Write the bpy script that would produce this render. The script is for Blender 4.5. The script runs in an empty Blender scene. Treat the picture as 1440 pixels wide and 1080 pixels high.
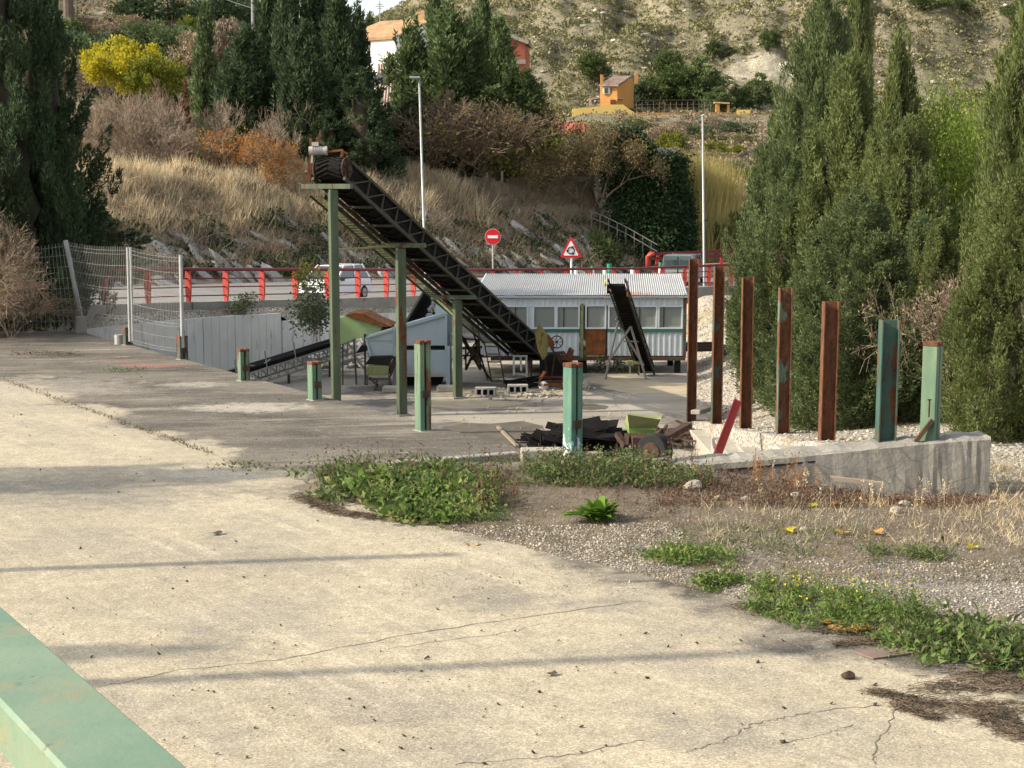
import bpy, bmesh, math, random
import numpy as np
from mathutils import Vector, Matrix
R = random.Random(7)
NP = np.random.RandomState(11)
C = bpy.context.scene.collection
PITCH = math.radians(7.407); CP, SP = math.cos(PITCH), math.sin(PITCH); HC = 3.6

def ray(x, y):
    dx = (x-720)/2000.0; dy = (540-y)/2000.0
    return (dx, CP+dy*SP, -SP+dy*CP)
def at(x, y, Y):
    r = ray(x, y); t = Y/r[1]
    return Vector((r[0]*t, Y, HC+r[2]*t))
def gnd(x, y, z=0.0):
    r = ray(x, y); t = (z-HC)/r[2]
    return Vector((r[0]*t, r[1]*t, z))

# ------------------------------------------------------------------ objects
ORG = {}
def tag(o, label, cat, group=None):
    o['label'] = label; o['category'] = cat
    if group: o['group'] = group
    return o
def thing(name, label, cat, loc=(0, 0, 0), group=None, rz=0.0):
    o = bpy.data.objects.new(name, None); C.objects.link(o)
    o.location = loc; o.rotation_euler = (0, 0, rz); o.empty_display_size = .2
    ORG[o.name] = Matrix.Translation(Vector(loc)) @ Matrix.Rotation(rz, 4, 'Z')
    return tag(o, label, cat, group)
def obj(name, me, mat=None, parent=None, kind=None):
    o = bpy.data.objects.new(name, me); C.objects.link(o)
    if mat is not None and not me.materials: me.materials.append(mat)
    if parent is not None: o.parent = parent
    ORG[o.name] = ORG.get(parent.name, Matrix()) if parent is not None else Matrix()
    if kind: o['kind'] = kind
    return o
def copy_tree(o, parent=None):
    c = o.copy(); C.objects.link(c)
    ORG[c.name] = ORG.get(o.name, Matrix())
    if parent is not None: c.parent = parent
    for ch in list(o.children): copy_tree(ch, c)
    return c

class MB:
    def __init__(s): s.v = []; s.f = []
    def add(s, vs, fs):
        n = len(s.v); s.v += [Vector(p) for p in vs]; s.f += [tuple(i+n for i in f) for f in fs]; return s
    def hexa(s, p):   # 4 bottom ccw, 4 top ccw
        return s.add(p, [(3,2,1,0),(4,5,6,7),(0,1,5,4),(1,2,6,5),(2,3,7,6),(3,0,4,7)])
    def box(s, c, d, rz=0.0):
        cx, cy, cz = c; x, y, z = d[0]/2, d[1]/2, d[2]/2; co, si = math.cos(rz), math.sin(rz)
        P = []
        for k in (-1, 1):
            for a, b in ((-1,-1),(1,-1),(1,1),(-1,1)):
                P.append((cx+a*x*co-b*y*si, cy+a*x*si+b*y*co, cz+k*z))
        return s.hexa(P)
    def bar(s, a, b, w, h=None, up=(0, 0, 1)):
        h = w if h is None else h; a = Vector(a); b = Vector(b); d = (b-a)
        if d.length < 1e-6: return s
        d.normalize(); up = Vector(up)
        if abs(d.dot(up)) > .98: up = Vector((0, 1, 0))
        sd = d.cross(up).normalized(); u = sd.cross(d).normalized(); P = []
        for q in (a, b):
            for i, j in ((-1,-1),(1,-1),(1,1),(-1,1)): P.append(q+sd*(i*w/2)+u*(j*h/2))
        return s.hexa(P)
    def tube(s, pts, r, n=6, cap=True, r2=None):
        pts = [Vector(p) for p in pts]; m = len(pts); base = len(s.v)
        for i, p in enumerate(pts):
            d = (pts[min(i+1, m-1)]-pts[max(i-1, 0)]).normalized()
            up = Vector((0, 0, 1)) if abs(d.z) < .95 else Vector((0, 1, 0))
            a = d.cross(up).normalized(); b = a.cross(d).normalized()
            rr = r if r2 is None else r+(r2-r)*i/max(1, m-1)
            for k in range(n):
                t = 2*math.pi*k/n; s.v.append(p+a*(rr*math.cos(t))+b*(rr*math.sin(t)))
        for i in range(m-1):
            for k in range(n):
                q = base+i*n; k2 = (k+1) % n
                s.f.append((q+k, q+k2, q+n+k2, q+n+k))
        if cap:
            s.f.append(tuple(base+k for k in range(n))[::-1]); s.f.append(tuple(base+(m-1)*n+k for k in range(n)))
        return s
    def prism(s, poly, off):   # planar polygon extruded by vector off
        n = len(poly); off = Vector(off); P = [Vector(p) for p in poly]; P += [p+off for p in P]
        F = [tuple(range(n))[::-1], tuple(range(n, 2*n))]
        for i in range(n):
            j = (i+1) % n; F.append((i, j, n+j, n+i))
        return s.add(P, F)
    def ico(s, c, r, sub=1, jit=.0, sq=(1, 1, 1), rot=None):
        V, F = ICO[sub]; P = []
        for p in V:
            q = Vector((p[0]*sq[0], p[1]*sq[1], p[2]*sq[2]))*r*(1+R.uniform(-jit, jit))
            if rot is not None: q = rot @ q
            P.append(q+Vector(c))
        return s.add(P, F)
    def build(s, name, mat, parent=None, kind=None, smooth=False, bevel=0, world=True):
        o = ORG.get(parent.name, Matrix()).inverted() if (parent is not None and world) else Matrix()
        me = bpy.data.meshes.new(name); me.from_pydata([o @ p for p in s.v], [], s.f); me.update()
        bm = bmesh.new(); bm.from_mesh(me); bmesh.ops.recalc_face_normals(bm, faces=bm.faces)
        if bevel: bmesh.ops.bevel(bm, geom=list(bm.edges), offset=bevel, segments=1, affect='EDGES', clamp_overlap=True)
        bm.to_mesh(me); bm.free()
        if smooth: me.polygons.foreach_set('use_smooth', [True]*len(me.polygons))
        return obj(name, me, mat, parent, kind)
ICO = {}
for _s in (1, 2, 3):
    _b = bmesh.new(); bmesh.ops.create_icosphere(_b, subdivisions=_s, radius=1); _b.verts.ensure_lookup_table()
    ICO[_s] = ([tuple(v.co) for v in _b.verts], [tuple(v.index for v in f.verts) for f in _b.faces]); _b.free()

def np_mesh(name, V, F, smooth=False):
    me = bpy.data.meshes.new(name); V = np.asarray(V, np.float32); F = np.asarray(F, np.int32); k = F.shape[1]
    me.vertices.add(len(V)); me.vertices.foreach_set('co', V.ravel())
    me.loops.add(F.size); me.loops.foreach_set('vertex_index', F.ravel())
    me.polygons.add(len(F)); me.polygons.foreach_set('loop_start', np.arange(0, F.size, k, dtype=np.int32))
    if smooth: me.polygons.foreach_set('use_smooth', np.ones(len(F), bool))
    me.update(calc_edges=True); return me
def nrm(a): return a/np.maximum(np.linalg.norm(a, axis=-1, keepdims=True), 1e-9)
def rnd(*s): return NP.rand(*s)
def rvec(n): return nrm(NP.randn(n, 3))
def leaves(P, D, L, W, bend=.12):
    n = len(P); D = nrm(D); S = nrm(np.cross(D, rvec(n))); N = np.cross(D, S)
    L = np.broadcast_to(L, n)[:, None]; W = np.broadcast_to(W, n)[:, None]
    mid = P+D*L*.5+N*L*bend
    V = np.stack([P, mid+S*W*.5, P+D*L, mid-S*W*.5], 1).reshape(-1, 3)
    return V, np.arange(4*n).reshape(-1, 4)
def blades(P, D, L, W):
    n = len(P); D = nrm(D); S = nrm(np.cross(D, rvec(n))); L = np.broadcast_to(L, n)[:, None]; W = np.broadcast_to(W, n)[:, None]
    V = np.stack([P-S*W*.5, P+S*W*.5, P+D*L], 1).reshape(-1, 3)
    return V, np.arange(3*n).reshape(-1, 3)
def segs(A, B, ra, rb):
    A = np.asarray(A); B = np.asarray(B); n = len(A); D = nrm(B-A); U = nrm(np.cross(D, np.array([.3, .8, .5])+0*D)); W = np.cross(D, U); V = []
    for q, r in ((A, ra), (B, rb)):
        for k in range(3):
            t = 2*math.pi*k/3; V.append(q+(U*math.cos(t)+W*math.sin(t))*np.asarray(r)[:, None])
    V = np.stack(V, 1).reshape(-1, 3); b = (np.arange(n)*6)[:, None]
    F = np.concatenate([b+np.array([[k, (k+1) % 3, 3+(k+1) % 3, 3+k]]) for k in range(3)])
    return V, F
def join(*vf):
    V = []; F = []; n = 0
    for v, f in vf: V.append(v); F.append(f+n); n += len(v)
    return np.concatenate(V), np.concatenate(F)
def vnoise(X, Y, s=1.0, seed=0, octv=4):
    r = np.random.RandomState(seed); T = r.rand(256, 256); out = 0; amp = 1; tot = 0
    X = np.asarray(X, float); Y = np.asarray(Y, float)
    for o in range(octv):
        x = X*s+17.3*o; y = Y*s+5.1*o; xi = np.floor(x).astype(int); yi = np.floor(y).astype(int); fx = x-xi; fy = y-yi
        fx = fx*fx*(3-2*fx); fy = fy*fy*(3-2*fy)
        g = lambda a, b: T[a % 256, b % 256]
        out = out+amp*((g(xi, yi)*(1-fx)+g(xi+1, yi)*fx)*(1-fy)+(g(xi, yi+1)*(1-fx)+g(xi+1, yi+1)*fx)*fy)
        tot += amp; amp *= .5; s *= 2.03
    return out/tot-.5
def sstep(a, b, x):
    t = np.clip((np.asarray(x, float)-a)/(b-a), 0, 1); return t*t*(3-2*t)
def grid_mesh(name, X, Y, Z, mat, kind='structure', smooth=True, parent=None):
    n, m = X.shape; V = np.stack([X, Y, Z], -1).reshape(-1, 3); i = np.arange(n*m).reshape(n, m)
    F = np.stack([i[:-1, :-1], i[1:, :-1], i[1:, 1:], i[:-1, 1:]], -1).reshape(-1, 4)
    return obj(name, np_mesh(name, V, F, smooth), mat, parent, kind)

# ------------------------------------------------------------------ materials
class M:
    def __init__(s, name):
        s.m = bpy.data.materials.new(name); s.m.use_nodes = True; s.t = s.m.node_tree; s.n = s.t.nodes; s.l = s.t.links
        s.b = s.n['Principled BSDF']; s.out = s.n['Material Output']; s.tc = s.n.new('ShaderNodeTexCoord')
        s.b.inputs['Specular IOR Level'].default_value = .3
    def co(s, scale=(1, 1, 1), rot=(0, 0, 0)):
        src = s.tc.outputs['Object']
        for key, val, one in (('Rotation', rot, (0, 0, 0)), ('Scale', scale, (1, 1, 1))):
            if tuple(val) == one: continue
            mp = s.n.new('ShaderNodeMapping'); mp.inputs[key].default_value = val; s.l.new(src, mp.inputs[0]); src = mp.outputs[0]
        return src
    def noise(s, sc, det=6, rough=.6, stretch=(1, 1, 1), rot=(0, 0, 0), dist=0):
        n = s.n.new('ShaderNodeTexNoise'); n.inputs['Scale'].default_value = sc; n.inputs['Detail'].default_value = det
        n.inputs['Roughness'].default_value = rough; n.inputs['Distortion'].default_value = dist
        s.l.new(s.co(stretch, rot), n.inputs['Vector']); return n.outputs['Fac']
    def voro(s, sc, feat='F1', stretch=(1, 1, 1), out='Distance'):
        n = s.n.new('ShaderNodeTexVoronoi'); n.inputs['Scale'].default_value = sc; n.feature = feat
        s.l.new(s.co(stretch), n.inputs['Vector']); return n.outputs[out]
    def ramp(s, f, *stops):
        n = s.n.new('ShaderNodeValToRGB'); e = n.color_ramp.elements
        while len(e) < len(stops): e.new(.5)
        for k, (p, c) in enumerate(stops):
            e[k].position = p; e[k].color = (c, c, c, 1) if not isinstance(c, tuple) else (*c, 1)
        s.l.new(f, n.inputs[0]); return n.outputs[0]
    def mix(s, f, a, b, mode='MIX'):
        n = s.n.new('ShaderNodeMix'); n.data_type = 'RGBA'; n.blend_type = mode
        for sock, v in ((n.inputs[0], f), (n.inputs[6], a), (n.inputs[7], b)):
            if isinstance(v, (int, float)): sock.default_value = v
            elif isinstance(v, tuple): sock.default_value = (*v, 1)
            else: s.l.new(v, sock)
        return n.outputs[2]
    def math(s, op, a, b=0.0, clamp=False):
        n = s.n.new('ShaderNodeMath'); n.operation = op; n.use_clamp = clamp
        for sock, v in ((n.inputs[0], a), (n.inputs[1], b)):
            if isinstance(v, (int, float)): sock.default_value = v
            else: s.l.new(v, sock)
        return n.outputs[0]
    def xyz(s, scale=(1, 1, 1), rot=(0, 0, 0)):
        n = s.n.new('ShaderNodeSeparateXYZ'); s.l.new(s.co(scale, rot), n.inputs[0]); return n.outputs
    def island(s):
        return s.n.new('ShaderNodeNewGeometry').outputs['Random Per Island']
    def orand(s): return s.n.new('ShaderNodeObjectInfo').outputs['Random']
    def bump(s, h, st, dist=.02):
        n = s.n.new('ShaderNodeBump'); n.inputs['Strength'].default_value = st; n.inputs['Distance'].default_value = dist
        s.l.new(h, n.inputs['Height']); s.l.new(n.outputs[0], s.b.inputs['Normal'])
    def col(s, c):
        if isinstance(c, tuple): s.b.inputs['Base Color'].default_value = (*c, 1)
        else: s.l.new(c, s.b.inputs['Base Color'])
    def done(s, rough=.8, metal=0.0, spec=None):
        if isinstance(rough, (int, float)): s.b.inputs['Roughness'].default_value = rough
        else: s.l.new(rough, s.b.inputs['Roughness'])
        s.b.inputs['Metallic'].default_value = metal
        if spec is not None: s.b.inputs['Specular IOR Level'].default_value = spec
        return s.m
def pm(name, c1, c2, sc=3, rough=.8, bs=.3, bsc=40, stretch=(1, 1, 1), c3=None, sc3=1.2, t3=.6, metal=0, spec=.3, bd=.02):
    m = M(name); f = m.ramp(m.noise(sc, stretch=stretch), (.35, 0.0), (.65, 1.0)); c = m.mix(f, c1, c2)
    if c3: c = m.mix(m.ramp(m.noise(sc3, 8, .7), (t3, 0.0), (t3+.08, 1.0)), c, c3)
    m.col(c)
    if bs: m.bump(m.noise(bsc, 6, .7, stretch), bs, bd)
    return m.done(rough, metal, spec)
def rusty(name, paint, paint2, amount, sc=2.2, stretch=(1, 1, .45), rust=((.045, .018, .010), (.20, .075, .028))):
    m = M(name); p = m.mix(m.ramp(m.noise(3, 5, .6, stretch), (.38, 0.0), (.62, 1.0)), paint, paint2)
    r = m.mix(m.ramp(m.noise(9, 8, .75, (1, 1, .5)), (.35, 0.0), (.7, 1.0)), *rust)
    t = .78-amount*.56
    o = m.math('MULTIPLY', m.math('SUBTRACT', m.orand(), .5), .12)
    f = m.math('ADD', m.noise(sc, 9, .68, stretch, dist=.4), o)
    f = m.ramp(f, (max(0, t-.015), 0.0), (min(1, t+.02), 1.0))
    m.col(m.mix(f, p, r)); m.bump(m.math('ADD', m.noise(60, 5, .7), m.math('MULTIPLY', f, .6)), .25, .006)
    return m.done(m.math('ADD', m.math('MULTIPLY', f, .3), .5))
def leafmat(name, cols, nsc=.6, transl=.25, dry=None):
    m = M(name); k = len(cols)
    c = m.ramp(m.island(), *[(i/(k-1)*.9+.05, cols[i]) for i in range(k)])
    c2 = m.ramp(m.noise(nsc, 4, .6), (.3, (.62, .66, .6)), (.7, (1.3, 1.25, 1.15)))
    c = m.mix(1.0, c, c2, 'MULTIPLY')
    if dry: c = m.mix(m.ramp(m.noise(nsc*1.7, 5, .7), (.6, 0.0), (.7, 1.0)), c, dry)
    m.col(c); m.done(.75, 0, .12)
    t = m.n.new('ShaderNodeBsdfTranslucent'); m.l.new(c, t.inputs[0])
    x = m.n.new('ShaderNodeMixShader'); x.inputs[0].default_value = transl
    m.l.new(m.b.outputs[0], x.inputs[1]); m.l.new(t.outputs[0], x.inputs[2]); m.l.new(x.outputs[0], m.out.inputs[0])
    return m.m
def ellipse(m, cx, cy, rx, ry, soft=.4, wob=.6):
    g = m.xyz(); dx = m.math('DIVIDE', m.math('SUBTRACT', g[0], cx), rx); dy = m.math('DIVIDE', m.math('SUBTRACT', g[1], cy), ry)
    d = m.math('ADD', m.math('MULTIPLY', dx, dx), m.math('MULTIPLY', dy, dy))
    d = m.math('ADD', d, m.math('MULTIPLY', m.math('SUBTRACT', m.noise(3.5, 7, .7), .5), wob*4))
    return m.ramp(d, (max(0.0, .9-soft), 1.0), (1.0, 0.0))

MT = {}
MT['green'] = rusty('weathered_green_paint', (.072, .142, .098), (.165, .222, .128), .50, stretch=(1, 1, .25))
m = M('flaking_green_paint'); c = m.mix(m.ramp(m.noise(3, 5, .6, (1, 1, .3)), (.4, 0.0), (.6, 1.0)), (.055, .14, .11), (.11, .20, .13))
c = m.mix(m.ramp(m.noise(3, 8, .7, (1, 1, .25)), (.56, 0.0), (.60, 1.0)), c, (.15, .10, .05)); g = m.xyz()
fl = m.math('ADD', m.noise(11, 8, .75, (1, 1, .35)), m.math('MULTIPLY', g[2], -.55)); c = m.mix(m.ramp(fl, (.32, 0.0), (.36, 1.0)), c, (.50, .58, .60)); m.col(c); m.bump(fl, .4, .01); MT['green_flake'] = m.done(.65)
MT['green_old'] = rusty('old_green_paint', (.035, .078, .062), (.06, .115, .085), .55)
MT['green_dull'] = rusty('dull_green_paint', (.062, .088, .054), (.105, .128, .075), .30, stretch=(1, 1, .2))
m = M('pale_green_rail_paint'); c = m.mix(m.ramp(m.noise(4, 8, .7), (.35, 0.0), (.65, 1.0)), (.11, .19, .128), (.175, .235, .155))
c = m.mix(m.math('MULTIPLY', m.ramp(m.noise(7, 8, .75), (.52, 0.0), (.66, 1.0)), .65), c, (.24, .205, .115))
c = m.mix(m.math('MULTIPLY', m.ramp(m.noise(22, 6, .75, (1, .45, 1), (0, 0, .6)), (.60, 0.0), (.68, 1.0)), .8), c, (.055, .095, .07))
c = m.mix(m.ramp(m.noise(16, 9, .72), (.655, 0.0), (.69, 1.0)), c, (.17, .065, .03)); m.col(c); m.bump(m.noise(45, 7, .75), .35, .004); MT['green_rail'] = m.done(.55)
MT['rust'] = rusty('rusted_steel', (.10, .15, .11), (.16, .13, .08), .85, rust=((.05, .02, .012), (.21, .082, .032)))
MT['rust_half'] = rusty('half_rusted_steel', (.10, .16, .12), (.13, .18, .13), .56, rust=((.05, .02, .012), (.20, .08, .03)))
MT['rust_bright'] = pm('orange_rust', (.30, .11, .03), (.12, .045, .02), 4, .9, .3, c3=(.42, .22, .05), t3=.6)
MT['rust_dark'] = pm('dark_rusty_iron', (.035, .022, .016), (.08, .042, .025), 5, .85, .3)
MT['truss'] = pm('painted_truss_steel', (.07, .064, .042), (.038, .033, .024), 3, .7, .2, c3=(.12, .055, .025), t3=.64)
MT['rubber'] = pm('black_rubber', (.007, .0065, .006), (.014, .012, .011), 3, .8, .2, c3=(.024, .02, .016), t3=.62, spec=.08)
MT['rubber_rib'] = pm('dusty_rubber_rib', (.020, .017, .015), (.010, .009, .008), 6, .85, .2, spec=.08)
MT['dark'] = pm('dark_parts_and_shade', (.012, .011, .01), (.02, .018, .016), 3, .9, 0)  # near-black for dark parts, also the shade painted into the block cores
MT['blue'] = rusty('pale_blue_machine_paint', (.30, .375, .42), (.34, .41, .45), .10)
MT['blue2'] = rusty('grey_blue_chute_paint', (.38, .45, .46), (.43, .49, .48), .16)
MT['lime'] = rusty('light_green_machine_paint', (.30, .40, .16), (.34, .43, .20), .14, sc=4)
MT['lime2'] = rusty('bright_lime_paint', (.12, .22, .045), (.15, .25, .055), .25)
MT['olive'] = rusty('olive_machine_paint', (.17, .19, .08), (.23, .25, .11), .30)
MT['ochre'] = rusty('ochre_panel_paint', (.26, .22, .07), (.20, .17, .06), .42)
MT['white'] = pm('white_painted_sheet', (.66, .69, .70), (.58, .62, .63), 1.5, .5, .05, c3=(.45, .44, .40), t3=.68, sc3=2)
MT['offwhite'] = pm('aged_white_paint', (.62, .60, .54), (.50, .48, .42), 3, .7, .1, c3=(.28, .2, .13), t3=.66)
m = M('corrugated_roof_sheet'); g = m.xyz()
c = m.mix(m.ramp(m.noise(1.2, 6, .6), (.35, 0.0), (.7, 1.0)), (.46, .46, .45), (.38, .38, .37))
c = m.mix(m.math('MULTIPLY', ellipse(m, 1.35, -.2, 1.0, .55, .7, .8), .75), c, (.42, .21, .09)); m.col(c); MT['roof'] = m.done(.5, .1)
MT['galv'] = pm('galvanised_steel', (.30, .31, .30), (.38, .38, .37), 4, .5, .05, metal=.3)
MT['railgrey'] = pm('dull_grey_rail', (.13, .125, .11), (.18, .17, .15), 3, .7, 0)
MT['galv_old'] = pm('weathered_fence_wire', (.24, .23, .21), (.31, .295, .27), 4, .7, 0, metal=0)
MT['redrail'] = pm('dark_red_rail_paint', (.15, .020, .024), (.19, .026, .03), 2, .45, .05)
MT['redpost'] = pm('bright_red_post_paint', (.47, .065, .048), (.42, .055, .042), 2, .5, .05)
MT['signred'] = pm('sign_red', (.62, .018, .022), (.58, .016, .02), 2, .35, 0)
MT['signwhite'] = pm('sign_white', (.80, .80, .78), (.76, .76, .74), 2, .35, 0)
MT['black'] = pm('sign_black', (.015, .015, .015), (.02, .02, .02), 2, .5, 0)
MT['bollard'] = pm('green_bollard_plastic', (.01, .24, .13), (.015, .21, .12), 2, .5, 0)
MT['concrete'] = pm('old_concrete', (.30, .275, .235), (.22, .20, .17), 1.2, .9, .5, 22, c3=(.12, .105, .09), t3=.62, sc3=1.8, bd=.03)
MT['block'] = pm('pale_concrete_block', (.37, .34, .28), (.30, .27, .22), 2, .9, .4, 30, c3=(.24, .19, .14), t3=.66)
MT['cinder'] = pm('cinder_block', (.42, .40, .36), (.34, .32, .29), 6, .95, .5, 60)
MT['glassw'] = M('window_glass'); MT['glassw'].col((.24, .26, .235)); MT['glassw'] = MT['glassw'].done(.12, 0, .6)
m = M('car_glass'); m.col((.03, .05, .05)); MT['cglass'] = m.done(.08, 0, .7)
m = M('white_car_paint'); m.col((.72, .73, .74)); m.b.inputs['Coat Weight'].default_value = .6; MT['carw'] = m.done(.35)
m = M('grey_van_paint'); m.col((.20, .235, .23)); m.b.inputs['Coat Weight'].default_value = .5; MT['vang'] = m.done(.4)
m = M('tyre_rubber'); m.col((.018, .018, .018)); MT['tyre'] = m.done(.85)
MT['panel'] = None
m = M('ribbed_precast_panel'); c = m.mix(m.ramp(m.noise(1.0, 5, .6), (.35, 0.0), (.65, 1.0)), (.66, .645, .60), (.56, .545, .505))
st = m.ramp(m.noise(2.0, 8, .75, (1, 1, .18)), (.56, 0.0), (.66, 1.0)); c = m.mix(m.math('MULTIPLY', st, .8), c, (.13, .13, .12)); m.col(c); m.bump(m.noise(30), .2); MT['panel'] = m.done(.85)
# walls and roofs of far houses
MT['orange'] = pm('orange_render', (.52, .26, .075), (.46, .22, .065), 1, .9, .1)
MT['yellow'] = pm('yellow_render', (.74, .53, .17), (.66, .46, .14), .6, .9, .1)
MT['whitewall'] = pm('white_render', (.74, .71, .66), (.64, .61, .56), .4, .9, .1)
m = M('red_brick'); bt = m.n.new('ShaderNodeTexBrick'); bt.inputs['Scale'].default_value = 3.2
bt.inputs['Color1'].default_value = (.42, .10, .055, 1); bt.inputs['Color2'].default_value = (.34, .085, .05, 1); bt.inputs['Mortar'].default_value = (.30, .20, .15, 1); bt.inputs['Mortar Size'].default_value = .012
m.l.new(m.co((1, 1, 1), (math.pi/2, 0, 0)), bt.inputs['Vector']); m.col(bt.outputs[0]); MT['brick'] = m.done(.9)
MT['tile'] = pm('clay_roof_tile', (.50, .30, .17), (.62, .44, .24), 1.5, .9, .2, c3=(.32, .24, .17), t3=.58)
MT['tile2'] = pm('pale_brown_roof_tile', (.34, .24, .19), (.46, .36, .29), 1.5, .9, .2, c3=(.20, .14, .11), t3=.58)
MT['asphalt'] = pm('road_asphalt', (.21, .20, .185), (.17, .165, .155), .6, .9, .3, 40)
MT['trunk'] = pm('grey_bark', (.10, .075, .055), (.16, .125, .095), 6, .95, .6, 20, (1, 1, .3))
MT['twig'] = leafmat('bare_twigs', [(.20, .155, .125), (.30, .24, .19), (.24, .17, .13)], .8, .05)
MT['twig_red'] = leafmat('reddish_bare_twigs', [(.18, .125, .095), (.26, .19, .145), (.15, .105, .08)], .8, .05)
MT['twig_dark'] = leafmat('dark_bare_twigs', [(.11, .08, .062), (.165, .12, .092)], .8, .05)
MT['inner'] = pm('inner_twigs_and_shade', (.045, .036, .024), (.06, .05, .03), 3, .95, 0)  # brown of inner twigs, darkened to stand in for shade inside the crown
MT['cyp_dark'] = leafmat('dark_cypress_foliage', [(.038, .064, .034), (.060, .092, .046), (.085, .118, .060)], .8)
MT['cyp_mid'] = leafmat('cypress_foliage', [(.075, .115, .048), (.115, .158, .066), (.15, .185, .085)], .7)
MT['cyp_blue'] = leafmat('greyish_cypress_foliage', [(.085, .118, .052), (.13, .168, .075), (.18, .215, .10)], .7, .35)
MT['cyp_light'] = leafmat('olive_cypress_foliage', [(.098, .128, .044), (.15, .18, .064), (.19, .21, .09)], .7, .35)
MT['leaf_bright'] = leafmat('bright_green_leaves', [(.13, .20, .035), (.20, .28, .05), (.26, .31, .065)], .5, .4)
MT['leaf_yellow'] = leafmat('yellow_leaves', [(.42, .36, .02), (.55, .46, .03), (.30, .30, .04)], .4, .4)
MT['leaf_yellowgreen'] = leafmat('yellow_green_leaves', [(.17, .19, .03), (.24, .25, .04), (.12, .15, .03)], .5, .35)
MT['leaf_orange'] = leafmat('orange_leaves', [(.50, .21, .03), (.38, .16, .035), (.26, .13, .04)], .6, .35)
MT['leaf_brown'] = leafmat('brown_leaves', [(.15, .105, .055), (.19, .135, .065), (.14, .14, .055)], .5, .3)
MT['leaf_pine'] = leafmat('pine_needles', [(.055, .085, .030), (.085, .12, .042), (.115, .145, .05)], .5, .2)
MT['leaf_olive'] = leafmat('olive_leaves', [(.075, .105, .062), (.105, .14, .085), (.135, .165, .10)], .5, .2)
MT['ivy'] = leafmat('ivy_leaves', [(.020, .040, .017), (.034, .062, .024), (.052, .080, .032)], .5, .2)
MT['weed'] = leafmat('green_weed_leaves', [(.09, .165, .036), (.14, .225, .05), (.12, .18, .06), (.20, .26, .08), (.18, .15, .08)], 2.0, .35)
MT['weed_dark'] = leafmat('darker_weed_leaves', [(.075, .12, .04), (.11, .16, .055), (.14, .175, .075), (.17, .14, .08)], 2.0, .3)
MT['weed_dry'] = leafmat('reddish_dry_weeds', [(.13, .075, .055), (.19, .12, .085), (.09, .055, .045)], 2, .2)
MT['dock'] = leafmat('dock_leaves', [(.085, .17, .02), (.13, .24, .03), (.17, .28, .045)], 2.0, .35)
MT['straw'] = leafmat('dry_straw', [(.56, .46, .31), (.70, .60, .43), (.45, .36, .25), (.34, .26, .18)], .25, .25)
MT['straw_dull'] = leafmat('dull_dry_grass', [(.28, .22, .15), (.39, .31, .22), (.21, .165, .115)], .5, .2)
MT['straw_soil'] = leafmat('thin_dry_grass', [(.21, .16, .105), (.30, .24, .155), (.14, .10, .075), (.12, .13, .06)], .9, .2)
MT['reed'] = leafmat('yellow_reeds', [(.42, .33, .12), (.52, .42, .18), (.34, .30, .10)], .3, .3)
MT['scrub'] = leafmat('hillside_scrub', [(.17, .17, .085), (.25, .235, .125), (.32, .285, .165), (.12, .135, .065)], .03, .1)
MT['litter'] = leafmat('dead_needles', [(.10, .075, .058), (.17, .13, .10), (.24, .19, .145)], 3, .05)
MT['leaf_dead'] = leafmat('fallen_leaf', [(.42, .22, .07), (.50, .30, .10), (.34, .16, .06)], 3, .3)
MT['rock'] = pm('grey_rock', (.33, .315, .29), (.22, .205, .185), .8, .9, .6, 6, c3=(.46, .44, .41), t3=.58, sc3=1.5, bd=.1)
MT['gravelstone'] = leafmat('pale_gravel_stones', [(.40, .36, .31), (.29, .255, .215), (.50, .46, .41), (.20, .175, .15)], 3, 0.0)
MT['debris'] = leafmat('dark_grit', [(.045, .036, .028), (.08, .066, .05)], 3, 0.0)
MT['wood'] = pm('grey_wood', (.20, .155, .115), (.30, .25, .19), 3, .9, .3, 20, (1, 6, 6))
# ------------------------------------------------------------------ camera, light
sc = bpy.context.scene
cam = bpy.data.cameras.new('camera'); co = bpy.data.objects.new('camera', cam); C.objects.link(co)
co.location = (0, 0, HC); co.rotation_euler = (math.pi/2-PITCH, 0, 0)
cam.sensor_width = 36; cam.lens = 50; cam.clip_end = 5000; cam.clip_start = .05; sc.camera = co
EL, AZ = math.radians(31), math.radians(-98)      # sun to the left, slightly behind the camera
sd = Vector((math.sin(AZ)*math.cos(EL), math.cos(AZ)*math.cos(EL), math.sin(EL)))
sun = bpy.data.lights.new('sun', 'SUN'); so = bpy.data.objects.new('sun', sun); C.objects.link(so)
so.rotation_euler = (-sd).to_track_quat('-Z', 'Y').to_euler(); so.location = (-30, -10, 40)
sun.energy = 3.3; sun.angle = math.radians(.53); sun.color = (1, .90, .74)
w = bpy.data.worlds.new('World'); sc.world = w; w.use_nodes = True
bg = w.node_tree.nodes['Background']; sk = w.node_tree.nodes.new('ShaderNodeTexSky'); sk.sky_type = 'NISHITA'; sk.sun_disc = False
sk.sun_elevation = EL; sk.sun_rotation = AZ; sk.air_density = 1.2; sk.dust_density = 2.5; sk.ozone_density = 1.0
hs = w.node_tree.nodes.new('ShaderNodeHueSaturation'); hs.inputs['Saturation'].default_value = .42
w.node_tree.links.new(sk.outputs[0], hs.inputs['Color']); w.node_tree.links.new(hs.outputs[0], bg.inputs[0]); bg.inputs[1].default_value = .15
sc.view_settings.view_transform = 'Standard'; sc.view_settings.look = 'None'; sc.view_settings.exposure = 1.0; sc.view_settings.gamma = 1
sc.cycles.max_bounces = 6; sc.cycles.diffuse_bounces = 3; sc.cycles.transmission_bounces = 4; sc.cycles.transparent_max_bounces = 4
sc.cycles.use_denoising = True; sc.cycles.denoising_prefilter = 'NONE'

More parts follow.
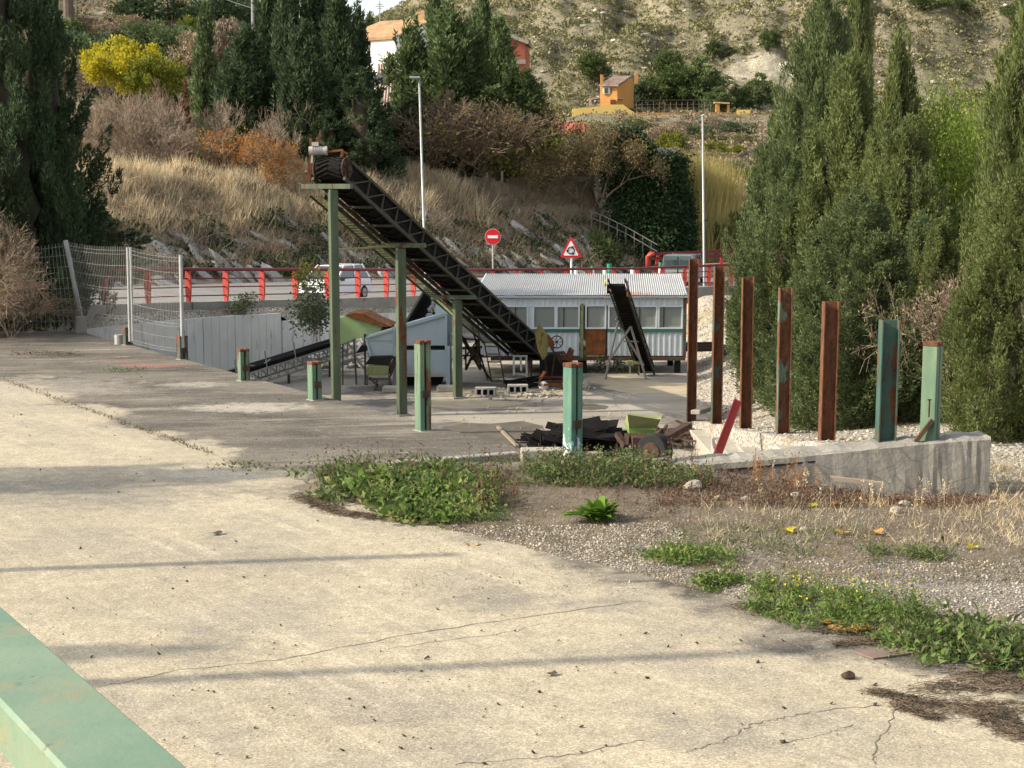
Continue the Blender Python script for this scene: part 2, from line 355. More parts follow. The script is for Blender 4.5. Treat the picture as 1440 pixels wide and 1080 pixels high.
# ------------------------------------------------------------------ ground sheets
PITZ = -2.35
ROW = [gnd(180, 485), gnd(257, 505), gnd(343, 535), gnd(443, 562), gnd(595, 605), gnd(805, 655)]
rdir = (ROW[0]-ROW[5]).normalized(); RANG = math.atan2(rdir.y, rdir.x)      # direction of the platform edge
EDGE0 = ROW[5]-rdir*.55+Vector((.10, .12, 0)); EDGE1 = ROW[0]+rdir*4.4

def slab_mat():
    m = M('concrete_slab_surface')
    fine = m.noise(55, 5, .8); mid = m.noise(1.1, 7, .62); big = m.noise(.33, 5, .6)
    warm = m.mix(m.ramp(big, (.40, 0.0), (.60, 1.0)), (.335, .288, .205), (.41, .352, .245))
    grey = m.mix(m.ramp(mid, (.35, 0.0), (.65, 1.0)), (.285, .25, .19), (.345, .302, .222))
    c = m.mix(m.ramp(m.noise(.55, 7, .65, (1, 1.6, 1), (0, 0, .5)), (.46, 0.0), (.60, 1.0)), warm, grey)
    st = m.noise(2.4, 6, .7, (.10, 1.9, 1), (0, 0, .93))
    c = m.mix(m.math('MULTIPLY', m.ramp(st, (.52, 0.0), (.66, 1.0)), .6), c, (.46, .40, .29))
    c = m.mix(m.math('MULTIPLY', m.ramp(m.noise(3.1, 7, .7, (.09, 2.2, 1), (0, 0, .80)), (.60, 0.0), (.72, 1.0)), .5), c, (.25, .215, .165))
    # the older, darker concrete of the far part, with a border of its own
    g = m.xyz(); s = m.math('ADD', m.math('SUBTRACT', g[1], 20.0), m.math('MULTIPLY', m.math('ADD', g[0], 4.2), 1.35))
    s = m.math('ADD', s, m.math('MULTIPLY', m.math('SUBTRACT', m.noise(.5, 8, .65), .5), 7.5))
    old = m.mix(m.ramp(m.noise(.45, 8, .7, (.6, 1.5, 1)), (.38, 0.0), (.60, 1.0)), (.066, .058, .047), (.155, .136, .108))
    old = m.mix(m.ramp(m.noise(1.7, 8, .75, (.7, 1.8, 1)), (.60, 0.0), (.68, 1.0)), old, (.31, .28, .23))
    old = m.mix(m.math('MULTIPLY', m.ramp(m.noise(.9, 8, .7, (.25, 2.2, 1), (0, 0, -.2)), (.52, 0.0), (.68, 1.0)), .8), old, (.27, .235, .185))
    old = m.mix(m.math('MULTIPLY', m.ramp(m.noise(1.0, 7, .7, (.5, 1.6, 1), (0, 0, 1)), (.60, 0.0), (.72, 1.0)), .7), old, (.085, .075, .062))
    c = m.mix(m.ramp(m.math('MULTIPLY', s, .1), (.0, 0.0), (.07, 1.0)), c, old)
    for (px, py, rx, ry, cc, k) in ((350, 573, 1.3, .7, (.38, .345, .285), .75), (300, 668, .8, .4, (.40, .36, .30), .7), (270, 541, .8, .5, (.36, .33, .275), .6),
                                    (215, 514, .8, .5, (.26, .12, .10), .75), (165, 507, .8, .4, (.25, .13, .11), .5), (445, 622, 1.3, .45, (.10, .085, .068), .9),
                                    (190, 940, .0, .0, (.2, .18, .15), .0), (60, 545, 2.2, 1.8, (.32, .285, .23), .5), (700, 845, .6, .55, (.20, .18, .15), .6), (860, 850, .5, .3, (.22, .195, .16), .55), (300, 905, .5, .6, (.2, .18, .15), .5), (1010, 800, .7, .6, (.2, .18, .15), .5), (380, 790, 1.0, .6, (.21, .19, .155), .4), (990, 1030, .5, .5, (.22, .2, .165), .4), (560, 1000, .6, .35, (.23, .2, .165), .4), (500, 690, 1.6, .7, (.15, .13, .1), .6), (120, 690, 2.4, 1.2, (.17, .155, .13), .6)):
        if rx == 0: continue
        p = gnd(px, py); c = m.mix(m.math('MULTIPLY', ellipse(m, p.x, p.y, rx, ry, .75, .9), k), c, cc)
    vo = m.voro(70, out='Color'); vs = m.n.new('ShaderNodeSeparateColor'); m.l.new(vo, vs.inputs[0])
    c = m.mix(1.0, c, m.ramp(vs.outputs[0], (.0, .72), (.25, .92), (.75, 1.06), (1.0, 1.34)), 'MULTIPLY')
    c = m.mix(1.0, c, m.ramp(m.noise(5, 6, .75), (.3, .80), (.7, 1.18)), 'MULTIPLY')
    c = m.mix(1.0, c, m.ramp(fine, (.28, .62), (.5, 1.0), (.72, 1.36)), 'MULTIPLY')
    c = m.mix(m.ramp(m.noise(26, 3, .6), (.70, 0.0), (.76, 1.0)), c, (.12, .1, .08))
    c = m.mix(m.ramp(m.noise(48, 2, .5), (.66, 0.0), (.72, 1.0)), c, (.62, .57, .47))
    m.col(c)
    m.bump(m.math('ADD', m.math('MULTIPLY', fine, .5), m.noise(18, 6, .75)), .55, .012)
    return m.done(.88, 0, .2)
SL = slab_mat()
b = MB(); poly = [(-60, -9, 0), (14, -9, 0), (14, 9.0, 0), (5.6, 10.4, 0), (2.7, 13.2, 0), (.7, 15.4, 0), (-.5, 17.4, 0), (.2, 18.6, 0), (EDGE0.x+.05, 19.25, 0), tuple(EDGE0), tuple(EDGE1), (-60, EDGE1.y+2, 0)]
b.prism([(x, y, -2.7) for x, y, z in poly], (0, 0, 2.7)); slab = b.build('concrete_slab', SL, None, 'structure')
def ground_line(name, pts, wd, z, mat, parent, wob=.02, n=10):
    P = []
    for (a, c) in zip(pts[:-1], pts[1:]):
        for i in range(n): P.append(Vector(a).lerp(Vector(c), i/n))
    P.append(Vector(pts[-1])); bb = MB(); V = []
    for i, p in enumerate(P):
        d = (P[min(i+1, len(P)-1)]-P[max(0, i-1)]).normalized(); s_ = Vector((-d.y, d.x, 0)); o = R.uniform(-wob, wob); q = wd*R.uniform(.45, 1.2)
        V += [p+s_*(o-q/2)+Vector((0, 0, z)), p+s_*(o+q/2)+Vector((0, 0, z))]
    bb.add(V, [(2*i, 2*i+2, 2*i+3, 2*i+1) for i in range(len(P)-1)]); return bb.build(name, mat, parent)
crk = pm('crack_dirt', (.10, .08, .062), (.15, .125, .095), 8, .95, 0)
for pts, wd in (([(130, 968), (250, 943), (400, 927), (560, 895), (720, 870), (905, 845)], 0.010), ([(545, 912), (690, 893), (760, 878)], .007),
                ([(960, 1058), (985, 1052), (1020, 1042), (1060, 1018), (1110, 1008), (1170, 997), (1240, 992)], .008), ([(1228, 1075), (1234, 1045), (1262, 996)], .008),
                ([(640, 1075), (800, 1062), (905, 1040)], .008), ([(1100, 1044), (1150, 1035), (1200, 1020)], .007),
                ([(18, 522), (110, 515), (245, 506)], .06)):
    ground_line('crack', [gnd(*p) for p in pts], wd, .003, crk, slab)

pitm = pm('yard_floor_concrete', (.27, .24, .195), (.36, .32, .255), .5, .9, .4, 20, (.5, 1.6, 1), c3=(.135, .118, .098), sc3=.30, t3=.50)
b = MB(); b.add([(-22, 17.5, PITZ), (7, 17.5, PITZ), (7, 64, PITZ), (-22, 64, PITZ)], [(0, 1, 2, 3)]); b.build('yard_floor', pitm, None, 'structure')
dustm = pm('light_dust', (.44, .36, .24), (.36, .30, .21), 2, .95, .3, 30)
mud = pm('dark_mud_stain', (.085, .075, .055), (.13, .112, .085), 2, .95, .3, 30)
def patch(name, px, py, rx, ry, z, mat, seed, h=.03):
    p = gnd(px, py, z); bb = MB(); n = 28; V = [p+Vector((0, 0, h))]
    for k in range(n):
        t = 2*math.pi*k/n; q = 1+.7*float(vnoise(math.cos(t)*2+seed, math.sin(t)*2, 1, seed))
        V.append(p+Vector((rx*q*math.cos(t), ry*q*math.sin(t), .004)))
    bb.add(V, [(0, 1+k, 1+(k+1) % n) for k in range(n)]); return bb.build(name, mat, None, 'structure', True)
patch('mud_patch', 690, 612, 1.6, 2.2, PITZ, mud, 3); patch('dust_patch', 655, 568, 1.5, 1.0, PITZ, dustm, 4, .02); patch('dust_patch', 920, 545, 1.5, 1.6, PITZ, dustm, 6, .02)
patch('dust_patch', 700, 552, 2.4, .9, PITZ, dustm, 14, .02); patch('mud_patch', 830, 572, .5, .6, PITZ, mud, 8, .01); patch('dust_patch', 860, 535, 1.0, 1.2, PITZ, dustm, 9, .02)

# soil in front of the near wall
def soil_edge(Y):      # x of the border between slab and soil
    return np.interp(Y, [8, 10.4, 11.0, 11.9, 13.0, 13.7, 15.2, 16.4, 17.6, 18.3, 20], [5.6, 4.05, 3.3, 2.45, 1.35, .75, -.75, -1.9, -3.0, -2.7, -2.0])
def soil_z(X, Y):
    d = X-soil_edge(Y)-.5*vnoise(X, Y, 1.6, 5)
    return -.03+.075*sstep(-.1, .7, d)+.05*sstep(.6, 3, d)*(.6+1.0*vnoise(X, Y, .7, 9))+.05*vnoise(X, Y, 3.0, 12)*sstep(.1, 1, d)-.40*sstep(1.6, 5.4, X)*sstep(15.6, 18.5, Y)
def soil_mat():
    m = M('bare_soil_and_gravel')
    soil = m.mix(m.ramp(m.noise(1.3, 8, .7), (.38, 0.0), (.62, 1.0)), (.13, .10, .075), (.20, .165, .125))
    gr = m.ramp(m.voro(42), (.05, (.44, .40, .34)), (.45, (.24, .21, .175)), (.8, (.10, .085, .07)))
    g = m.xyz(); near = m.ramp(m.math('ADD', m.math('MULTIPLY', g[1], .05), m.math('MULTIPLY', m.noise(.9, 6, .7), .5)), (.88, 1.0), (1.02, 0.0))
    c = m.mix(near, soil, gr); c = m.mix(m.ramp(m.noise(24, 4, .7), (.60, 0.0), (.68, 1.0)), c, (.34, .31, .26))
    m.col(c); m.bump(m.noise(28, 7, .8), .8, .03); return m.done(.95, 0, .1)
SOILM = soil_mat()
ys = np.linspace(7.5, 19.0, 114); xs = np.concatenate([np.linspace(-4, 8, 130), np.linspace(8.3, 40, 40)]); X, Y = np.meshgrid(xs, ys, indexing='ij')
grid_mesh('soil', X, Y, soil_z(X, Y), SOILM)

# gravel slope on the right, with the ramp that falls away behind the near wall
def gz(X, Y):
    X = np.asarray(X, float); Y = np.asarray(Y, float)
    rmp = np.interp(Y, [15, 19.0, 38.5, 46, 62, 70, 90], [.2, .18, -2.38, -2.15, -1.1, -1.0, -1.3])
    rt = np.interp(Y, [15, 19, 20.5, 27, 38, 50, 66, 90], [-.38, -.36, -.34, -.62, -1.35, -1.6, -1.0, -1.2])
    lo = np.interp(Y, [19, 22], [5.0, 5.2]); hi = np.interp(Y, [19, 22], [6.5, 8.5]); tt = np.clip((X-lo)/(hi-lo), 0, 1); z = rmp+(rt-rmp)*tt*tt*(3-2*tt); bx = np.interp(Y, [36, 38.4, 45, 49, 53, 60], [3.4, 3.1, 4.4, 5.6, 6.2, 6.5])
    k = sstep(-.3, 3.2, X-bx); z = np.where(Y > 37, -2.5+(z+2.5)*np.maximum(k, .0), z)
    z = np.where((Y <= 37) & (X < 4.72), -2.6, z); z = np.where((Y < 19.3) & (X < 6.2), -2.7, z)
    return z+.10*vnoise(X, Y, .8, 21)+.05*vnoise(X, Y, 3, 22)+.25*sstep(12, 30, X)*vnoise(X, Y, .2, 23)
def gravel_mat():
    m = M('white_gravel'); v = m.ramp(m.voro(13), (.0, (.58, .53, .45)), (.42, (.42, .38, .315)), (.75, (.20, .17, .135)))
    c = m.mix(m.ramp(m.noise(.42, 8, .7), (.50, 0.0), (.64, 1.0)), v, (.27, .225, .145))
    c = m.mix(m.ramp(m.noise(.9, 8, .75, (.6, 1.4, 1)), (.57, 0.0), (.68, 1.0)), c, (.17, .15, .10))
    c = m.mix(m.ramp(m.noise(9, 4, .7), (.62, 0.0), (.70, 1.0)), c, (.64, .59, .51))
    m.col(c); m.bump(m.math('ADD', m.voro(13), m.noise(6, 6, .7)), .9, .05); return m.done(.95, 0, .1)
GRM = gravel_mat()
ys = np.concatenate([np.linspace(18.65, 62, 150), np.linspace(63, 69, 12)]); xs = np.concatenate([np.linspace(2.2, 13, 90), np.linspace(13.4, 60, 60)]); X, Y = np.meshgrid(xs, ys, indexing='ij')
grid_mesh('gravel_slope', X, Y, gz(X, Y), GRM)

# road
RAILP = [(-160, 36.5), (-60, 42.5), (30, 44.5), (88, 45.8), (145, 47.0), (207, 48.0), (264, 49.0), (317, 50.6), (368, 52.2), (415, 53.7), (460, 55.2), (503, 57), (543, 59), (581, 61), (620, 63), (657, 65), (693, 66.6), (727, 67.8), (762, 69), (796, 70), (831, 71), (863, 72), (897, 73.4), (931, 74.7), (963, 76), (997, 77), (1029, 77.6), (1062, 78.2), (1095, 79), (1128, 80), (1160, 81), (1200, 82)]
RTY = lambda x: np.interp(x, [-200, 264, 700, 900, 1000, 1063, 1200], [386, 377.5, 378.5, 376.5, 372.5, 369.5, 365])
RAIL = [at(x, RTY(x), Y) for x, Y in RAILP]
RH = 1.15
def road_z(x): return np.interp(x, [-20, -8, 0, 10, 30], [-.6, -1.0, -1.3, -1.6, -1.6])
foot = [(-40, 52), (-26, 58), (-19.5, 69), (-13.6, 76), (-8.6, 81.5), (-3.5, 86), (1.8, 90), (6.8, 93.5), (11.5, 96), (18, 112), (40, 130)]
b = MB(); n = 40
ln = [Vector((RAIL[0].x-30, RAIL[0].y-12, 0))]+[Vector((p.x, p.y+.15, 0)) for p in RAIL]+[Vector((60, 84, 0))]
def along(P, t):
    L = [0]
    for a, c in zip(P[:-1], P[1:]): L.append(L[-1]+(Vector(c)-Vector(a)).length)
    return [float(np.interp(t*L[-1], L, [p[i] for p in P])) for i in range(2)]
V = []
for i in range(n+1):
    a = along(ln, i/n); f = along(foot, i/n)
    for k in range(5):
        q = k/4; x = a[0]*(1-q)+(f[0]+1.2)*q; y = a[1]*(1-q)+(f[1]+1.2)*q; V.append((x, y, float(road_z(x))))
b.add(V, [(i*5+k, (i+1)*5+k, (i+1)*5+k+1, i*5+k+1) for i in range(n) for k in range(4)]); b.build('road', MT['asphalt'], None, 'structure', True)
b = MB(); z0 = -3.2; b.add([(-1500, -400, z0), (1500, -400, z0), (1500, 2500, z0), (-1500, 2500, z0)], [(0, 1, 2, 3)]); b.build('ground', pm('dry_earth', (.22, .18, .12), (.28, .23, .16), .05, .95, 0), None, 'structure')

# embankment behind the road (grass bank with rock at its foot)
TOPY = [(-40, 300), (-26, 290), (-19.5, 272), (-13.6, 259), (-8.6, 255), (-3.5, 253), (1.8, 256), (6.8, 262), (9.8, 285)]
def emb(u, q):          # u along the foot (0..1 over the first nine points), q up the bank
    F = [Vector((x, y, 0)) for x, y in foot[:9]]; f = along(F, u); f = Vector((f[0], f[1], 0))
    f2 = along(F, min(1, u+.01)); f1 = along(F, max(0, u-.01)); d = Vector((f2[0]-f1[0], f2[1]-f1[1], 0)).normalized(); nrmv = Vector((-d.y, d.x, 0))
    zt = float(np.interp(u, [0, .25, .45, .65, .82, .92, 1], [2.9, 3.6, 4.6, 5.0, 5.2, 5.1, 4.8])); zb = float(road_z(f.x))-.15
    run = 10.5; p = f+nrmv*(run*q); s_ = q*q*(3-2*q)*.55+q*.45
    z = zb+(zt-zb)*s_ if q <= 1 else zt
    return Vector((p.x, p.y, z))
U = np.linspace(0, 1, 150); Q = np.linspace(-.03, 1.5, 60); X = np.zeros((150, 60)); Y = X.copy(); Z = X.copy()
for i, u in enumerate(U):
    for j, q in enumerate(Q): p = emb(u, q); X[i, j], Y[i, j], Z[i, j] = p
Z += (.9*vnoise(X, Y, .35, 31)+.5*vnoise(X, Y, 1.1, 32))*np.clip(Q*3, .0, 1)[None, :]
m = M('bank_soil'); c = m.mix(m.ramp(m.noise(.5, 8, .7), (.4, 0.0), (.6, 1.0)), (.20, .155, .105), (.28, .225, .155)); m.col(c); m.bump(m.noise(5, 7, .7), .8, .1); BANKM = m.done(.95)
grid_mesh('embankment', X, Y, Z, BANKM)
EMB = (X, Y, Z)
def emb_rand(n, q0, q1, u0=0, u1=1):
    i = np.clip(((u0+(u1-u0)*rnd(n))*149).astype(int), 0, 148); qq = q0+(q1-q0)*rnd(n); j = np.clip(np.interp(qq, Q, np.arange(60)).astype(int), 0, 58); a = rnd(n); c_ = rnd(n)
    g = lambda A: (A[i, j]*(1-a)+A[i+1, j]*a)*(1-c_)+(A[i, j+1]*(1-a)+A[i+1, j+1]*a)*c_
    return np.stack([g(EMB[0]), g(EMB[1]), g(EMB[2])], 1)
# far terrain: terrace behind the bank, wooded rise on the left, ravine in the middle, hill on the right
def hill_z(X, Y):
    X = np.asarray(X, float); Y = np.asarray(Y, float); az = X/np.maximum(Y, 1)
    left = np.interp(Y, [60, 85, 105, 118, 132, 175, 260, 400], [2.5, 4.2, 5.0, 5.8, 9, 27, 45, 60])
    midd = np.interp(Y, [60, 85, 105, 130, 160, 200, 300], [2.5, 4.2, 5.0, 6.5, 9, 12, 20])
    right = np.interp(Y, [60, 104, 116, 130, 165, 195, 199, 212, 230, 260, 300], [-2.8, -2.8, -.2, 3.2, 9.2, 14.0, 15.3, 15.6, 20, 31, 44])
    z = left+(midd-left)*sstep(-.20, -.12, az); z = z+(right-z)*sstep(.075, .095, az)
    z = z+(right-z)*sstep(145, 188, Y)*sstep(-.02, .06, az)
    ridge = np.interp(X, [-120, -46, -30, -22, -5, 25, 60, 150], [30, 43, 50, 55.5, 66, 86, 110, 150])
    hb = 15.6+(ridge-15.6)*np.clip((Y-208)/150, 0, 1.0)**.92; hb = hb-np.maximum(Y-358, 0)*.25
    k = sstep(-.16, -.10, az)*sstep(205, 235, Y); z = z*(1-k)+hb*k
    gul = np.abs(az-(.06+(Y-215)*.00052)); z = z-4.5*np.exp(-(gul/.012)**2)*sstep(225, 260, Y)
    yt = np.interp(az, [-.5, -.3, -.19, -.11, -.04, .02, .07, .115, .125], [70, 79, 88, 93.5, 98, 101.5, 105, 107, 90])+1.5
    z = np.where(Y < yt, -3.5, z)
    far = sstep(206, 240, Y)
    z = z+far*(7.5*vnoise(X, Y, .035, 41)+3.0*vnoise(X, Y, .10, 42)-5*np.maximum(0, .12-np.abs(vnoise(X*1.6, Y*.55, .045, 44)))/.12*.6)+(1-far)*(1.3*vnoise(X, Y, .12, 43))*sstep(112, 130, Y)*(1-.8*np.exp(-((Y-204)/6)**2))
    ter = sstep(120, 135, Y)*(1-sstep(190, 197, Y))*sstep(.07, .1, az); zz = z/2.4; z = z*(1-ter*.6)+ter*.6*2.4*(np.floor(zz)+sstep(.55, 1, zz-np.floor(zz)))
    return z
ys = np.concatenate([np.linspace(95, 240, 170), np.linspace(242, 430, 110)]); azs = np.linspace(-.48, .55, 260); Y, A = np.meshgrid(ys, azs); X = A*Y
m = M('hillside_earth'); base = m.mix(m.ramp(m.noise(.06, 8, .7), (.40, 0.0), (.60, 1.0)), (.175, .155, .10), (.25, .222, .145))
base = m.mix(m.ramp(m.noise(.28, 8, .75), (.52, 0.0), (.64, 1.0)), base, (.31, .27, .20)); base = m.mix(m.ramp(m.noise(.5, 7, .75), (.56, 0.0), (.66, 1.0)), base, (.095, .082, .052))
cl = at(1055, 105, 232); base = m.mix(ellipse(m, cl.x+1, cl.y-6, 6.5, 5, .75, .9), base, m.mix(m.ramp(m.noise(.5, 8, .7), (.42, 0.0), (.58, 1.0)), (.50, .45, .34), (.30, .265, .19)))
m.col(base); m.bump(m.noise(.9, 8, .75), .9, .8); HILLM = m.done(.95, 0, .1)
grid_mesh('hillside', X, Y, hill_z(X, Y), HILLM)
# ------------------------------------------------------------------ near walls, kerb, posts
def wall_mat():
    m = M('stained_wall_concrete'); c = m.mix(m.ramp(m.noise(1.1, 8, .68), (.36, 0.0), (.62, 1.0)), (.20, .185, .155), (.32, .295, .25))
    c = m.mix(m.ramp(m.noise(3.2, 8, .75, (1, 1, .35)), (.56, 0.0), (.68, 1.0)), c, (.125, .112, .09))
    v = m.ramp(m.voro(2.6, 'DISTANCE_TO_EDGE'), (.0, 1.0), (.022, 0.0)); c = m.mix(m.math('MULTIPLY', v, .55), c, (.10, .09, .075))
    m.col(c); m.bump(m.math('ADD', m.noise(14, 8, .75), m.math('MULTIPLY', m.noise(3, 5), .5)), .7, .03); return m.done(.92)
WM = wall_mat()
def strip_wall(pts, th, zb):      # pts: (x, y, ztop); box segments joined into one wall, top and front subdivided and roughened
    bb = MB(); P = []
    for a, c in zip(pts[:-1], pts[1:]):
        for i in range(14): P.append(Vector(a).lerp(Vector(c), i/14))
    P.append(Vector(pts[-1])); V = []; zs = 5
    for p in P:
        jt = R.uniform(-.014, .014)
        V.append((p.x, p.y+th, zb))
        V.append((p.x, p.y+th, p.z+jt))
        V.append((p.x, p.y+.035, p.z+jt+R.uniform(-.006, .006)))
        for k in range(zs): V.append((p.x, p.y+R.uniform(-.012, .012), (p.z-.03)*(1-k/(zs-1))+zb*k/(zs-1)))
    r = 3+zs; n = len(P)
    bb.add(V, [(i*r+k, i*r+k+1, (i+1)*r+k+1, (i+1)*r+k) for i in range(n-1) for k in range(r-1)]+[tuple(range(r)), tuple((n-1)*r+k for k in range(r))[::-1]])
    return bb
nw = [tuple(at(790, 651, 19.02)), tuple(at(940, 655, 18.9)), tuple(at(1120, 640, 18.85)), tuple(at(1300, 622, 18.75)), tuple(at(1394, 615, 18.7))]
t = tag(strip_wall(nw, .55, -.9).build('retaining_wall', WM), 'cracked grey concrete wall ramping up to the right under the steel posts', 'wall')
bb = MB()
cr = [Vector(at(x, y, 18.86)) for x, y in ((945, 663), (1020, 659), (1110, 650), (1205, 641))]
for a, c in zip(cr[:-1], cr[1:]): bb.bar(a+Vector((0, .0, -.02)), c+Vector((0, .0, -.02)), .05, .022)
bb.build('wall_seam', MT['dark'], t)
ka, kb = gnd(547, 664), gnd(728, 649); kd = (kb-ka).normalized()
bb = MB()
for i in range(4):
    a = ka.lerp(kb, i/4+.004); c = ka.lerp(kb, (i+1)/4-.004); bb.bar(a+Vector((0, .1, .05)), c+Vector((0, .1, .05)), .17, .14)
tag(bb.build('kerb', MT['concrete'], bevel=.012), 'low pale concrete kerb along the weeds left of the pit corner', 'kerb')
p = gnd(752, 652); bb = MB(); bb.box((p.x+.12, p.y+.12, .07), (.62, .26, .24), .05)
tag(bb.build('concrete_block', MT['block'], bevel=.015), 'grey concrete end block of the kerb beside the blue-stained post', 'concrete block')

def hbeam(h, wd=.24, dp=.24):
    bb = MB(); t_ = .016
    bb.box((-wd/2+t_/2, 0, h/2), (t_, dp, h)); bb.box((wd/2-t_/2, 0, h/2), (t_, dp, h)); bb.box((0, .01, h/2), (wd-2*t_-.002, .014, h)); return bb
RP = [(1245, 450, 622, 19.2, 'green_old', 'dark green and rust steel post, next to the short bright green post'),
      (1162, 424, 629, 22.95, 'rust', 'all rusty brown steel post, third from the right end of the row'),
      (1100, 405, 631, 26.7, 'rust_half', 'rusty post with pale green upper right streak, fourth from right in the row'),
      (1048, 390, 616, 30.45, 'rust', 'dark brown rusty post behind the leaning red beam'),
      (1007, 375, 606, 34.2, 'green_old', 'mostly green steel post just right of the tallest rusty post'),
      (972, 364, 598, 37.95, 'rust', 'tall rusty brown post farthest back, at the cabin corner')]
for i, (px, yt, yb, Yd, mt, lab) in enumerate(RP):
    a = at(px, yb, Yd); h = at(px, yt, Yd).z-a.z
    t = thing('steel_post', lab, 'post', (a.x, a.y, a.z-.05), 'steel posts standing along the ramp wall', rz=R.uniform(-.05, .03))
    t.rotation_euler.y = R.uniform(-.006, .006)
    hbeam(h+.05).build('beam', MT[mt], t, world=False)
def stub(px, yt, yb, base, mt, lab, rz, w_=.195, grp='green stub posts along the platform edge', clip=True):
    Yd = base.y; h = at(px, yt, Yd).z-base.z
    t = thing('stub_post', lab, 'post', (base.x, base.y, base.z-.02), grp, rz)
    h += .02
    for s_ in (-1, 1):
        bb = MB(); bb.box((0, s_*(w_*.25+.008), (h-.06)/2), (w_, w_*.5-.016, h-.06)); bb.build('channel', MT[mt], t, world=False, bevel=.008)
        bb = MB(); bb.box((R.uniform(-.004, .004), s_*(w_*.25+.008), h-.03), (w_+.004, w_*.5-.012, .06)); bb.build('rusty_tip', MT['rust'], t, world=False, bevel=.006)
    if clip:
        bb = MB(); bb.box((-w_/2-.012, 0, h*.42), (.02, .12, .11)); bb.build('clip_plate', MT['rust_dark'], t, world=False)
    bb = MB(); bb.box((0, 0, .02), (w_+.05, w_+.05, .02), .1); bb.build('base_plate', MT['concrete'], t, world=False, bevel=.01)
    return t
STUBS = [(180, 460, 'green_old', 'short green stub post with a rusty top beside the grey can at the fence'), (257, 472, 'green_old', 'short green stub post at the right end of the mesh fence'),
      (343, 490, 'green', 'short split green stub post in front of the ribbed wall'), (443, 508, 'green', 'teal stub post at the end of the lying lattice conveyor'),
      (595, 478, 'green', 'waist-high bright green post with rusted top in front of the blue machine'), (805, 510, 'green_flake', 'green post with flaking blue-white foot standing in the weeds')]
for (px, yt, mt, lab), base in zip(STUBS, ROW): stub(px, yt, 0, base, mt, lab, RANG+R.uniform(-.05, .05))
q = at(1307, 621, 18.98); t = stub(1307, 480, 0, q, 'green', 'short bright green post with rust streak at the right end of the wall', RANG+.35, .205, 'steel posts standing along the ramp wall', False)
bb = MB(); bb.bar(q+Vector((-.22, -.12, .02)), q+Vector((-.02, -.16, .32)), .09, .05); bb.build('brace', MT['rust_dark'], t)
bb = MB(); bb.bar(q+Vector((-.07, -.17, .36)), q+Vector((-.07, -.17, .60)), .018); bb.bar(q+Vector((-.095, -.17, .595)), q+Vector((-.045, -.17, .595)), .016); bb.build('bolt', MT['rust_dark'], t)
# flaking paint at the foot of the near green post
# stepped ramp wall below the posts
for i in range(1, 6):
    px, yt, yb, Yd = RP[i][:4]; a = at(px, yb, Yd); y0 = RP[i-1][3]+.15 if i > 1 else 19.6
    bb = MB(); bb.hexa([(4.42, y0+.06, PITZ-.3), (5.3, y0+.06, PITZ-.3), (5.2, Yd+.3, PITZ-.3), (4.36, Yd+.3, PITZ-.3), (4.42, y0+.06, a.z+.0), (5.3, y0+.06, a.z+.0), (5.2, Yd+.3, a.z-.02), (4.36, Yd+.3, a.z-.02)])
    tag(bb.build('ramp_step', MT['block'], bevel=.02), ['', 'pale concrete step below the second rusty post from right', 'pale concrete step under the rusty post with the pale green streak', 'pale concrete step beside the foot of the dark brown post', 'pale concrete step behind the leaning red beam', 'long concrete step in front of the tallest rusty post'][i], 'concrete step', 'stepped blocks of the ramp wall')
a = at(1008, 640, 25.8); c = at(1037, 563, 27.2)
bb = MB(); t = thing('red_beam', 'bright red steel beam leaning on the dark brown post', 'beam', a)
bb.bar(a, c, .12, .03, (0, -1, .3)); bb.build('web', MT['redpost'], t)
bb = MB(); sdv = (c-a).cross(Vector((0, -1, .3))).normalized()
for s_ in (-1, 1): bb.bar(a+sdv*.065*s_+Vector((0, -.04, 0)), c+sdv*.065*s_+Vector((0, -.04, 0)), .02, .11, (0, -1, .3))
bb.build('flange', MT['redrail'], t)
bb = MB(); bb.bar(at(908, 632, 27.5), at(968, 598, 30.5), .16, .12); tag(bb.build('rusty_beam', MT['rust_dark']), 'dark rusty beam leaning on the block wall right of the lime hopper', 'beam')
bb = MB(); bb.bar(at(1168, 672, 18.3), at(1242, 681, 18.1), .10, .05); tag(bb.build('wooden_plank', MT['wood']), 'short weathered plank lying in the dry weeds by the grey wall', 'plank')

# near rail under the camera
h = .75; zr = HC-h
A = gnd(-75, 842, zr); Bp = gnd(175, 1081, zr); d = (Bp-A); d.z = 0; d.normalize(); Bp = Bp+d*.9; A = A-d*1.2
t = thing('green_railing', 'pale green box rail crossing the near lower left corner', 'railing', (A.x, A.y, 0))
mid = gnd(60, 970, zr); dn = Vector((d.y, -d.x, 0)); A2 = mid-d*2.6; B2 = mid+d*2.1
bb = MB(); bb.bar(A2+Vector((0, 0, -.04)), B2+Vector((0, 0, -.04)), .142, .085); bb.build('top_rail', MT['green_rail'], t, bevel=.006)
for k in (A2+d*.1, B2-d*.1):
    bb = MB(); bb.box((k.x, k.y, (zr-.08)/2), (.09, .09, zr-.08), math.atan2(d.y, d.x)); bb.build('post', MT['green_rail'], t)

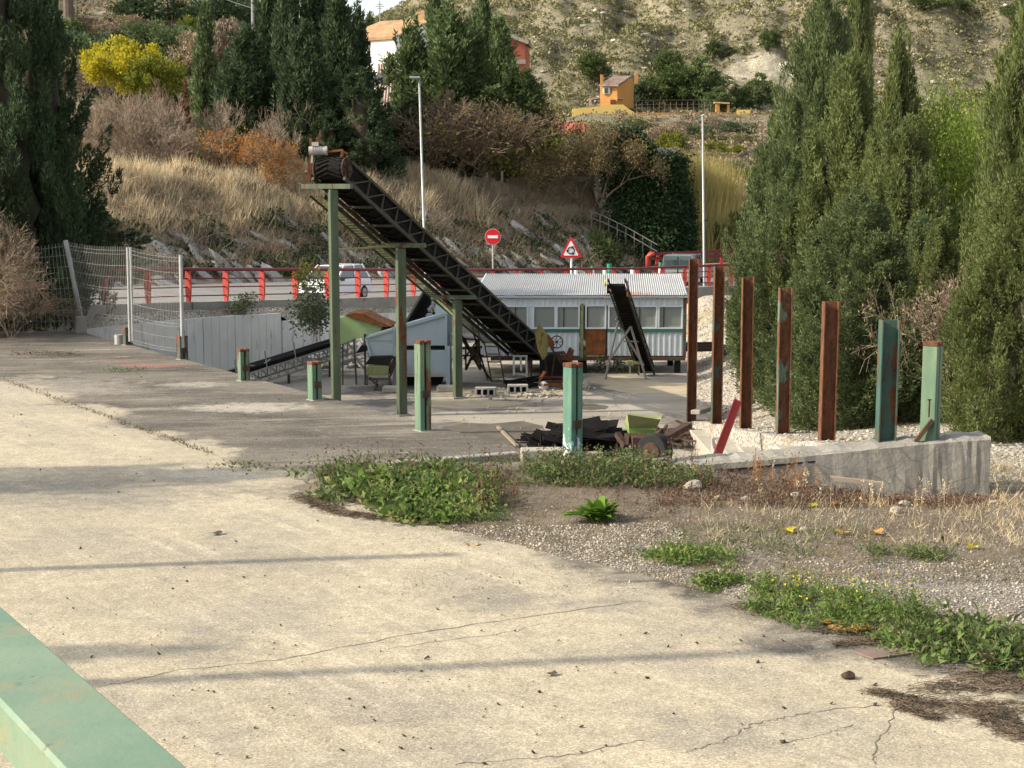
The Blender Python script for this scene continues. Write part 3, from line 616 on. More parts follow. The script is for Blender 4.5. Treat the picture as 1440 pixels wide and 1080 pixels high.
# ------------------------------------------------------------------ mesh fence on the far left of the slab
t = thing('mesh_fence', 'sagging wire mesh fence with a tilted post at the far edge of the slab', 'fence', gnd(118, 466))
def panel(c0, c1, c2, c3, nv, nh, r=.006, sag=.0):     # corners: bottom left, bottom right, top right, top left
    bb = MB(); bl = lambda u, v: (c0.lerp(c1, u)).lerp(c3.lerp(c2, u), v)+Vector((0, .05*math.sin(v*math.pi*4)*.4, -sag*math.sin(math.pi*u)))
    for i in range(nv+1): bb.tube([bl(i/nv, v) for v in (0, .2, .4, .6, .8, 1.02)], r, 3, False)
    for v in nh: bb.tube([bl(u, v) for u in (0, .25, .5, .75, 1)], r*1.15, 3, False)
    return bb
HH = [0, .03, .14, .26, .29, .42, .55, .58, .70, .82, .94, .98]
F0 = [at(20, 468, 40.2), at(118, 466, 38.8), at(182, 478, 35.2), at(256, 492, 32.1)]; F1 = [at(25, 352, 40.2), at(98, 343, 38.6), at(181, 349, 35.2), at(255, 360, 32.1)]
panel(F0[0]+Vector((0, 0, .05)), F0[1], F1[1], F1[0], 15, [0, .12, .25, .38, .5, .62, .75, .88, .98], .006).build('mesh_panel', MT['galv_old'], t)
panel(F0[1]+Vector((0, 0, -.1)), F0[2]+Vector((0, 0, -.1)), F1[2], F1[1], 34, HH, .0036, .05).build('mesh_panel', MT['galv_old'], t)
panel(F0[2]+Vector((0, 0, -.05)), F0[3]+Vector((0, 0, -.05)), F1[3], F1[2], 34, HH, .0032, .04).build('mesh_panel', MT['galv_old'], t)
for i, (a, c, r_) in enumerate(((at(118, 466, 38.9), at(92, 338, 38.6), .065), (at(183, 480, 35.1), at(179.5, 348, 35.1), .04), (at(187, 480, 35.05), at(183.5, 348, 35.05), .03), (at(257, 494, 32), at(254, 359, 32), .045))):
    bb = MB(); bb.tube([a, c], r_, 8); bb.build('fence_post', MT['galv'], t)
q = gnd(168, 484); bb = MB(); bb.tube([q, q+Vector((0, 0, .24))], .12, 14); tag(bb.build('metal_can', MT['galv']), 'grey metal can beside the farthest stub post', 'can')
q = gnd(114, 468); bb = MB(); bb.box((q.x, q.y, .22), (.28, .28, .46), .5); tag(bb.build('concrete_stub', MT['concrete'], bevel=.02), 'mossy short stub at the foot of the tilted fence post', 'post')

# ------------------------------------------------------------------ parapet with red railing, ribbed wall
ZB = lambda p: p.z-RH
bb = MB()
for a, c in zip(RAIL[:-1], RAIL[1:]):
    d = Vector((c.x-a.x, c.y-a.y, 0)).normalized(); nv = Vector((-d.y, d.x, 0)); za, zc = ZB(a), ZB(c); P = []
    for zz in (None, 1):
        for (p, s_, zt) in ((a, -1, za), (c, -1, zc), (c, 1, zc), (a, 1, za)):
            P.append(Vector((p.x, p.y, zt if zz else -3.1))+nv*(.2*s_)-d*0)
    bb.hexa(P)
tag(bb.build('parapet_wall', MT['concrete']), 'grey concrete parapet carrying the long red railing of the road', 'wall')
t = thing('road_railing', 'long red railing with tapered posts curving along the road', 'railing', RAIL[3])
bb = MB(); bb.tube([p+Vector((0, 0, -.03)) for p in RAIL], .062, 8); bb.build('top_rail', MT['redrail'], t, smooth=True)
for k in (.30, .56, .82):
    bb = MB(); bb.tube([Vector((p.x, p.y, p.z-RH*k)) for p in RAIL], .024, 5); bb.build('rail', MT['redrail'], t)
for a, c in zip(RAIL, RAIL[1:]+[RAIL[-1]*2-RAIL[-2]]):
    d = Vector((c.x-a.x, c.y-a.y, 0)).normalized(); bb = MB(); z0 = ZB(a)
    prof = [(-.08, 0), (.08, 0), (.13, .35), (.14, .7), (.10, 1.06), (-.10, 1.06), (-.14, .7), (-.13, .35)]
    fx = Vector((.92, -.39, 0)) if a.x < -3 else Vector((1, 0, 0))
    n_ = Vector((-fx.y, fx.x, 0)); bb.prism([Vector((a.x, a.y, z0))+fx*(u*.85)+Vector((0, 0, v))-n_*.04 for u, v in prof], n_*.08); bb.build('post', MT['redpost'], t)
# ribbed precast wall in front of the parapet
WP = [(60, 45.4, 470), (130, 46.2, 462), (200, 47.0, 455), (262, 48.0, 449), (330, 49.6, 444), (395, 51.6, 440.5)]; WP2 = [(397, 51.6, 452), (440, 53.2, 447), (500, 56, 442), (560, 58.6, 440), (640, 62.5, 440)]
for WQ, lab in ((WP, 'taller white ribbed precast wall at the left side of the pit'), (WP2, 'lower stained white ribbed wall behind the lime hood')):
    bb = MB()
    for a, c in zip(WQ[:-1], WQ[1:]):
        A_, B_ = at(a[0], a[2], a[1]), at(c[0], c[2], c[1]); dd = Vector((B_.x-A_.x, B_.y-A_.y, 0)); L = dd.length; d = dd.normalized(); nv = Vector((-d.y, d.x, 0)); k = max(1, round(L/.72))
        for i in range(k):
            p0 = A_.lerp(B_, i/k); p1 = A_.lerp(B_, (i+1)/k); j = R.uniform(-.02, .02)
            for f0, f1, th in ((.015, .50, 0), (.50, .515, .018), (.515, .985, 0), (.985, 1.0151, .03)):
                q0 = p0.lerp(p1, f0)+nv*(th+j); q1 = p0.lerp(p1, f1)+nv*(th+j); bk = nv*(.22-th-j); zb = Vector((0, 0, 1))
                f = lambda q_, z_: Vector((q_.x, q_.y, z_))
                bb.hexa([f(q0, -2.6), f(q1, -2.6), f(q1+bk, -2.6), f(q0+bk, -2.6), q0, q1, q1+bk, q0+bk])
    tag(bb.build('ribbed_wall', MT['panel']), lab, 'wall', 'ribbed precast walls of the pit')
bb = MB(); V = []
for i in range(40):
    x = 60+i*15; A_ = at(x, np.interp(x, [60, 130, 262, 395, 560, 640], [470, 462, 449, 440.5, 440, 440]), np.interp(x, [60, 130, 262, 395, 500, 560, 640], [45.4, 46.2, 48, 51.6, 56, 58.6, 62.5])); Yr = np.interp(x, [r_[0] for r_ in RAILP], [r_[1] for r_ in RAILP]); B_ = at(x+4, 430, Yr)
    V += [A_+Vector((0, .15, -.04 if x < 397 else -.3)), A_.lerp(B_, .5)+Vector((0, 0, .06+.05*R.random())), Vector((B_.x, B_.y, A_.z+.12))]
bb.add(V, [(i*3+k, i*3+3+k, i*3+4+k, i*3+k+1) for i in range(39) for k in range(2)]); bb.build('gravel_ledge', GRM, None, 'structure', True)

# ------------------------------------------------------------------ main conveyor
S0 = at(643, 414, 42.5)+Vector((0, 0, .05)); S2 = at(468, 259, 35.5)+Vector((0, 0, .05)); ax = (S2-S0).normalized()
cx = Vector((ax.y, -ax.x, 0)).normalized()
if cx.x < 0: cx = -cx
nz = cx.cross(ax).normalized()
if nz.z < 0: nz = -nz
S0 = S0-cx*.06+nz*.04
def CP_(s, u, v): return S0+ax*s+cx*u+nz*v
def proj(p):
    q = Vector(p)-Vector((0, 0, HC)); f_ = q.y*CP-q.z*SP; u_ = q.y*SP+q.z*CP; return 720+2000*q.x/f_, 540-2000*u_/f_
SL0, SL1 = -7.0, 6.0
while proj(CP_(SL1, 0, .31))[1] > 237 and SL1 < 12: SL1 += .02       # tail, head
t = thing('belt_conveyor', 'long black belt conveyor rising on green posts over the yard', 'conveyor', CP_(0, 0, -2), None); MAINC = t
HW = .44; TH = .52; DR = .25
bb = MB(); W2 = .38
# belt loop as profile around head and tail drums, swept across the width
prof = []
for k in range(9): a_ = -math.pi/2+math.pi*k/8; prof.append((SL1+DR*math.cos(a_), .31+DR*math.sin(a_)))
prof += [(SL0+1.0, .46), (SL0, .34)]
prof += [(SL0-.2, .2), (SL0, .05)]
bb.prism([CP_(s, -W2, v) for s, v in prof], cx*(2*W2)); belt = bb.build('belt', MT['rubber'], t)
bb = MB()
s_ = SL0+.4
while s_ < SL1-.15:
    for sg in (-1, 1): bb.bar(CP_(s_, 0, .025), CP_(s_+.28, sg*.33, .025), .07, .035, nz)
    s_ += .42
for k in range(7):
    a_ = -math.pi/2+math.pi*(k+.5)/7; c_, v_ = SL1+(DR+.02)*math.cos(a_), .31+(DR+.02)*math.sin(a_)
    for sg in (-1, 1): bb.bar(CP_(c_, 0, v_), CP_(SL1+(DR+.015)*math.cos(a_-.55), sg*.33, .31+(DR+.015)*math.sin(a_-.55)), .05, .03, nz)
bb.build('belt_chevrons', MT['rubber_rib'], belt)
for sg in (-1, 1):
    bb = MB(); u = sg*HW
    bb.bar(CP_(SL0, u, 0), CP_(SL1+.1, u, 0), .065, .08, nz); bb.bar(CP_(SL0-.1, u, TH), CP_(SL1-.1, u, TH), .06, .07, nz)
    n = 17
    for i in range(n):
        a_, c_ = SL0+.2+i*(SL1-SL0-.5)/n, SL0+.2+(i+1)*(SL1-SL0-.5)/n
        bb.bar(CP_(a_, u, .03), CP_(a_, u, TH-.03), .038, .038, ax); bb.bar(CP_(a_, u, TH-.03), CP_(c_, u, .03), .032, .032, cx)
        if i % 2 == 0: bb.bar(CP_(a_, u, .03), CP_(c_, u, .10), .02, .02, cx)
    bb.build('truss_side', MT['truss'], t)
bb = MB()
for sg in (-1, 1): bb.hexa([CP_(SL0, sg*.375, .30), CP_(SL1-.3, sg*.375, .30), CP_(SL1-.3, sg*.39, .30), CP_(SL0, sg*.39, .30), CP_(SL0, sg*.395, .58), CP_(SL1-.3, sg*.395, .58), CP_(SL1-.3, sg*.41, .58), CP_(SL0, sg*.41, .58)])
bb.build('skirt_boards', MT['rubber'], t)
for k in range(12):
    bb = MB(); s_ = SL0+.9+k*1.27; bb.bar(CP_(s_, -HW-.12, -.045), CP_(s_, HW, -.045), .06, .05, nz); bb.build('cross_bar', MT['truss'], t)
bb = MB()
bb.tube([CP_(SL1, -.40, .31), CP_(SL1, -.385, .31)], DR+.02, 20); bb.build('drum_flange', MT['rust_dark'], t)
bb = MB(); bb.tube([CP_(SL1, .385, .31), CP_(SL1, .415, .31)], DR+.02, 20); drum = bb.build('drum_flange', MT['rust_dark'], t)
bb = MB()
for k in range(6): a_ = math.pi*k/3; bb.bar(CP_(SL1, .42, .31), CP_(SL1+.24*math.cos(a_), .42, .31+.24*math.sin(a_)), .03, .05, cx)
bb.tube([CP_(SL1, .38, .31), CP_(SL1, .48, .31)], .07, 10); bb.build('hub', MT['rust_dark'], drum)
# head frame and motor
bb = MB(); r0 = CP_(SL1+.1, -.52, .3)
bb.bar(r0+Vector((-.1, 0, -.35)), r0+Vector((.0, 0, .35)), .10, .08); bb.bar(r0+Vector((.0, 0, .35)), r0+Vector((.22, .0, .8)), .09, .07); bb.bar(r0+Vector((0, 0, .4)), r0+Vector((-.03, 0, .72)), .07, .06)
bb.bar(r0+Vector((-.15, 0, -.1)), CP_(SL1-.8, -.55, .1), .08, .06); bb.build('head_bracket', MT['rust'], t)
mp = at(446, 212, CP_(SL1, 0, 0).y+.1); bb = MB()
bb.tube([mp+Vector((-.20, 0, 0)), mp+Vector((-.14, 0, 0)), mp+Vector((.12, .0, 0)), mp+Vector((.2, 0, .0))], .105, 14)
for k in range(5): bb.tube([mp+Vector((-.11+.05*k, 0, 0)), mp+Vector((-.095+.05*k, 0, 0))], .12, 14)
bb.tube([mp+Vector((.2, 0, 0)), mp+Vector((.25, 0, 0))], .115, 14); bb.box(mp+Vector((-.04, -.02, .16)), (.16, .13, .1)); bb.bar(mp+Vector((-.12, 0, -.1)), mp+Vector((-.14, 0, -.3)), .05, .05)
bb.build('motor', MT['cinder'], t, smooth=False)
bb = MB(); q0 = at(455, 214, mp.y); q1 = at(482, 211, mp.y); q2 = at(479, 224, mp.y); q3 = at(488, 216, mp.y+.5)
bb.bar(q0, q1, .05, .05); bb.bar(q1, q2, .06, .06); bb.bar(q1+Vector((0, .02, -.05)), q3, .05, .05); bb.bar(q3, q3+Vector((0, 0, -.3)), .05, .05); bb.build('guard_frame', MT['rust_bright'], t)
# walkway grating on the left side
bb = MB(); wl, wr = -.95, -.54; a0, a1 = -4.9, 7.5
for u in np.linspace(wl, wr, 8): bb.bar(CP_(a0, u, -.1), CP_(a1, u, -.1), .012, .016, nz)
s_ = a0
while s_ < a1: bb.bar(CP_(s_, wl, -.1), CP_(s_, wr, -.1), .014, .016, nz); s_ += .19
bb.build('walkway_grating', MT['olive'], t)
bb = MB(); bb.bar(CP_(a0, wl, -.1), CP_(a1, wl, -.1), .035, .05, nz); bb.bar(CP_(a0-1.2, wr, -.1), CP_(a1, wr, -.1), .05, .10, nz); bb.build('walkway_edge', MT['truss'], t)
for px, yt, yb, Yd, w_, x0, x1 in ((468, 262, 567, 35.5, .205, 425, 494), (563, 345, 585, 39.0, .235, 519, 598), (643, 418, 560, 42.5, .23, 607, 668)):
    tp = at(px, yt, Yd); bb = MB(); zb = PITZ+.02
    bb.box((tp.x, tp.y, (tp.z+zb)/2-.04), (w_, w_, tp.z-zb-.08), .42); post = bb.build('support_post', MT['green_dull'], t, bevel=.008)
    bb = MB(); e0, e1 = at(x0, yt, Yd+.25), at(x1, yt, Yd-.2); bb.bar(e0, e1, .14, .12); bb.build('cap_beam', MT['green_dull'], post)
    bb = MB(); bb.box((tp.x, tp.y, PITZ+.02), (.42, .42, .04), .42); bb.build('base_plate', MT['concrete'], post)
bb = MB(); bb.bar(at(612, 418, 42.7), at(642, 447, 42.5), .09, .07); bb.build('brace', MT['olive'], t); bb = MB(); bb.bar(at(470, 352, 35.6), at(562, 345, 39), .05, .05); bb.build('brace', MT['olive'], t)
# tail: feed hopper panels, wheel, guard
tq = CP_(SL0+.5, 0, 0)
bb = MB(); P0 = [at(752, 468, 45.2), at(757, 457, 45.2), at(767, 470, 45.4), at(768, 500, 45.4), at(763, 506, 45.3), at(756, 492, 45.2)]
bb.prism(P0, (.05, .06, .02)); bb.build('hopper_plate', MT['ochre'], t)
bb = MB(); bb.prism([at(769, 470, 46.5), at(777, 480, 46.6), at(777, 493, 46.6), at(770, 485, 46.5)], (.05, .05, 0)); bb.build('hopper_plate', MT['rust_bright'], t)
bb = MB(); c_ = at(783, 481, 46.6)
bb.tube([c_+Vector((.20*math.cos(a_), .03, .20*math.sin(a_))) for a_ in np.linspace(0, 2*math.pi, 19)], .022, 6)
for k in range(4): a_ = math.pi*k/4; bb.bar(c_-Vector((.2*math.cos(a_), -.03, .2*math.sin(a_))), c_+Vector((.2*math.cos(a_), .03, .2*math.sin(a_))), .02)
bb.build('pulley_wheel', MT['rust_dark'], t)
bb = MB(); bb.prism([at(758, 500, 47.2), at(790, 497, 47.2), at(806, 516, 47.2), at(796, 530, 47.2), at(760, 528, 47.2)], (.1, .8, 0)); bb.build('feed_hopper', MT['dark'], t)
bb = MB(); bb.prism([at(786, 499, 46.8), at(796, 499, 46.8), at(800, 489, 46.8), at(806, 494, 46.8), at(802, 508, 46.8), at(790, 506, 46.8)], (.05, .3, 0)); bb.build('chute', MT['rust'], t)
bb = MB()
for a_, c_ in (((766, 505), (770, 531)), ((748, 505), (747, 531)), ((800, 508), (803, 530)), ((775, 490), (800, 520)), ((780, 500), (776, 530)), ((785, 505), (806, 527))): bb = MB(); bb.bar(at(*a_, 46.7), at(*c_, 46.7), .055); bb.build('hopper_leg', MT['rust_dark'], t)

# lower trestle and stairs under the conveyor
t = thing('steel_trestle', 'rusty lattice trestle between the conveyor and the blue machine', 'trestle', at(672, 533, 46.5))
bb = MB()
for a_, c_ in (((648, 470), (690, 534)), ((664, 462), (686, 534)), ((650, 476), (672, 478)), ((652, 505), (672, 478)), ((655, 478), (655, 520)), ((672, 450), (676, 520)), ((648, 500), (680, 500)), ((660, 445), (668, 470))): bb.bar(at(*a_, 46.6), at(*c_, 46.6), .06)
bb.build('frame', MT['truss'], t)
bb = MB()
for a_, c_ in (((648, 472), (676, 520)), ((676, 474), (655, 520)), ((650, 490), (678, 488))): bb.bar(at(*a_, 47.2), at(*c_, 47.2), .09)
bb.prism([at(660, 492, 47.6), at(672, 490, 47.6), at(674, 506, 47.6), at(662, 507, 47.6)], (0, .3, 0)); bb.build('gearbox', MT['rust_dark'], t)
t = thing('steel_stair', 'narrow rusty steel stair with yellowish treads left of the white frame', 'stair', at(697, 534, 46.8))
A_, B_ = at(681, 481, 47.6), at(691, 535, 46.2); A2_, B2_ = at(699, 481, 47.6), at(709, 535, 46.2)
for a_, c_ in ((A_, B_), (A2_, B2_)): bb = MB(); bb.bar(a_, c_, .04, .12, (0, -1, 0)); bb.build('stringer', MT['rust_dark'], t)
for k in range(5):
    f = .12+k*.2; bb = MB(); a_ = A_.lerp(B_, f); c_ = A2_.lerp(B2_, f); bb.bar(a_, c_, .2, .035); bb.build('tread', MT['olive'], t)
bb = MB(); bb.bar(at(677, 481, 47.4), at(737, 481, 47.4), .35, .05); bb.build('landing', MT['olive'], t)
bb = MB()
for a_, c_ in (((722.5, 500), (722.5, 528)), ((740, 500), (741, 533)), ((722, 500.5), (741, 501)), ((722, 525), (741, 527)), ((732, 502), (733, 522))): bb.bar(at(*a_, 47.0), at(*c_, 46.7), .065)
tag(bb.build('white_stand', MT['offwhite']), 'small white open metal frame standing under the conveyor tail', 'frame')
# ------------------------------------------------------------------ blue machine, hood, hoppers
Yb = 45.0
t = thing('screening_machine', 'pale blue box-shaped screening machine on steel legs', 'machine', at(590, 545, Yb))
f = lambda pts, Y: [at(x, y, Y) for x, y in pts]
bb = MB(); bb.prism(f([(553, 463.5), (628, 442), (628, 486), (553, 486)], Yb), (0, 1.5, 0)); body = bb.build('upper_body', MT['blue'], t, bevel=.01)
bb = MB(); bb.bar(at(552, 463, Yb-.03), at(629, 441.3, Yb-.03), .10, .06, (0, 1, 0)); bb.bar(at(627.4, 441, Yb-.03), at(627.4, 524, Yb-.03), .07, .07); bb.bar(at(554, 463, Yb-.03), at(554, 486, Yb-.03), .05, .05); bb.build('frame', MT['blue'], body)
bb = MB(); bb.prism(f([(556, 486), (627, 486), (627, 492.5), (556, 492.5)], Yb+.15), (0, 1.2, 0)); bb.build('gap_strip', MT['dark'], t)
bb = MB(); bb.prism(f([(553, 492.5), (628, 492.5), (628, 523), (553, 523)], Yb), (0, 1.5, 0)); bb.build('lower_body', MT['blue'], t, bevel=.01)
bb = MB(); bb.prism(f([(628.5, 440), (641, 436), (640, 465), (632, 470), (632, 486), (628.5, 486)], Yb+.3), (0, 1.0, 0)); bb.build('side_chute', MT['blue'], t)
bb = MB(); bb.prism(f([(612, 430), (626, 425), (630, 437), (612, 444)], Yb+1.2), (0, .05, .0)); bb.build('top_hood', MT['blue2'], t)
bb = MB(); bb.prism(f([(515, 475), (553, 463.5), (553, 504), (522, 502)], Yb+.05), (0, 1.3, 0)); nose = bb.build('feed_nose', MT['blue2'], t, bevel=.01)
bb = MB(); bb.bar(at(514.5, 475.5, Yb), at(522, 503, Yb), .06, .06); bb.bar(at(514.5, 475.2, Yb), at(553, 463, Yb), .06, .06); bb.bar(at(516, 478, Yb+.01), at(553, 478, Yb+.01), .012, .03); bb.build('nose_frame', MT['blue2'], nose)
for x in (555, 630):
    bb = MB(); bb.box((at(x, 500, Yb).x, Yb+.0, (at(x, 486, Yb).z+PITZ)/2), (.12, .12, at(x, 486, Yb).z-PITZ)); bb.build('leg', MT['blue'], t)
    bb = MB(); bb.box((at(x, 500, Yb).x, Yb+1.5, (at(x, 486, Yb).z+PITZ)/2), (.12, .12, at(x, 486, Yb).z-PITZ)); bb.build('leg', MT['blue'], t)
bb = MB(); bb.bar(at(553, 527, Yb), at(632, 527, Yb), .1, .12); bb.build('base_frame', MT['galv'], t); bb = MB(); bb.bar(at(553, 527, Yb+1.5), at(632, 527, Yb+1.5), .1, .12); bb.build('base_frame', MT['galv'], t)
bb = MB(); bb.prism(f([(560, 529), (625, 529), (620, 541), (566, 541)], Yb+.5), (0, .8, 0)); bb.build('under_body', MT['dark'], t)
bb = MB()
for i, (a_, c_) in enumerate((((633, 470), (640, 476)), ((633, 484), (641, 486)), ((632, 505), (640, 506)), ((634, 470), (634, 530)), ((641, 465), (641, 530)))): bb.bar(at(*a_, Yb+.2), at(*c_, Yb+.7), .06)
bb.build('side_frame', MT['blue'], t)
for px, py, d_, lab in ((552, 549, (.62, .4, .2), 'pale stone block under the left leg of the blue machine'), (627, 548, (.55, .4, .2), 'pale stone block under the right leg of the blue machine')):
    p = gnd(px, py+4, PITZ); bb = MB(); bb.box((p.x, p.y+.2, PITZ+.1), d_, R.uniform(-.1, .1)); tag(bb.build('stone_block', MT['block'], bevel=.03), lab, 'block')
# light green hood
Yh = 46.3
t = thing('conveyor_hood', 'light green metal hood with a rusty bent roof left of the blue machine', 'hood', at(500, 550, Yh))
bb = MB(); bb.prism(f([(462, 470), (464, 458), (472, 449), (485, 444), (494, 444), (537, 459), (547, 459), (551, 461), (535, 467), (500, 477), (470, 488), (464, 484)], Yh), (0, 1.1, 0)); bb.build('hood_body', MT['lime'], t, bevel=.01)
bb = MB(); bb.prism(f([(484, 443.5), (498, 440), (511, 441), (530, 451), (550, 459), (536, 460)], Yh-.12), (.1, 1.3, .02)); bb.build('rusty_cover', MT['rust_bright'], t)
bb = MB(); bb.prism(f([(537, 460), (551, 459), (551, 464), (535, 467)], Yh-.06), (0, 1, 0)); bb.build('outlet', MT['dark'], t)
for a_, c_, w_ in (((497.5, 477), (502, 552), .055), ((513, 470), (514, 545), .07), ((482, 484), (482, 545), .05), ((479, 545), (515, 543), .04)):
    bb = MB(); bb.bar(at(*a_, Yh), at(*c_, Yh-.8), w_); bb.build('leg', MT['truss'], t)
# small hopper
Yk = 44.3
t = thing('small_hopper', 'olive steel hopper with a dark tray in front of the blue nose', 'hopper', at(533, 546, Yk))
bb = MB(); bb.prism(f([(515.5, 515), (547, 515), (546, 528), (516, 528)], Yk), (0, .8, 0)); bb.build('hopper_box', MT['olive'], t, bevel=.01)
bb = MB(); bb.prism(f([(514, 512), (520, 503), (553, 502), (547, 514)], Yk+.1), (0, .06, .0)); bb.prism(f([(519, 502), (552, 501), (553, 504), (521, 505)], Yk+.4), (0, .5, 0)); bb.build('tray', MT['dark'], t)
bb = MB(); bb.prism(f([(547, 514), (554, 503), (555, 515), (548, 532)], Yk+.1), (0, .7, 0)); bb.build('side_plate', MT['rust_dark'], t)
bb = MB()
for a_, c_ in (((517, 528), (516, 541)), ((547, 528), (549, 541)), ((519, 533), (547, 533)), ((520, 531), (530, 541)), ((530, 533), (529, 548)), ((531, 541), (527, 548))): bb.bar(at(*a_, Yk), at(*c_, Yk-.2), .06)
bb.build('stand', MT['truss'], t)
bb = MB(); bb.prism(f([(500, 497), (507, 487), (517, 486), (515, 494)], Yk+1.5), (0, .5, 0)); bb.build('spout', MT['dark'], t)
# rising rubble conveyor behind
t = thing('rubble_conveyor', 'short inclined conveyor loaded with rubble behind the blue machine', 'conveyor', at(600, 520, 48.5))
c0, c1 = at(566, 480, 47.2), at(603, 409, 49.3); d0, d1 = at(608, 480, 47.2), at(636, 405, 49.3)
bb = MB(); bb.hexa([c0, d0, d0+Vector((0, .1, -.15)), c0+Vector((0, .1, -.15)), c1, d1, d1+Vector((0, .1, -.15)), c1+Vector((0, .1, -.15))]); bl_ = bb.build('belt', MT['rubber'], t)
bb = MB(); e0, e1 = at(566, 462, 46.9), at(601, 401, 49.1); bb.hexa([c0, c0+Vector((.06, 0, 0)), e0+Vector((.06, 0, 0)), e0, c1, c1+Vector((.06, 0, 0)), e1+Vector((.06, 0, 0)), e1]); bb.build('side_board', MT['rubber'], t)
bb = MB(); bb.bar(e0, e1, .07, .07); bb.bar(d0, d1, .08, .14); bb.bar(at(600, 397, 49.2), at(600, 440, 49.2), .09); bb.bar(at(604, 415, 49.3), at(604, 520, 49.3), .09); bb.build('frame', MT['truss'], t)
bb = MB()
for i in range(75):
    u, v = R.uniform(.38, .92), R.uniform(.08, .95); p = (c0.lerp(d0, u)).lerp(c1.lerp(d1, u), v); bb.ico(p+Vector((0, -.03, .04)), R.uniform(.04, .12), 1, .3)
bb.build('rubble', MT['rock'], bl_)
# lying lattice conveyor
t = thing('lattice_conveyor', 'low lattice conveyor with a black belt lying at the foot of the ribbed wall', 'conveyor', (-7, 45, PITZ))
a0, a1 = at(300, 541, 43.2), at(500, 478, 48.6); bb = MB(); off = Vector((-.45, .32, 0))
for o_ in (Vector((0, 0, 0)), off):
    for hh in (0, .42): bb.bar(a0+o_-Vector((0, 0, hh)), a1+o_-Vector((0, 0, hh)), .055)
    for i in range(16):
        p = (a0+o_).lerp(a1+o_, i/16); q = (a0+o_).lerp(a1+o_, (i+1)/16); bb.bar(p, p-Vector((0, 0, .42)), .03); bb.bar(p, q-Vector((0, 0, .42)), .03)
bb.build('lattice_frame', MT['galv_old'], t)
bb = MB(); bb.hexa([a0+Vector((0, 0, .03)), a0+off+Vector((0, 0, .03)), a0+off+Vector((0, 0, .16)), a0+Vector((0, 0, .16)), a1+Vector((0, 0, .03)), a1+off+Vector((0, 0, .03)), a1+off+Vector((0, 0, .16)), a1+Vector((0, 0, .16))]); bb.build('belt', MT['rubber'], t)
bb = MB(); p = a0.lerp(a1, .1)
for u in (.15, .35, .55): q = a0.lerp(a1, u); bb.bar(q, q+Vector((-.05, 0, .55)), .04)
bb.tube([at(316, 522, 44), at(343, 514, 44.6), at(367, 515, 45), at(380, 505, 45.2)], .03, 5); bb.build('handrail', MT['galv_old'], t)
bb = MB()
for u in (.25, .5, .8): q = a0.lerp(a1, u)-Vector((0, 0, .42)); bb.bar(q, Vector((q.x, q.y, PITZ)), .08)
bb.build('leg', MT['truss'], t)
# small conveyor before the cabin
t = thing('small_conveyor', 'short steep black conveyor on crossed legs in front of the cabin door', 'conveyor', at(880, 532, 47))
k1, k0 = at(866, 407, 44.9), at(905, 522, 48.0); axs = (k1-k0).normalized(); cxs = Vector((1, .0, 0)); ns = cxs.cross(axs).normalized()
if ns.z < 0: ns = -ns
Ls = (k1-k0).length; K = lambda s, u, v: k0+axs*s+cxs*(u+.06)+ns*v
bb = MB(); bb.prism([K(s, -.22, v) for s, v in ((0, .0), (Ls-.1, .0), (Ls+.05, .1), (Ls+.05, .2), (Ls-.1, .3), (0, .3), (-.1, .15))], cxs*.44); bl_ = bb.build('belt', MT['rubber'], t)
bb = MB()
for i in range(24): bb.bar(K(.2+i*.145, -.2, -.015), K(.2+i*.145, .2, -.015), .04, .04, ns)
bb.build('belt_chevrons', MT['rubber_rib'], bl_)
for sg in (-1, 1):
    bb = MB(); u = sg*.27; bb.bar(K(-.2, u, 0), K(Ls, u, 0), .05, .06, ns); bb.bar(K(-.2, u, .34), K(Ls+.1, u, .34), .05, .06, ns)
    for i in range(12): bb.bar(K(i*Ls/12, u, 0), K(i*Ls/12, u, .34), .03); bb.bar(K(i*Ls/12, u, .34), K((i+1)*Ls/12, u, 0), .025)
    bb.build('truss_side', MT['truss'], t)
bb = MB()
for a_, c_ in (((869, 453), (851, 534)), ((869, 454), (905, 514)), ((887, 459), (908.5, 533)), ((887, 459), (853, 513)), ((866, 449), (888, 449)), ((876, 480), (899, 480))): bb.bar(at(*a_, 46.2), at(*c_, 46.9), .055)
bb.build('crossed_legs', MT['galv_old'], t)
bb = MB(); bb.box(at(892, 509.5, 47.6), (.55, .3, .1)); bb.bar(at(886, 512, 47.6), at(886, 525, 47.6), .05); bb.bar(at(898, 512, 47.6), at(899, 525, 47.6), .05); bb.build('foot_frame', MT['olive'], t)
bb = MB(); c_ = K(Ls-.12, -.36, .12); bb.tube([c_, c_+Vector((.1, 0, 0))], .15, 16); bb.build('drive_wheel', MT['rubber'], t)
bb = MB(); c_ = K(Ls+.08, -.40, .20); bb.tube([c_, c_+Vector((.06, 0, 0))], .10, 14); bb.build('wheel_guard', pm('yellow_paint', (.55, .50, .04), (.5, .45, .05), 3, .6, 0), t)
bb = MB(); c_ = K(Ls-.05, .29, .15); bb.tube([c_+Vector((0, 0, .18)), c_+Vector((.02, -.1, .0)), c_+Vector((.02, -.12, -.3))], .035, 6); bb.build('head_bracket', MT['rust'], t)

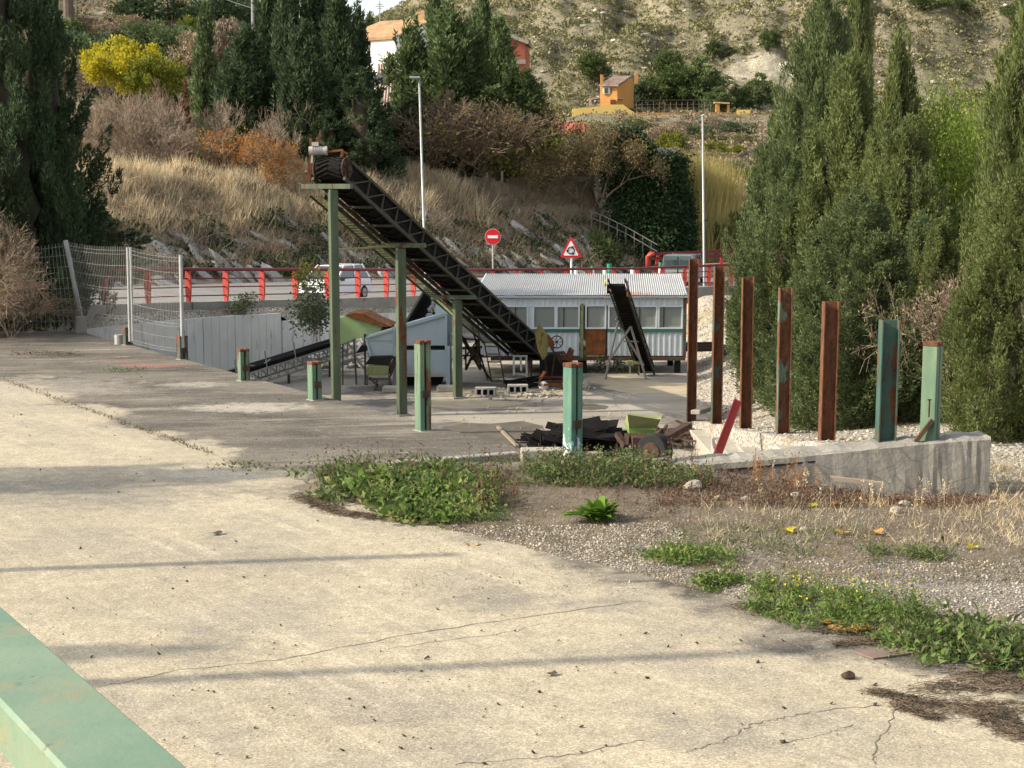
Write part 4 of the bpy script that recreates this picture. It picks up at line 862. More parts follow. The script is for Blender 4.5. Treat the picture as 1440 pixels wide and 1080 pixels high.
# ------------------------------------------------------------------ cabin
Yc = 48.6; XC = lambda px: (px-720)*Yc/2000.0; ZC = lambda py: at(800, py, Yc).z
t = thing('site_cabin', 'white ribbed metal cabin with sliding windows and a rusty half door', 'cabin', (XC(828), Yc, ZC(507)))
XL, XR = XC(668), XC(965); DP = 2.6
z0, z1 = ZC(503), ZC(413)
def ribbed(name, xa, xb, za, zb, parent, step=.19, mat=None):
    bb = MB(); x = xa
    bb.box(((xa+xb)/2, Yc+.05, (za+zb)/2), (xb-xa, .06, zb-za))
    while x < xb-.03:
        bb.hexa([(x+.02, Yc+.021, za), (min(x+.09, xb), Yc+.021, za), (min(x+.08, xb), Yc-.012, za), (x+.03, Yc-.012, za), (x+.02, Yc+.021, zb), (min(x+.09, xb), Yc+.021, zb), (min(x+.08, xb), Yc-.012, zb), (x+.03, Yc-.012, zb)]); x += step
    return bb.build(name, mat or MT['white'], parent)
ribbed('front_panel', XL, XC(815), ZC(500.5), ZC(467), t); ribbed('front_panel', XC(855), XR, ZC(500.5), ZC(467), t); ribbed('fascia_panel', XL, XR, ZC(430), ZC(417.5), t)
bb = MB(); bb.box(((XL+XC(815))/2, Yc, ZC(465)), (XC(815)-XL, .07, ZC(462.8)-ZC(467))); bb.box(((XC(855)+XR)/2, Yc, ZC(465)), (XR-XC(855), .07, ZC(462.8)-ZC(467))); bb.build('green_band', pm('cabin_green', (.03, .15, .11), (.04, .17, .12), 3, .6, 0), t)
bb = MB(); x0, x1 = XL, XR
bb.add([(x1, Yc+.02, z0), (x1, Yc+DP, z0), (x1, Yc+DP, z1+.40), (x1, Yc+.02, z1)], [(0, 1, 2, 3)]); bb.add([(x0, Yc+.02, z0), (x0, Yc+DP, z0), (x0, Yc+DP, z1+.4), (x0, Yc+.02, z1)], [(0, 1, 2, 3)])
bb.add([(x0, Yc+DP, z0), (x1, Yc+DP, z0), (x1, Yc+DP, z1+.4), (x0, Yc+DP, z1+.4)], [(0, 1, 2, 3)]); bb.add([(x0, Yc+.03, z0), (x1, Yc+.03, z0), (x1, Yc+DP, z0), (x0, Yc+DP, z0)], [(0, 1, 2, 3)]); bb.build('cabin_shell', MT['white'], t)
bb = MB(); bb.box((XR-.03, Yc-.01, (z0+z1)/2), (.10, .09, z1-z0)); bb.build('corner_post', MT['green_old'], t)
bb = MB(); bb.box((XC(818.5), Yc-.02, (z0+ZC(427))/2), (.10, .1, ZC(427)-z0)); bb.build('door_post', MT['olive'], t)
bb = MB(); bb.box(((XC(690)+XR)/2, Yc-.02, ZC(504.6)), (XR-XC(690), .14, .10)); bb.box(((XC(690)+XR)/2, Yc+DP-.1, ZC(504.6)), (XR-XC(690), .14, .10)); bb.build('floor_beam', MT['green_old'], t)
for x in (745, 795, 822, 905, 955):
    for yy in (.2, DP-.2):
        bb = MB(); bb.box((XC(x), Yc+yy, (ZC(507)+PITZ)/2), (.2, .2, ZC(507)-PITZ)); bb.build('support_pier', MT['dark'] if x != 745 else MT['concrete'], t)
# roof: corrugated single-pitch sheet
bb = MB(); rl, rr = XC(666), XC(967); n = 96; zE, zT = ZC(415.5), ZC(415.5)+.58; Yt = Yc+DP+.1; Ye = Yc-.16; V = []
for i in range(n*4+1):
    u = i/(n*4); h_ = (0, .034, .034, 0)[i % 4]; xa = rl+(rr-rl)*u; xb = rl+.38+(rr+.10-rl-.38)*u
    V += [(xa, Ye, zE+h_), (xb, Yt, zT+h_)]
bb.add(V, [(2*i, 2*i+2, 2*i+3, 2*i+1) for i in range(n*4)]); ro = bb.build('roof', None, t, world=True)
ro.data.materials.append(MT['roof'])
bb = MB(); bb.hexa([(rl, Ye+.02, zE-.06), (rr, Ye+.02, zE-.06), (rr, Ye+.05, zE-.06), (rl, Ye+.05, zE-.06), (rl, Ye+.02, zE-.015), (rr, Ye+.02, zE-.015), (rr, Ye+.05, zE-.015), (rl, Ye+.05, zE-.015)])
bb.hexa([(rl-.01, Ye, zE-.05), (rl+.03, Ye, zE-.05), (rl+.41, Yt, zT-.05), (rl+.37, Yt, zT-.05), (rl-.01, Ye, zE+.03), (rl+.03, Ye, zE+.03), (rl+.41, Yt, zT+.03), (rl+.37, Yt, zT+.03)]); bb.build('roof_edge', MT['white'], ro)
def window(xa, xb, ya, yb, split=None):
    bb = MB(); X0, X1, Z0, Z1 = XC(xa), XC(xb), ZC(yb), ZC(ya); w_ = .055
    bb.box((X0+w_/2, Yc-.01, (Z0+Z1)/2), (w_, .07, Z1-Z0)); bb.box((X1-w_/2, Yc-.01, (Z0+Z1)/2), (w_, .07, Z1-Z0))
    bb.box(((X0+X1)/2, Yc-.01, Z0+w_/2), (X1-X0-2*w_, .066, w_)); bb.box(((X0+X1)/2, Yc-.01, Z1-w_/2), (X1-X0-2*w_, .066, w_))
    fr = bb.build('window', MT['white'], t)
    bb = MB(); bb.box(((X0+X1)/2, Yc+.02, (Z0+Z1)/2), (X1-X0-2*w_+.01, .012, Z1-Z0-2*w_+.01)); bb.build('pane', MT['glassw'], fr)
    if split:
        bb = MB(); bb.box((XC(split), Yc+.0, (Z0+Z1)/2), (.03, .03, Z1-Z0-2*w_)); bb.build('sash', MT['rust_dark'], fr)
for a_, c_, s_ in ((676, 706, None), (706, 743, 725), (749, 782, None), (782, 815.5, 793), (855, 889, 872), (889.5, 925, 900), (925.5, 961, 934)): window(a_, c_, 429.5, 462.5, s_)
bb = MB(); bb.box(((XC(668)+XC(676))/2, Yc+.04, ZC(446)), (XC(676)-XC(668), .06, ZC(429)-ZC(463))); bb.box((XC(746), Yc+.035, ZC(446)), (XC(749)-XC(743), .06, ZC(429)-ZC(463))); bb.build('window_post', MT['white'], t)
bb = MB(); bb.box(((XC(823)+XC(853))/2, Yc+.03, ZC(481)), (XC(852)-XC(824), .05, ZC(463)-ZC(499))); dr = bb.build('door', MT['rust_bright'], t)
window(823, 853, 428.5, 462.5, 826.5)
bb = MB(); bb.box((XC(838), Yc-.03, ZC(500.5)), (.62, .12, .05)); bb.build('threshold', MT['olive'], t)

# ------------------------------------------------------------------ things lying in the yard
def cinder(px, py, rz, lab):
    p = gnd(px, py, PITZ); bb = MB(); t = thing('cinder_block', lab, 'block', (p.x, p.y, PITZ), 'cinder blocks on the yard floor', rz)
    L, Wd, H_ = .62, .32, .27
    for z_ in (.025, H_-.025): bb.box((0, 0, z_), (L, Wd, .05))
    bb.box((0, Wd/2-.02, H_/2), (L, .04, H_-.1))
    for k in range(4): bb.box((-L/2+.03+k*(L-.06)/3, -.02, H_/2), (.055, Wd-.04, H_-.1))
    bb.build('block', MT['cinder'], t, world=False)
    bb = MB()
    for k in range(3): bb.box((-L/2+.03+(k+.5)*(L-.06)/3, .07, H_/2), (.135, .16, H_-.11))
    bb.build('core_shade_fill', MT['dark'], t, world=False)  # solid dark boxes imitate the shade inside the hollow cores
cinder(683, 557, -.1, 'grey cinder block lying nearest the conveyor post'); cinder(728, 553, .05, 'whiter cinder block lying below the white frame')
bb = MB(); 
for i in range(7):
    pts = []; s_ = R.uniform(-1, 1)
    for k in range(8): u = k/7; pts.append(gnd(712+u*82+R.uniform(-4, 4), 541-u*7+s_*6+3*math.sin(u*5+i), PITZ)+Vector((0, 0, .06+.05*R.random())))
    bb.tube(pts, .04, 5)
tag(bb.build('cable', MT['rubber'], smooth=True), 'coil of black cables trailing on the yard under the conveyor tail', 'cables')
bb = MB(); p = gnd(764, 548, PITZ); bb.ico(p+Vector((0, 0, .13)), .17, 2, .15, (1, .8, .8)); tag(bb.build('white_bag', MT['signwhite'], smooth=True), 'small white plastic bag beside the orange scrap in the yard', 'bag')
bb = MB(); p = gnd(761, 541, PITZ); bb.bar(p+Vector((-.05, 0, .15)), p+Vector((.12, .1, .42)), .12, .05); tag(bb.build('orange_scrap', pm('orange_plastic', (.60, .17, .06), (.5, .14, .05), 3, .6, 0)), 'small orange scrap piece above the white bag', 'scrap')
t = thing('scrap_cart', 'rusty brown low scrap frame right of the white bag', 'frame', gnd(775, 550, PITZ)); bb = MB()
for a_, c_ in (((758, 540), (793, 539)), ((765, 551), (793, 550)), ((759, 540), (759, 551)), ((792, 539), (792, 551)), ((765, 546), (793, 545))): bb.bar(gnd(*a_, PITZ)+Vector((0, 0, .22)), gnd(*c_, PITZ)+Vector((0, 0, .2)), .07)
for x in (760, 791): q = gnd(x, 548, PITZ); bb.bar(q, q+Vector((0, 0, .22)), .07)
bb.build('frame', MT['rust'], t)
bb = MB()
for i in range(160):
    p = gnd(R.gauss(742, 32), R.gauss(554, 4.5), PITZ); bb.ico(p+Vector((0, 0, .02)), R.uniform(.02, .075), 1, .3, (1, 1, .6))
for i in range(70):
    p = gnd(R.uniform(800, 830), R.gauss(540, 5), PITZ); bb.ico(p+Vector((0, 0, .02)), R.uniform(.03, .09), 1, .3)
for i in range(220):
    p = gnd(R.uniform(560, 900), R.uniform(550, 605), PITZ); bb.ico(p+Vector((0, 0, .0)), R.uniform(.012, .035), 1, .3)
o = bb.build('rubble', MT['gravelstone'], None, 'stuff')
bb = MB(); 
for i in range(240):
    u, v = R.random(), R.random(); p = at(440+u*85, 492, 50+4*v); zt = PITZ+.75*math.sin(math.pi*min(1, v*1.1))*(.4+.6*u)
    bb.ico((p.x, p.y, zt), R.uniform(.1, .3), 1, .3)
bb.build('rubble_heap', MT['rock'], None, 'stuff')
bb = MB(); p = gnd(441, 500, PITZ+1.0); bb.ico(at(443, 499, 49)+Vector((0, 0, 0)), .28, 2, .25, (1.6, 1, .5)); tag(bb.build('plastic_sheet', MT['signwhite']), 'crumpled white plastic sheet on rubble behind the green hood', 'plastic sheet')
# black rubber scrap heap
for lab, spec in (('heap of torn black rubber belting beside the flaking green post', [(750+R.random()*112, 612+R.random()*20) for _ in range(110)]), ):
    bb = MB()
    for px, py in spec:
        k = 1-abs(px-822)/75; p = gnd(px, py+3, PITZ); z_ = PITZ+max(.04, R.random()*.55*max(.05, k)); L = R.uniform(.4, 1.2); a_ = R.uniform(-.5, .5); dv = Vector((math.cos(a_)*L/2, math.sin(a_)*L/2, R.uniform(-.16, .1)))
        bb.bar(Vector((p.x, p.y, z_))-dv, Vector((p.x, p.y, z_))+dv, R.uniform(.12, .4), .035, (R.uniform(-.5, .5), R.uniform(-.9, .2), 1))
    tag(bb.build('rubber_heap', MT['rubber']), lab, 'scrap heap')
for a_, c_, lab, mt, w_ in (((838, 628), (885, 634), 'pale thin board on the yard in front of the rubber heap', 'offwhite', .16), ((808, 643), (846, 641), 'grey board lying behind the near kerb', 'wood', .3), ((840, 643), (876, 638), 'flat black rubber piece near the wheel', 'rubber', .4), ((700, 603), (728, 632), 'thin dark pole lying on the yard near the slab edge', 'wood', .07)):
    bb = MB(); bb.bar(gnd(*a_, PITZ)+Vector((0, 0, .05)), gnd(*c_, PITZ)+Vector((0, 0, .07)), w_, .06); tag(bb.build('board', MT[mt]), lab, 'board')
# lime hopper with wheel
Yl = 27.4
t = thing('mobile_hopper', 'lime green hopper on a wheeled rusty chassis behind the near wall', 'hopper', (at(905, 640, Yl).x, Yl, PITZ))
bb = MB(); lo = f([(884, 602), (923, 603.5), (923, 612.5), (884, 611)], Yl); bb.prism(lo, (0, .9, 0)); bb.build('lime_box', MT['lime2'], t, bevel=.01)
bb = MB(); q = [at(884.5, 602, Yl), at(923, 603, Yl), at(929, 590, Yl-.2), at(882.5, 583, Yl-.2)]; qb = [p_+Vector((0, .9, 0)) for p_ in q[:2]]+[at(931, 584, Yl+1.3), at(882, 582, Yl+1.3)]
bb.add([q[0], q[1], q[2], q[3], qb[0], qb[1], qb[2], qb[3]], [(0, 1, 2, 3), (4, 7, 6, 5), (1, 5, 6, 2), (0, 3, 7, 4)]); hp = bb.build('funnel', MT['olive'], t)
bb = MB(); bb.prism(f([(890, 592), (925, 597), (923, 603), (886, 602)], Yl-.11), (0, .03, 0)); 
bb = MB()
for a_, c_ in (((880, 613), (930, 614)), ((882, 612), (880, 628)), ((926, 612), (912, 640)), ((884, 620), (925, 622)), ((868, 610), (880, 628)), ((930, 605), (905, 632))): bb.bar(at(*a_, Yl-.1), at(*c_, Yl-.4), .10)
bb.build('chassis', MT['rust_dark'], t)
bb = MB(); wc = at(921, 634, 26.4); wx = Vector((.62, .78, 0))
bb.tube([wc+wx*-.13, wc+wx*-.09, wc+wx*.09, wc+wx*.13], .33, 24)
wh = bb.build('wheel', MT['tyre'], t, bevel=.02)
bb = MB(); bb.tube([wc-wx*.15, wc-wx*.10], .18, 16); bb.build('rim', MT['rust_dark'], wh)
bb = MB(); bb.prism(f([(890, 616), (908, 616), (908, 646), (890, 646)], 26.8), (0, .4, 0)); bb.build('engine_block', MT['rust_dark'], t)
bb = MB()
for i in range(26):
    p = gnd(R.uniform(925, 975), R.uniform(615, 632), PITZ); a_ = R.uniform(0, 3.1); dv = Vector((math.cos(a_), math.sin(a_), R.uniform(-.2, .2)))*R.uniform(.3, .7); bb.bar(p-dv+Vector((0, 0, .2)), p+dv+Vector((0, 0, .25)), R.uniform(.03, .12), .04)
tag(bb.build('scrap_pile', MT['rust_dark']), 'tangle of dark scrap bars beside the concrete step', 'scrap heap')
# beam stack on gravel
bb = MB(); q = at(1003, 494, 50.5)
for k in range(3): bb.bar(at(966, 492-k*3.2, 50.5)+Vector((0, k*.22, 0)), at(1024-k*3, 491-k*3.2, 51.2)+Vector((0, k*.22, 0)), .18, .12)
bb.bar(at(1012, 499, 50.0), at(1028, 486, 51.5), .16, .14)
tag(bb.build('beam_stack', MT['rust_dark']), 'stack of dark red-brown steel beams lying on the white gravel', 'beams')
bb = MB(); bb.bar(at(978, 580, 36.5), at(1010, 570, 39), .25, .12); tag(bb.build('concrete_slab_piece', MT['block'], bevel=.02), 'long pale concrete bar half buried between the two tallest posts', 'concrete piece')
# manhole in the slab
pc = [gnd(1195, 916), gnd(1252, 911), gnd(1287, 920), gnd(1228, 928)]; bb = MB(); bb.prism([p_+Vector((0, 0, .003)) for p_ in pc], (0, 0, .012)); tag(bb.build('manhole_cover', pm('rusty_iron_plate', (.16, .115, .09), (.21, .15, .115), 5, .7, .3)), 'square rusty brown iron manhole cover in the slab', 'manhole cover')
# ------------------------------------------------------------------ vehicles
def wheels(t, pts, r=.32):
    for p in pts:
        bb = MB(); p = Vector(p); bb.tube([p+Vector((0, -.1, 0)), p+Vector((0, .1, 0))], r, 20); wh = bb.build('wheel', MT['tyre'], t, world=False, bevel=.02)
        bb = MB(); s_ = 1 if p.y > 0 else -1; bb.tube([p+Vector((0, .1*s_, 0)), p+Vector((0, .112*s_, 0))], r*.62, 14); bb.build('rim', MT['galv'], wh, world=False)
def car(name, label, loc, head, L, W, H, paint, van=False):
    t = thing(name, label, 'van' if van else 'car', loc, None, head)      # local +x is forward
    hw = W/2
    if van: lower = [(-L/2, .35), (L/2-.1, .3), (L/2, .5), (L/2-.05, .85), (L/2-.9, 1.05), (-L/2, 1.0)]; gh = [(-L/2, 1.0), (L/2-.95, 1.04), (L/2-1.6, H-.05), (-L/2+.12, H-.02)]
    else: lower = [(-L/2+.05, .32), (L/2-.12, .26), (L/2, .45), (L/2-.04, .72), (L/2-.25, .86), (L/2-1.15, 1.0), (-L/2+.1, 1.02), (-L/2, .8)]; gh = [(-L/2+.12, 1.0), (L/2-1.1, .98), (L/2-1.95, H-.05), (-L/2+.55, H-.03)]
    bb = MB(); n = len(lower); V = []
    for k, (yy, ins) in enumerate(((-hw, .06), (-hw+.12, 0), (hw-.12, 0), (hw, .06))):
        for x, z in lower: V.append((x*(1-ins*.25) if abs(x) > 1 else x, yy*(.97 if z > .8 else 1), z+(ins*.2 if z < .4 else -ins*.2 if z > .9 else 0)))
    bb.add(V, [tuple(range(n))[::-1], tuple(3*n+i for i in range(n))]+[(k*n+i, k*n+(i+1) % n, (k+1)*n+(i+1) % n, (k+1)*n+i) for k in range(3) for i in range(n)]); bb.build('body', paint, t, world=False, bevel=.03, smooth=False)
    bb = MB(); hb, ht = hw-.06, hw-(.14 if van else .22); P = [(x, -(hb if i < 2 else ht), z) for i, (x, z) in enumerate(gh)]; P2 = [(x, -y, z) for x, y, z in P]
    bb.add(P+P2, [(0, 1, 2, 3), (7, 6, 5, 4), (1, 5, 6, 2), (0, 3, 7, 4), (3, 2, 6, 7)]); bb.build('windows', MT['cglass'], t, world=False)
    bb = MB(); bb.hexa([(gh[3][0]-.02, -ht-.01, H-.06), (gh[2][0]+.02, -ht-.01, H-.08), (gh[2][0]+.02, ht+.01, H-.08), (gh[3][0]-.02, ht+.01, H-.06), (gh[3][0]+.05, -ht+.06, H), (gh[2][0]-.1, -ht+.06, H-.02), (gh[2][0]-.1, ht-.06, H-.02), (gh[3][0]+.05, ht-.06, H)]); bb.build('roof', paint, t, world=False)
    bb = MB()
    for s_ in (-1, 1):
        bl = lambda u, v, s_=s_: Vector((gh[0][0]+(gh[1][0]-gh[0][0])*u, s_*(hb+.012), gh[0][1])).lerp(Vector((gh[3][0]+(gh[2][0]-gh[3][0])*u, s_*(ht+.012), gh[3][1])), v)
        for u in (0.01, .46, .99): bb.bar(bl(u, 0), bl(u, 1), .11 if u != .46 else .08, .03, (0, s_, 0))
        if van: bb.bar(bl(.2, 0), bl(.2, 1), .9, .02, (0, s_, 0))
    bb.build('pillars', paint, t, world=False)
    wheels(t, [(L/2-.8, hw-.08, .32), (L/2-.8, -hw+.08, .32), (-L/2+.75, hw-.08, .32), (-L/2+.75, -hw+.08, .32)])
    for s_ in (-1, 1):
        bb = MB(); bb.box((L/2-.06, s_*(hw-.3), .70), (.12, .36, .14), s_*-.2); bb.build('headlight', MT['signwhite'], t, world=False, bevel=.02)
        bb = MB(); bb.box((L/2-1.35, s_*(hw+.08), 1.02), (.12, .2, .14)); bb.build('wing_mirror', MT['black'] if not van else paint, t, world=False, bevel=.03)
        bb = MB(); bb.box((-L/2+.0, s_*(hw-.1), .85), (.06, .14, .42 if van else .25)); bb.build('tail_light', MT['signred'], t, world=False)
    bb = MB(); bb.box((L/2-.02, 0, .66), (.08, .62, .15)); bb.box((L/2-.03, 0, .38), (.1, 1.2, .16)); bb.build('grille', MT['black'], t, world=False)
    bb = MB(); bb.box((L/2+.025, 0, .48), (.02, .5, .11)); bb.build('number_plate', MT['signwhite'], t, world=False)
    return t
p = at(468, 400, 65); car('white_car', 'white car on the road behind the red railing, left of centre', (p.x, 65, float(road_z(p.x))), math.atan2(-.93, -.40), 4.2, 1.75, 1.62, MT['carw'])
p = at(962, 390, 88); p2 = car('grey_van', 'grey-green van seen from behind on the road past the cabin', (p.x, 88, float(road_z(p.x))), math.atan2(.96, .30), 4.4, 1.95, 1.86, MT['vang'], True)
for s_ in (-1, 1):
    bb = MB(); bb.box((-2.205, s_*.42, 1.32), (.03, .66, .5)); bb.build('rear_window', MT['cglass'], p2, world=False, bevel=.01)
bb = MB(); bb.box((-2.21, 0, 1.05), (.035, .05, 1.4)); bb.build('door_gap', MT['black'], p2, world=False)

# ------------------------------------------------------------------ signs, lamps, bollards
p = at(693, 333, 73); zg = float(road_z(p.x)); t = thing('no_entry_sign', 'round red no entry sign with a white bar beside the road', 'road sign', (p.x, 73, zg))
rr = 10.8*73/2000; bb = MB(); bb.tube([p+Vector((0, .03, 0)), p], rr, 40); bb.build('disc', MT['signred'], t)
bb = MB(); bb.tube([p+Vector((0, .032, 0)), p+Vector((0, .012, 0))], rr*1.03, 40); bb.build('rim', MT['signwhite'], t)
bb = MB(); bb.box((p.x, 72.99, p.z), (rr*1.32, .02, rr*.36)); bb.build('white_bar', MT['signwhite'], t)
bb = MB(); bb.tube([(p.x, 73.07, zg-.1), (p.x, 73.07, p.z+.2)], .045, 8); bb.build('pole', MT['galv'], t)
Yt_ = 71.0; cpt = at(803, 349, Yt_); zg = float(road_z(cpt.x)); t = thing('warning_sign', 'triangular red and white roundabout warning sign with circling black arrows', 'road sign', (cpt.x, Yt_, zg))
def tri(k, Yp, th, name, mt):
    A_, B_, D_ = at(803, 331.5, Yp), at(787.3, 362.5, Yp), at(818.7, 362.5, Yp); c_ = (A_+B_+D_)/3; P = []
    for a_, n1, n2 in ((A_, B_, D_), (B_, D_, A_), (D_, A_, B_)):
        a_ = c_+(a_-c_)*k; n1 = c_+(n1-c_)*k; n2 = c_+(n2-c_)*k; P += [a_.lerp(n2, .07), a_.lerp(n1, .07)]
    bb = MB(); bb.prism(P, (0, th, 0)); bb.build(name, mt, t)
tri(1.0, Yt_, .03, 'sign_border', MT['signred']); tri(.70, Yt_-.012, .02, 'sign_face', MT['signwhite'])
cc = at(803, 352.3, Yt_-.03); ra = 4.7*Yt_/2000; bb = MB()
for k in range(3):
    a0 = math.radians(100+120*k); pts = [cc+Vector((ra*math.cos(a0+math.radians(q)), 0, ra*math.sin(a0+math.radians(q)))) for q in range(0, 78, 11)]
    for a_, c_ in zip(pts[:-1], pts[1:]): bb.bar(a_, c_, .03, .055, (0, 0, 1) if abs((c_-a_).normalized().z) < .9 else (1, 0, 0))
    e = pts[-1]; d = (pts[-1]-pts[-2]).normalized(); s_ = Vector((-d.z, 0, d.x)); bb.prism([e+s_*.09, e-s_*.09, e+d*.13], (0, .01, 0))
bb.build('arrow_ring', MT['black'], t)
bb = MB(); bb.tube([(cpt.x+.02, Yt_+.08, zg-.1), (cpt.x+.02, Yt_+.08, cpt.z+.3)], .05, 8); bb.build('pole', MT['signwhite'], t)
def lamp(px, yt, Yl, xb, lab, arm):
    tp = at(px, yt, Yl); b0 = at(xb, 380, Yl); zg = float(road_z(b0.x))-.2; t = thing('street_lamp', lab, 'street lamp', (b0.x, Yl, zg), 'street lamps along the road')
    bb = MB(); bb.tube([(b0.x, Yl, zg), (b0.x*.98+tp.x*.02, Yl, zg+.3), tp], .092, 10, True, .05); bb.build('pole', MT['galv'], t, smooth=True)
    bb = MB(); bb.box((tp.x+arm[0]/2, Yl-.2, tp.z+.05), (abs(arm[0])+.12, arm[1], .09)); bb.build('lamp_head', MT['galv'], t, bevel=.02)
lamp(589.5, 111, 72, 599, 'tall grey street lamp standing behind the upper part of the conveyor', (-.38, .5)); lamp(988, 164, 80, 991, 'grey street lamp beside the far end of the red railing by the van', (-.0, .9))
for i, (px, yt, k, lab) in enumerate(((810, 375, 0, 'white and green post right beside the triangular sign pole'), (833, 374, 0, 'white post with green cap between the sign and the tallest bollard'), (850.5, 377, 0, 'short white post touching the tallest green bollard'), (857, 371, 1, 'tallest green bollard with two white bands'), (889.5, 375, 0, 'white and green post above the middle of the cabin roof'), (929, 369, 0, 'white post with green cap just left of the van'))):
    tp = at(px, yt, 84); zg = float(road_z(tp.x)); t = thing('bollard', lab, 'bollard', (tp.x, 84, zg), 'green and white road bollards'); r_ = .15 if k else .11; H_ = tp.z-zg
    bb = MB(); bb.tube([(tp.x, 84, zg), (tp.x, 84, tp.z-.04), (tp.x, 84, tp.z)], r_, 12, True, r_*.96); po = bb.build('post', MT['bollard'], t, smooth=False)
    bb = MB()
    for hh, q in (((.72, .16), (.42, .16)) if k else ((.55, .34), )): bb.tube([(tp.x, 84, tp.z-H_*(1-hh)-.0), (tp.x, 84, tp.z-H_*(1-hh)+q)], r_+.008, 12)
    bb.build('white_band', MT['signwhite'], po)
# far red bridge rail
t = thing('bridge_railing', 'thick dark red bridge railing beyond the van with rounded left end', 'railing', at(960, 375, 94))
bb = MB(); pl = [at(911, 376, 94.5), at(911, 361, 94.5), at(914, 357.5, 94.5), at(960, 355.5, 94.5), at(1010, 353.5, 95), at(1075, 350, 96), at(1150, 347, 97)]
bb.tube(pl[:3]+[pl[2]+Vector((.3, 0, .02))], .16, 8); bb.build('end_bow', MT['redpost'], t, smooth=True)
bb = MB(); off = Vector((0, .1, -.40))
for dz_ in (0, -.30):
    for i_, j_ in ((2, 4), (4, 5), (5, 6)): bb.bar(pl[i_]+Vector((0, 0, dz_)), pl[j_]+Vector((0, 0, dz_)), .2, .19)
for o_ in (-.75, -1.0): bb.bar(pl[2]+Vector((0, .1, o_)), pl[5]+Vector((0, .1, o_)), .08); bb.bar(pl[5]+Vector((0, .1, o_)), pl[6]+Vector((0, .1, o_)), .08)
bb.build('rail_beam', pm('oxblood_paint', (.11, .016, .02), (.14, .02, .024), 2, .5, 0), t)
for x in (926, 955, 985, 1017, 1047, 1078, 1110):
    a_ = at(x, 357, 95); bb = MB(); bb.bar(a_+Vector((0, .2, -.1)), a_+Vector((-.25, .2, -1.6)), .2, .25); bb.build('post', MT['redpost'], t)
bb = MB(); P = [at(905, 372.5, 95.5), at(1160, 366, 97)]; bb.bar(P[0]+Vector((0, .6, -.55)), P[1]+Vector((0, .6, -.3)), .5, .8); tag(bb.build('roadside_kerb', MT['block']), 'pale kerb wall under the far red bridge railing', 'kerb')
# stair handrail along the cliff
t = thing('stair_handrail', 'grey stepped handrail descending beside the ivy covered cliff', 'handrail', at(880, 330, 101)); hp = [at(828, 296, 98.6), at(850, 304, 98.2), at(880, 319, 97.6), at(905, 333, 97.0), at(924, 344, 96.5)]
for dz in (0, .45, ):
    bb = MB(); bb.tube([p_-Vector((0, 0, dz)) for p_ in hp], .035, 5); bb.build('rail', MT['railgrey'], t)
for k in range(8):
    u = along([Vector((p_.x, p_.y, 0)) for p_ in hp], (k+.3)/8); z_ = float(np.interp(u[0], [p_.x for p_ in hp], [p_.z for p_ in hp])); bb = MB(); bb.bar((u[0], u[1], z_), (u[0], u[1], z_-1.5), .06); bb.build('post', MT['railgrey'], t)
# concrete posts on top of the bank
for i, (px, yt) in enumerate([(183, 272), (232, 270), (278, 266), (318, 266), (360, 265), (393, 263), (525, 256), (545, 256), (583, 257), (610, 256), (612.5, 258), (637, 255), (685, 253), (706, 252)]):
    Yp = float(np.interp(px, [100, 330, 500, 640, 760], [84, 88, 93.5, 98, 102])); tp = at(px, yt-6, Yp); q = .16 if px == 183 else .10
    bb = MB(); bb.box((tp.x, Yp, tp.z-.7), (q*1.6, q*1.6, 1.9 if px != 183 else 3.2)); o = bb.build('fence_post', MT['block'])
    tag(o, 'wide pale post at the left end of the bank fence' if px == 183 else 'thin pale fence post standing in dry grass on top of the bank', 'fence post', 'thin fence posts along the top of the bank')
    if px == 183: o['group'] = 'bank fence end post'

# ------------------------------------------------------------------ far houses
def facepoly(bb, a, b, zt0, zt1, zb): bb.add([(a.x, a.y, zb), (b.x, b.y, zb), (b.x, b.y, zt1), (a.x, a.y, zt0)], [(0, 1, 2, 3)])
def tiles(name, e0, e1, r0, r1, mat, parent, n=26, amp=.11, th=.18):   # barrel tiles: eave e0-e1, ridge r0-r1
    bb = MB(); V = []; nn = (r0-e0).cross(e1-e0).normalized(); nn = -nn if nn.z < 0 else nn
    for i in range(n*4+1):
        u = i/(n*4); h_ = amp*abs(math.sin(math.pi*i/4)); V += [e0.lerp(e1, u)+nn*h_, r0.lerp(r1, u)+nn*h_, e0.lerp(e1, u)-nn*th, r0.lerp(r1, u)-nn*th]
    F = []
    for i in range(n*4): a = 4*i; F += [(a, a+4, a+5, a+1), (a+2, a+3, a+7, a+6), (a, a+2, a+6, a+4), (a+1, a+5, a+7, a+3)]
    bb.add(V, F); return bb.build(name, mat, parent)
# white house
Yw = 138; c0 = at(557, 51, Yw); t = thing('white_house', 'white house with clay tiled roof and shuttered window behind the cypresses', 'house', (c0.x, Yw, 6))
dl, dr_ = Vector((-.85, .5, 0)), Vector((.86, .5, 0)); cl = c0+dl*7; cr_ = c0+dr_*9; zb = 5.0
bb = MB(); facepoly(bb, cl, c0, c0.z, c0.z, zb); mid = c0+dr_*4.5; hr = c0.z+1.9
bb.add([(c0.x, c0.y, zb), (cr_.x, cr_.y, zb), (cr_.x, cr_.y, c0.z), (mid.x, mid.y, hr), (c0.x, c0.y, c0.z)], [(0, 1, 2, 3, 4)]); e = cl+dr_*9
facepoly(bb, cl, e, c0.z, c0.z, zb); facepoly(bb, e, cr_, c0.z, c0.z, zb); bb.build('wall', MT['whitewall'], t)
up = lambda p_, z_: Vector((p_.x, p_.y, z_))
rf = tiles('roof', up(c0-dr_*.4+Vector((.15, 0, 0)), c0.z-.1), up(cl-dr_*.4, c0.z-.1), up(mid+Vector((.2, .1, 0)), hr+.08), up(cl+dr_*4.5, hr+.08), MT['tile'], t)
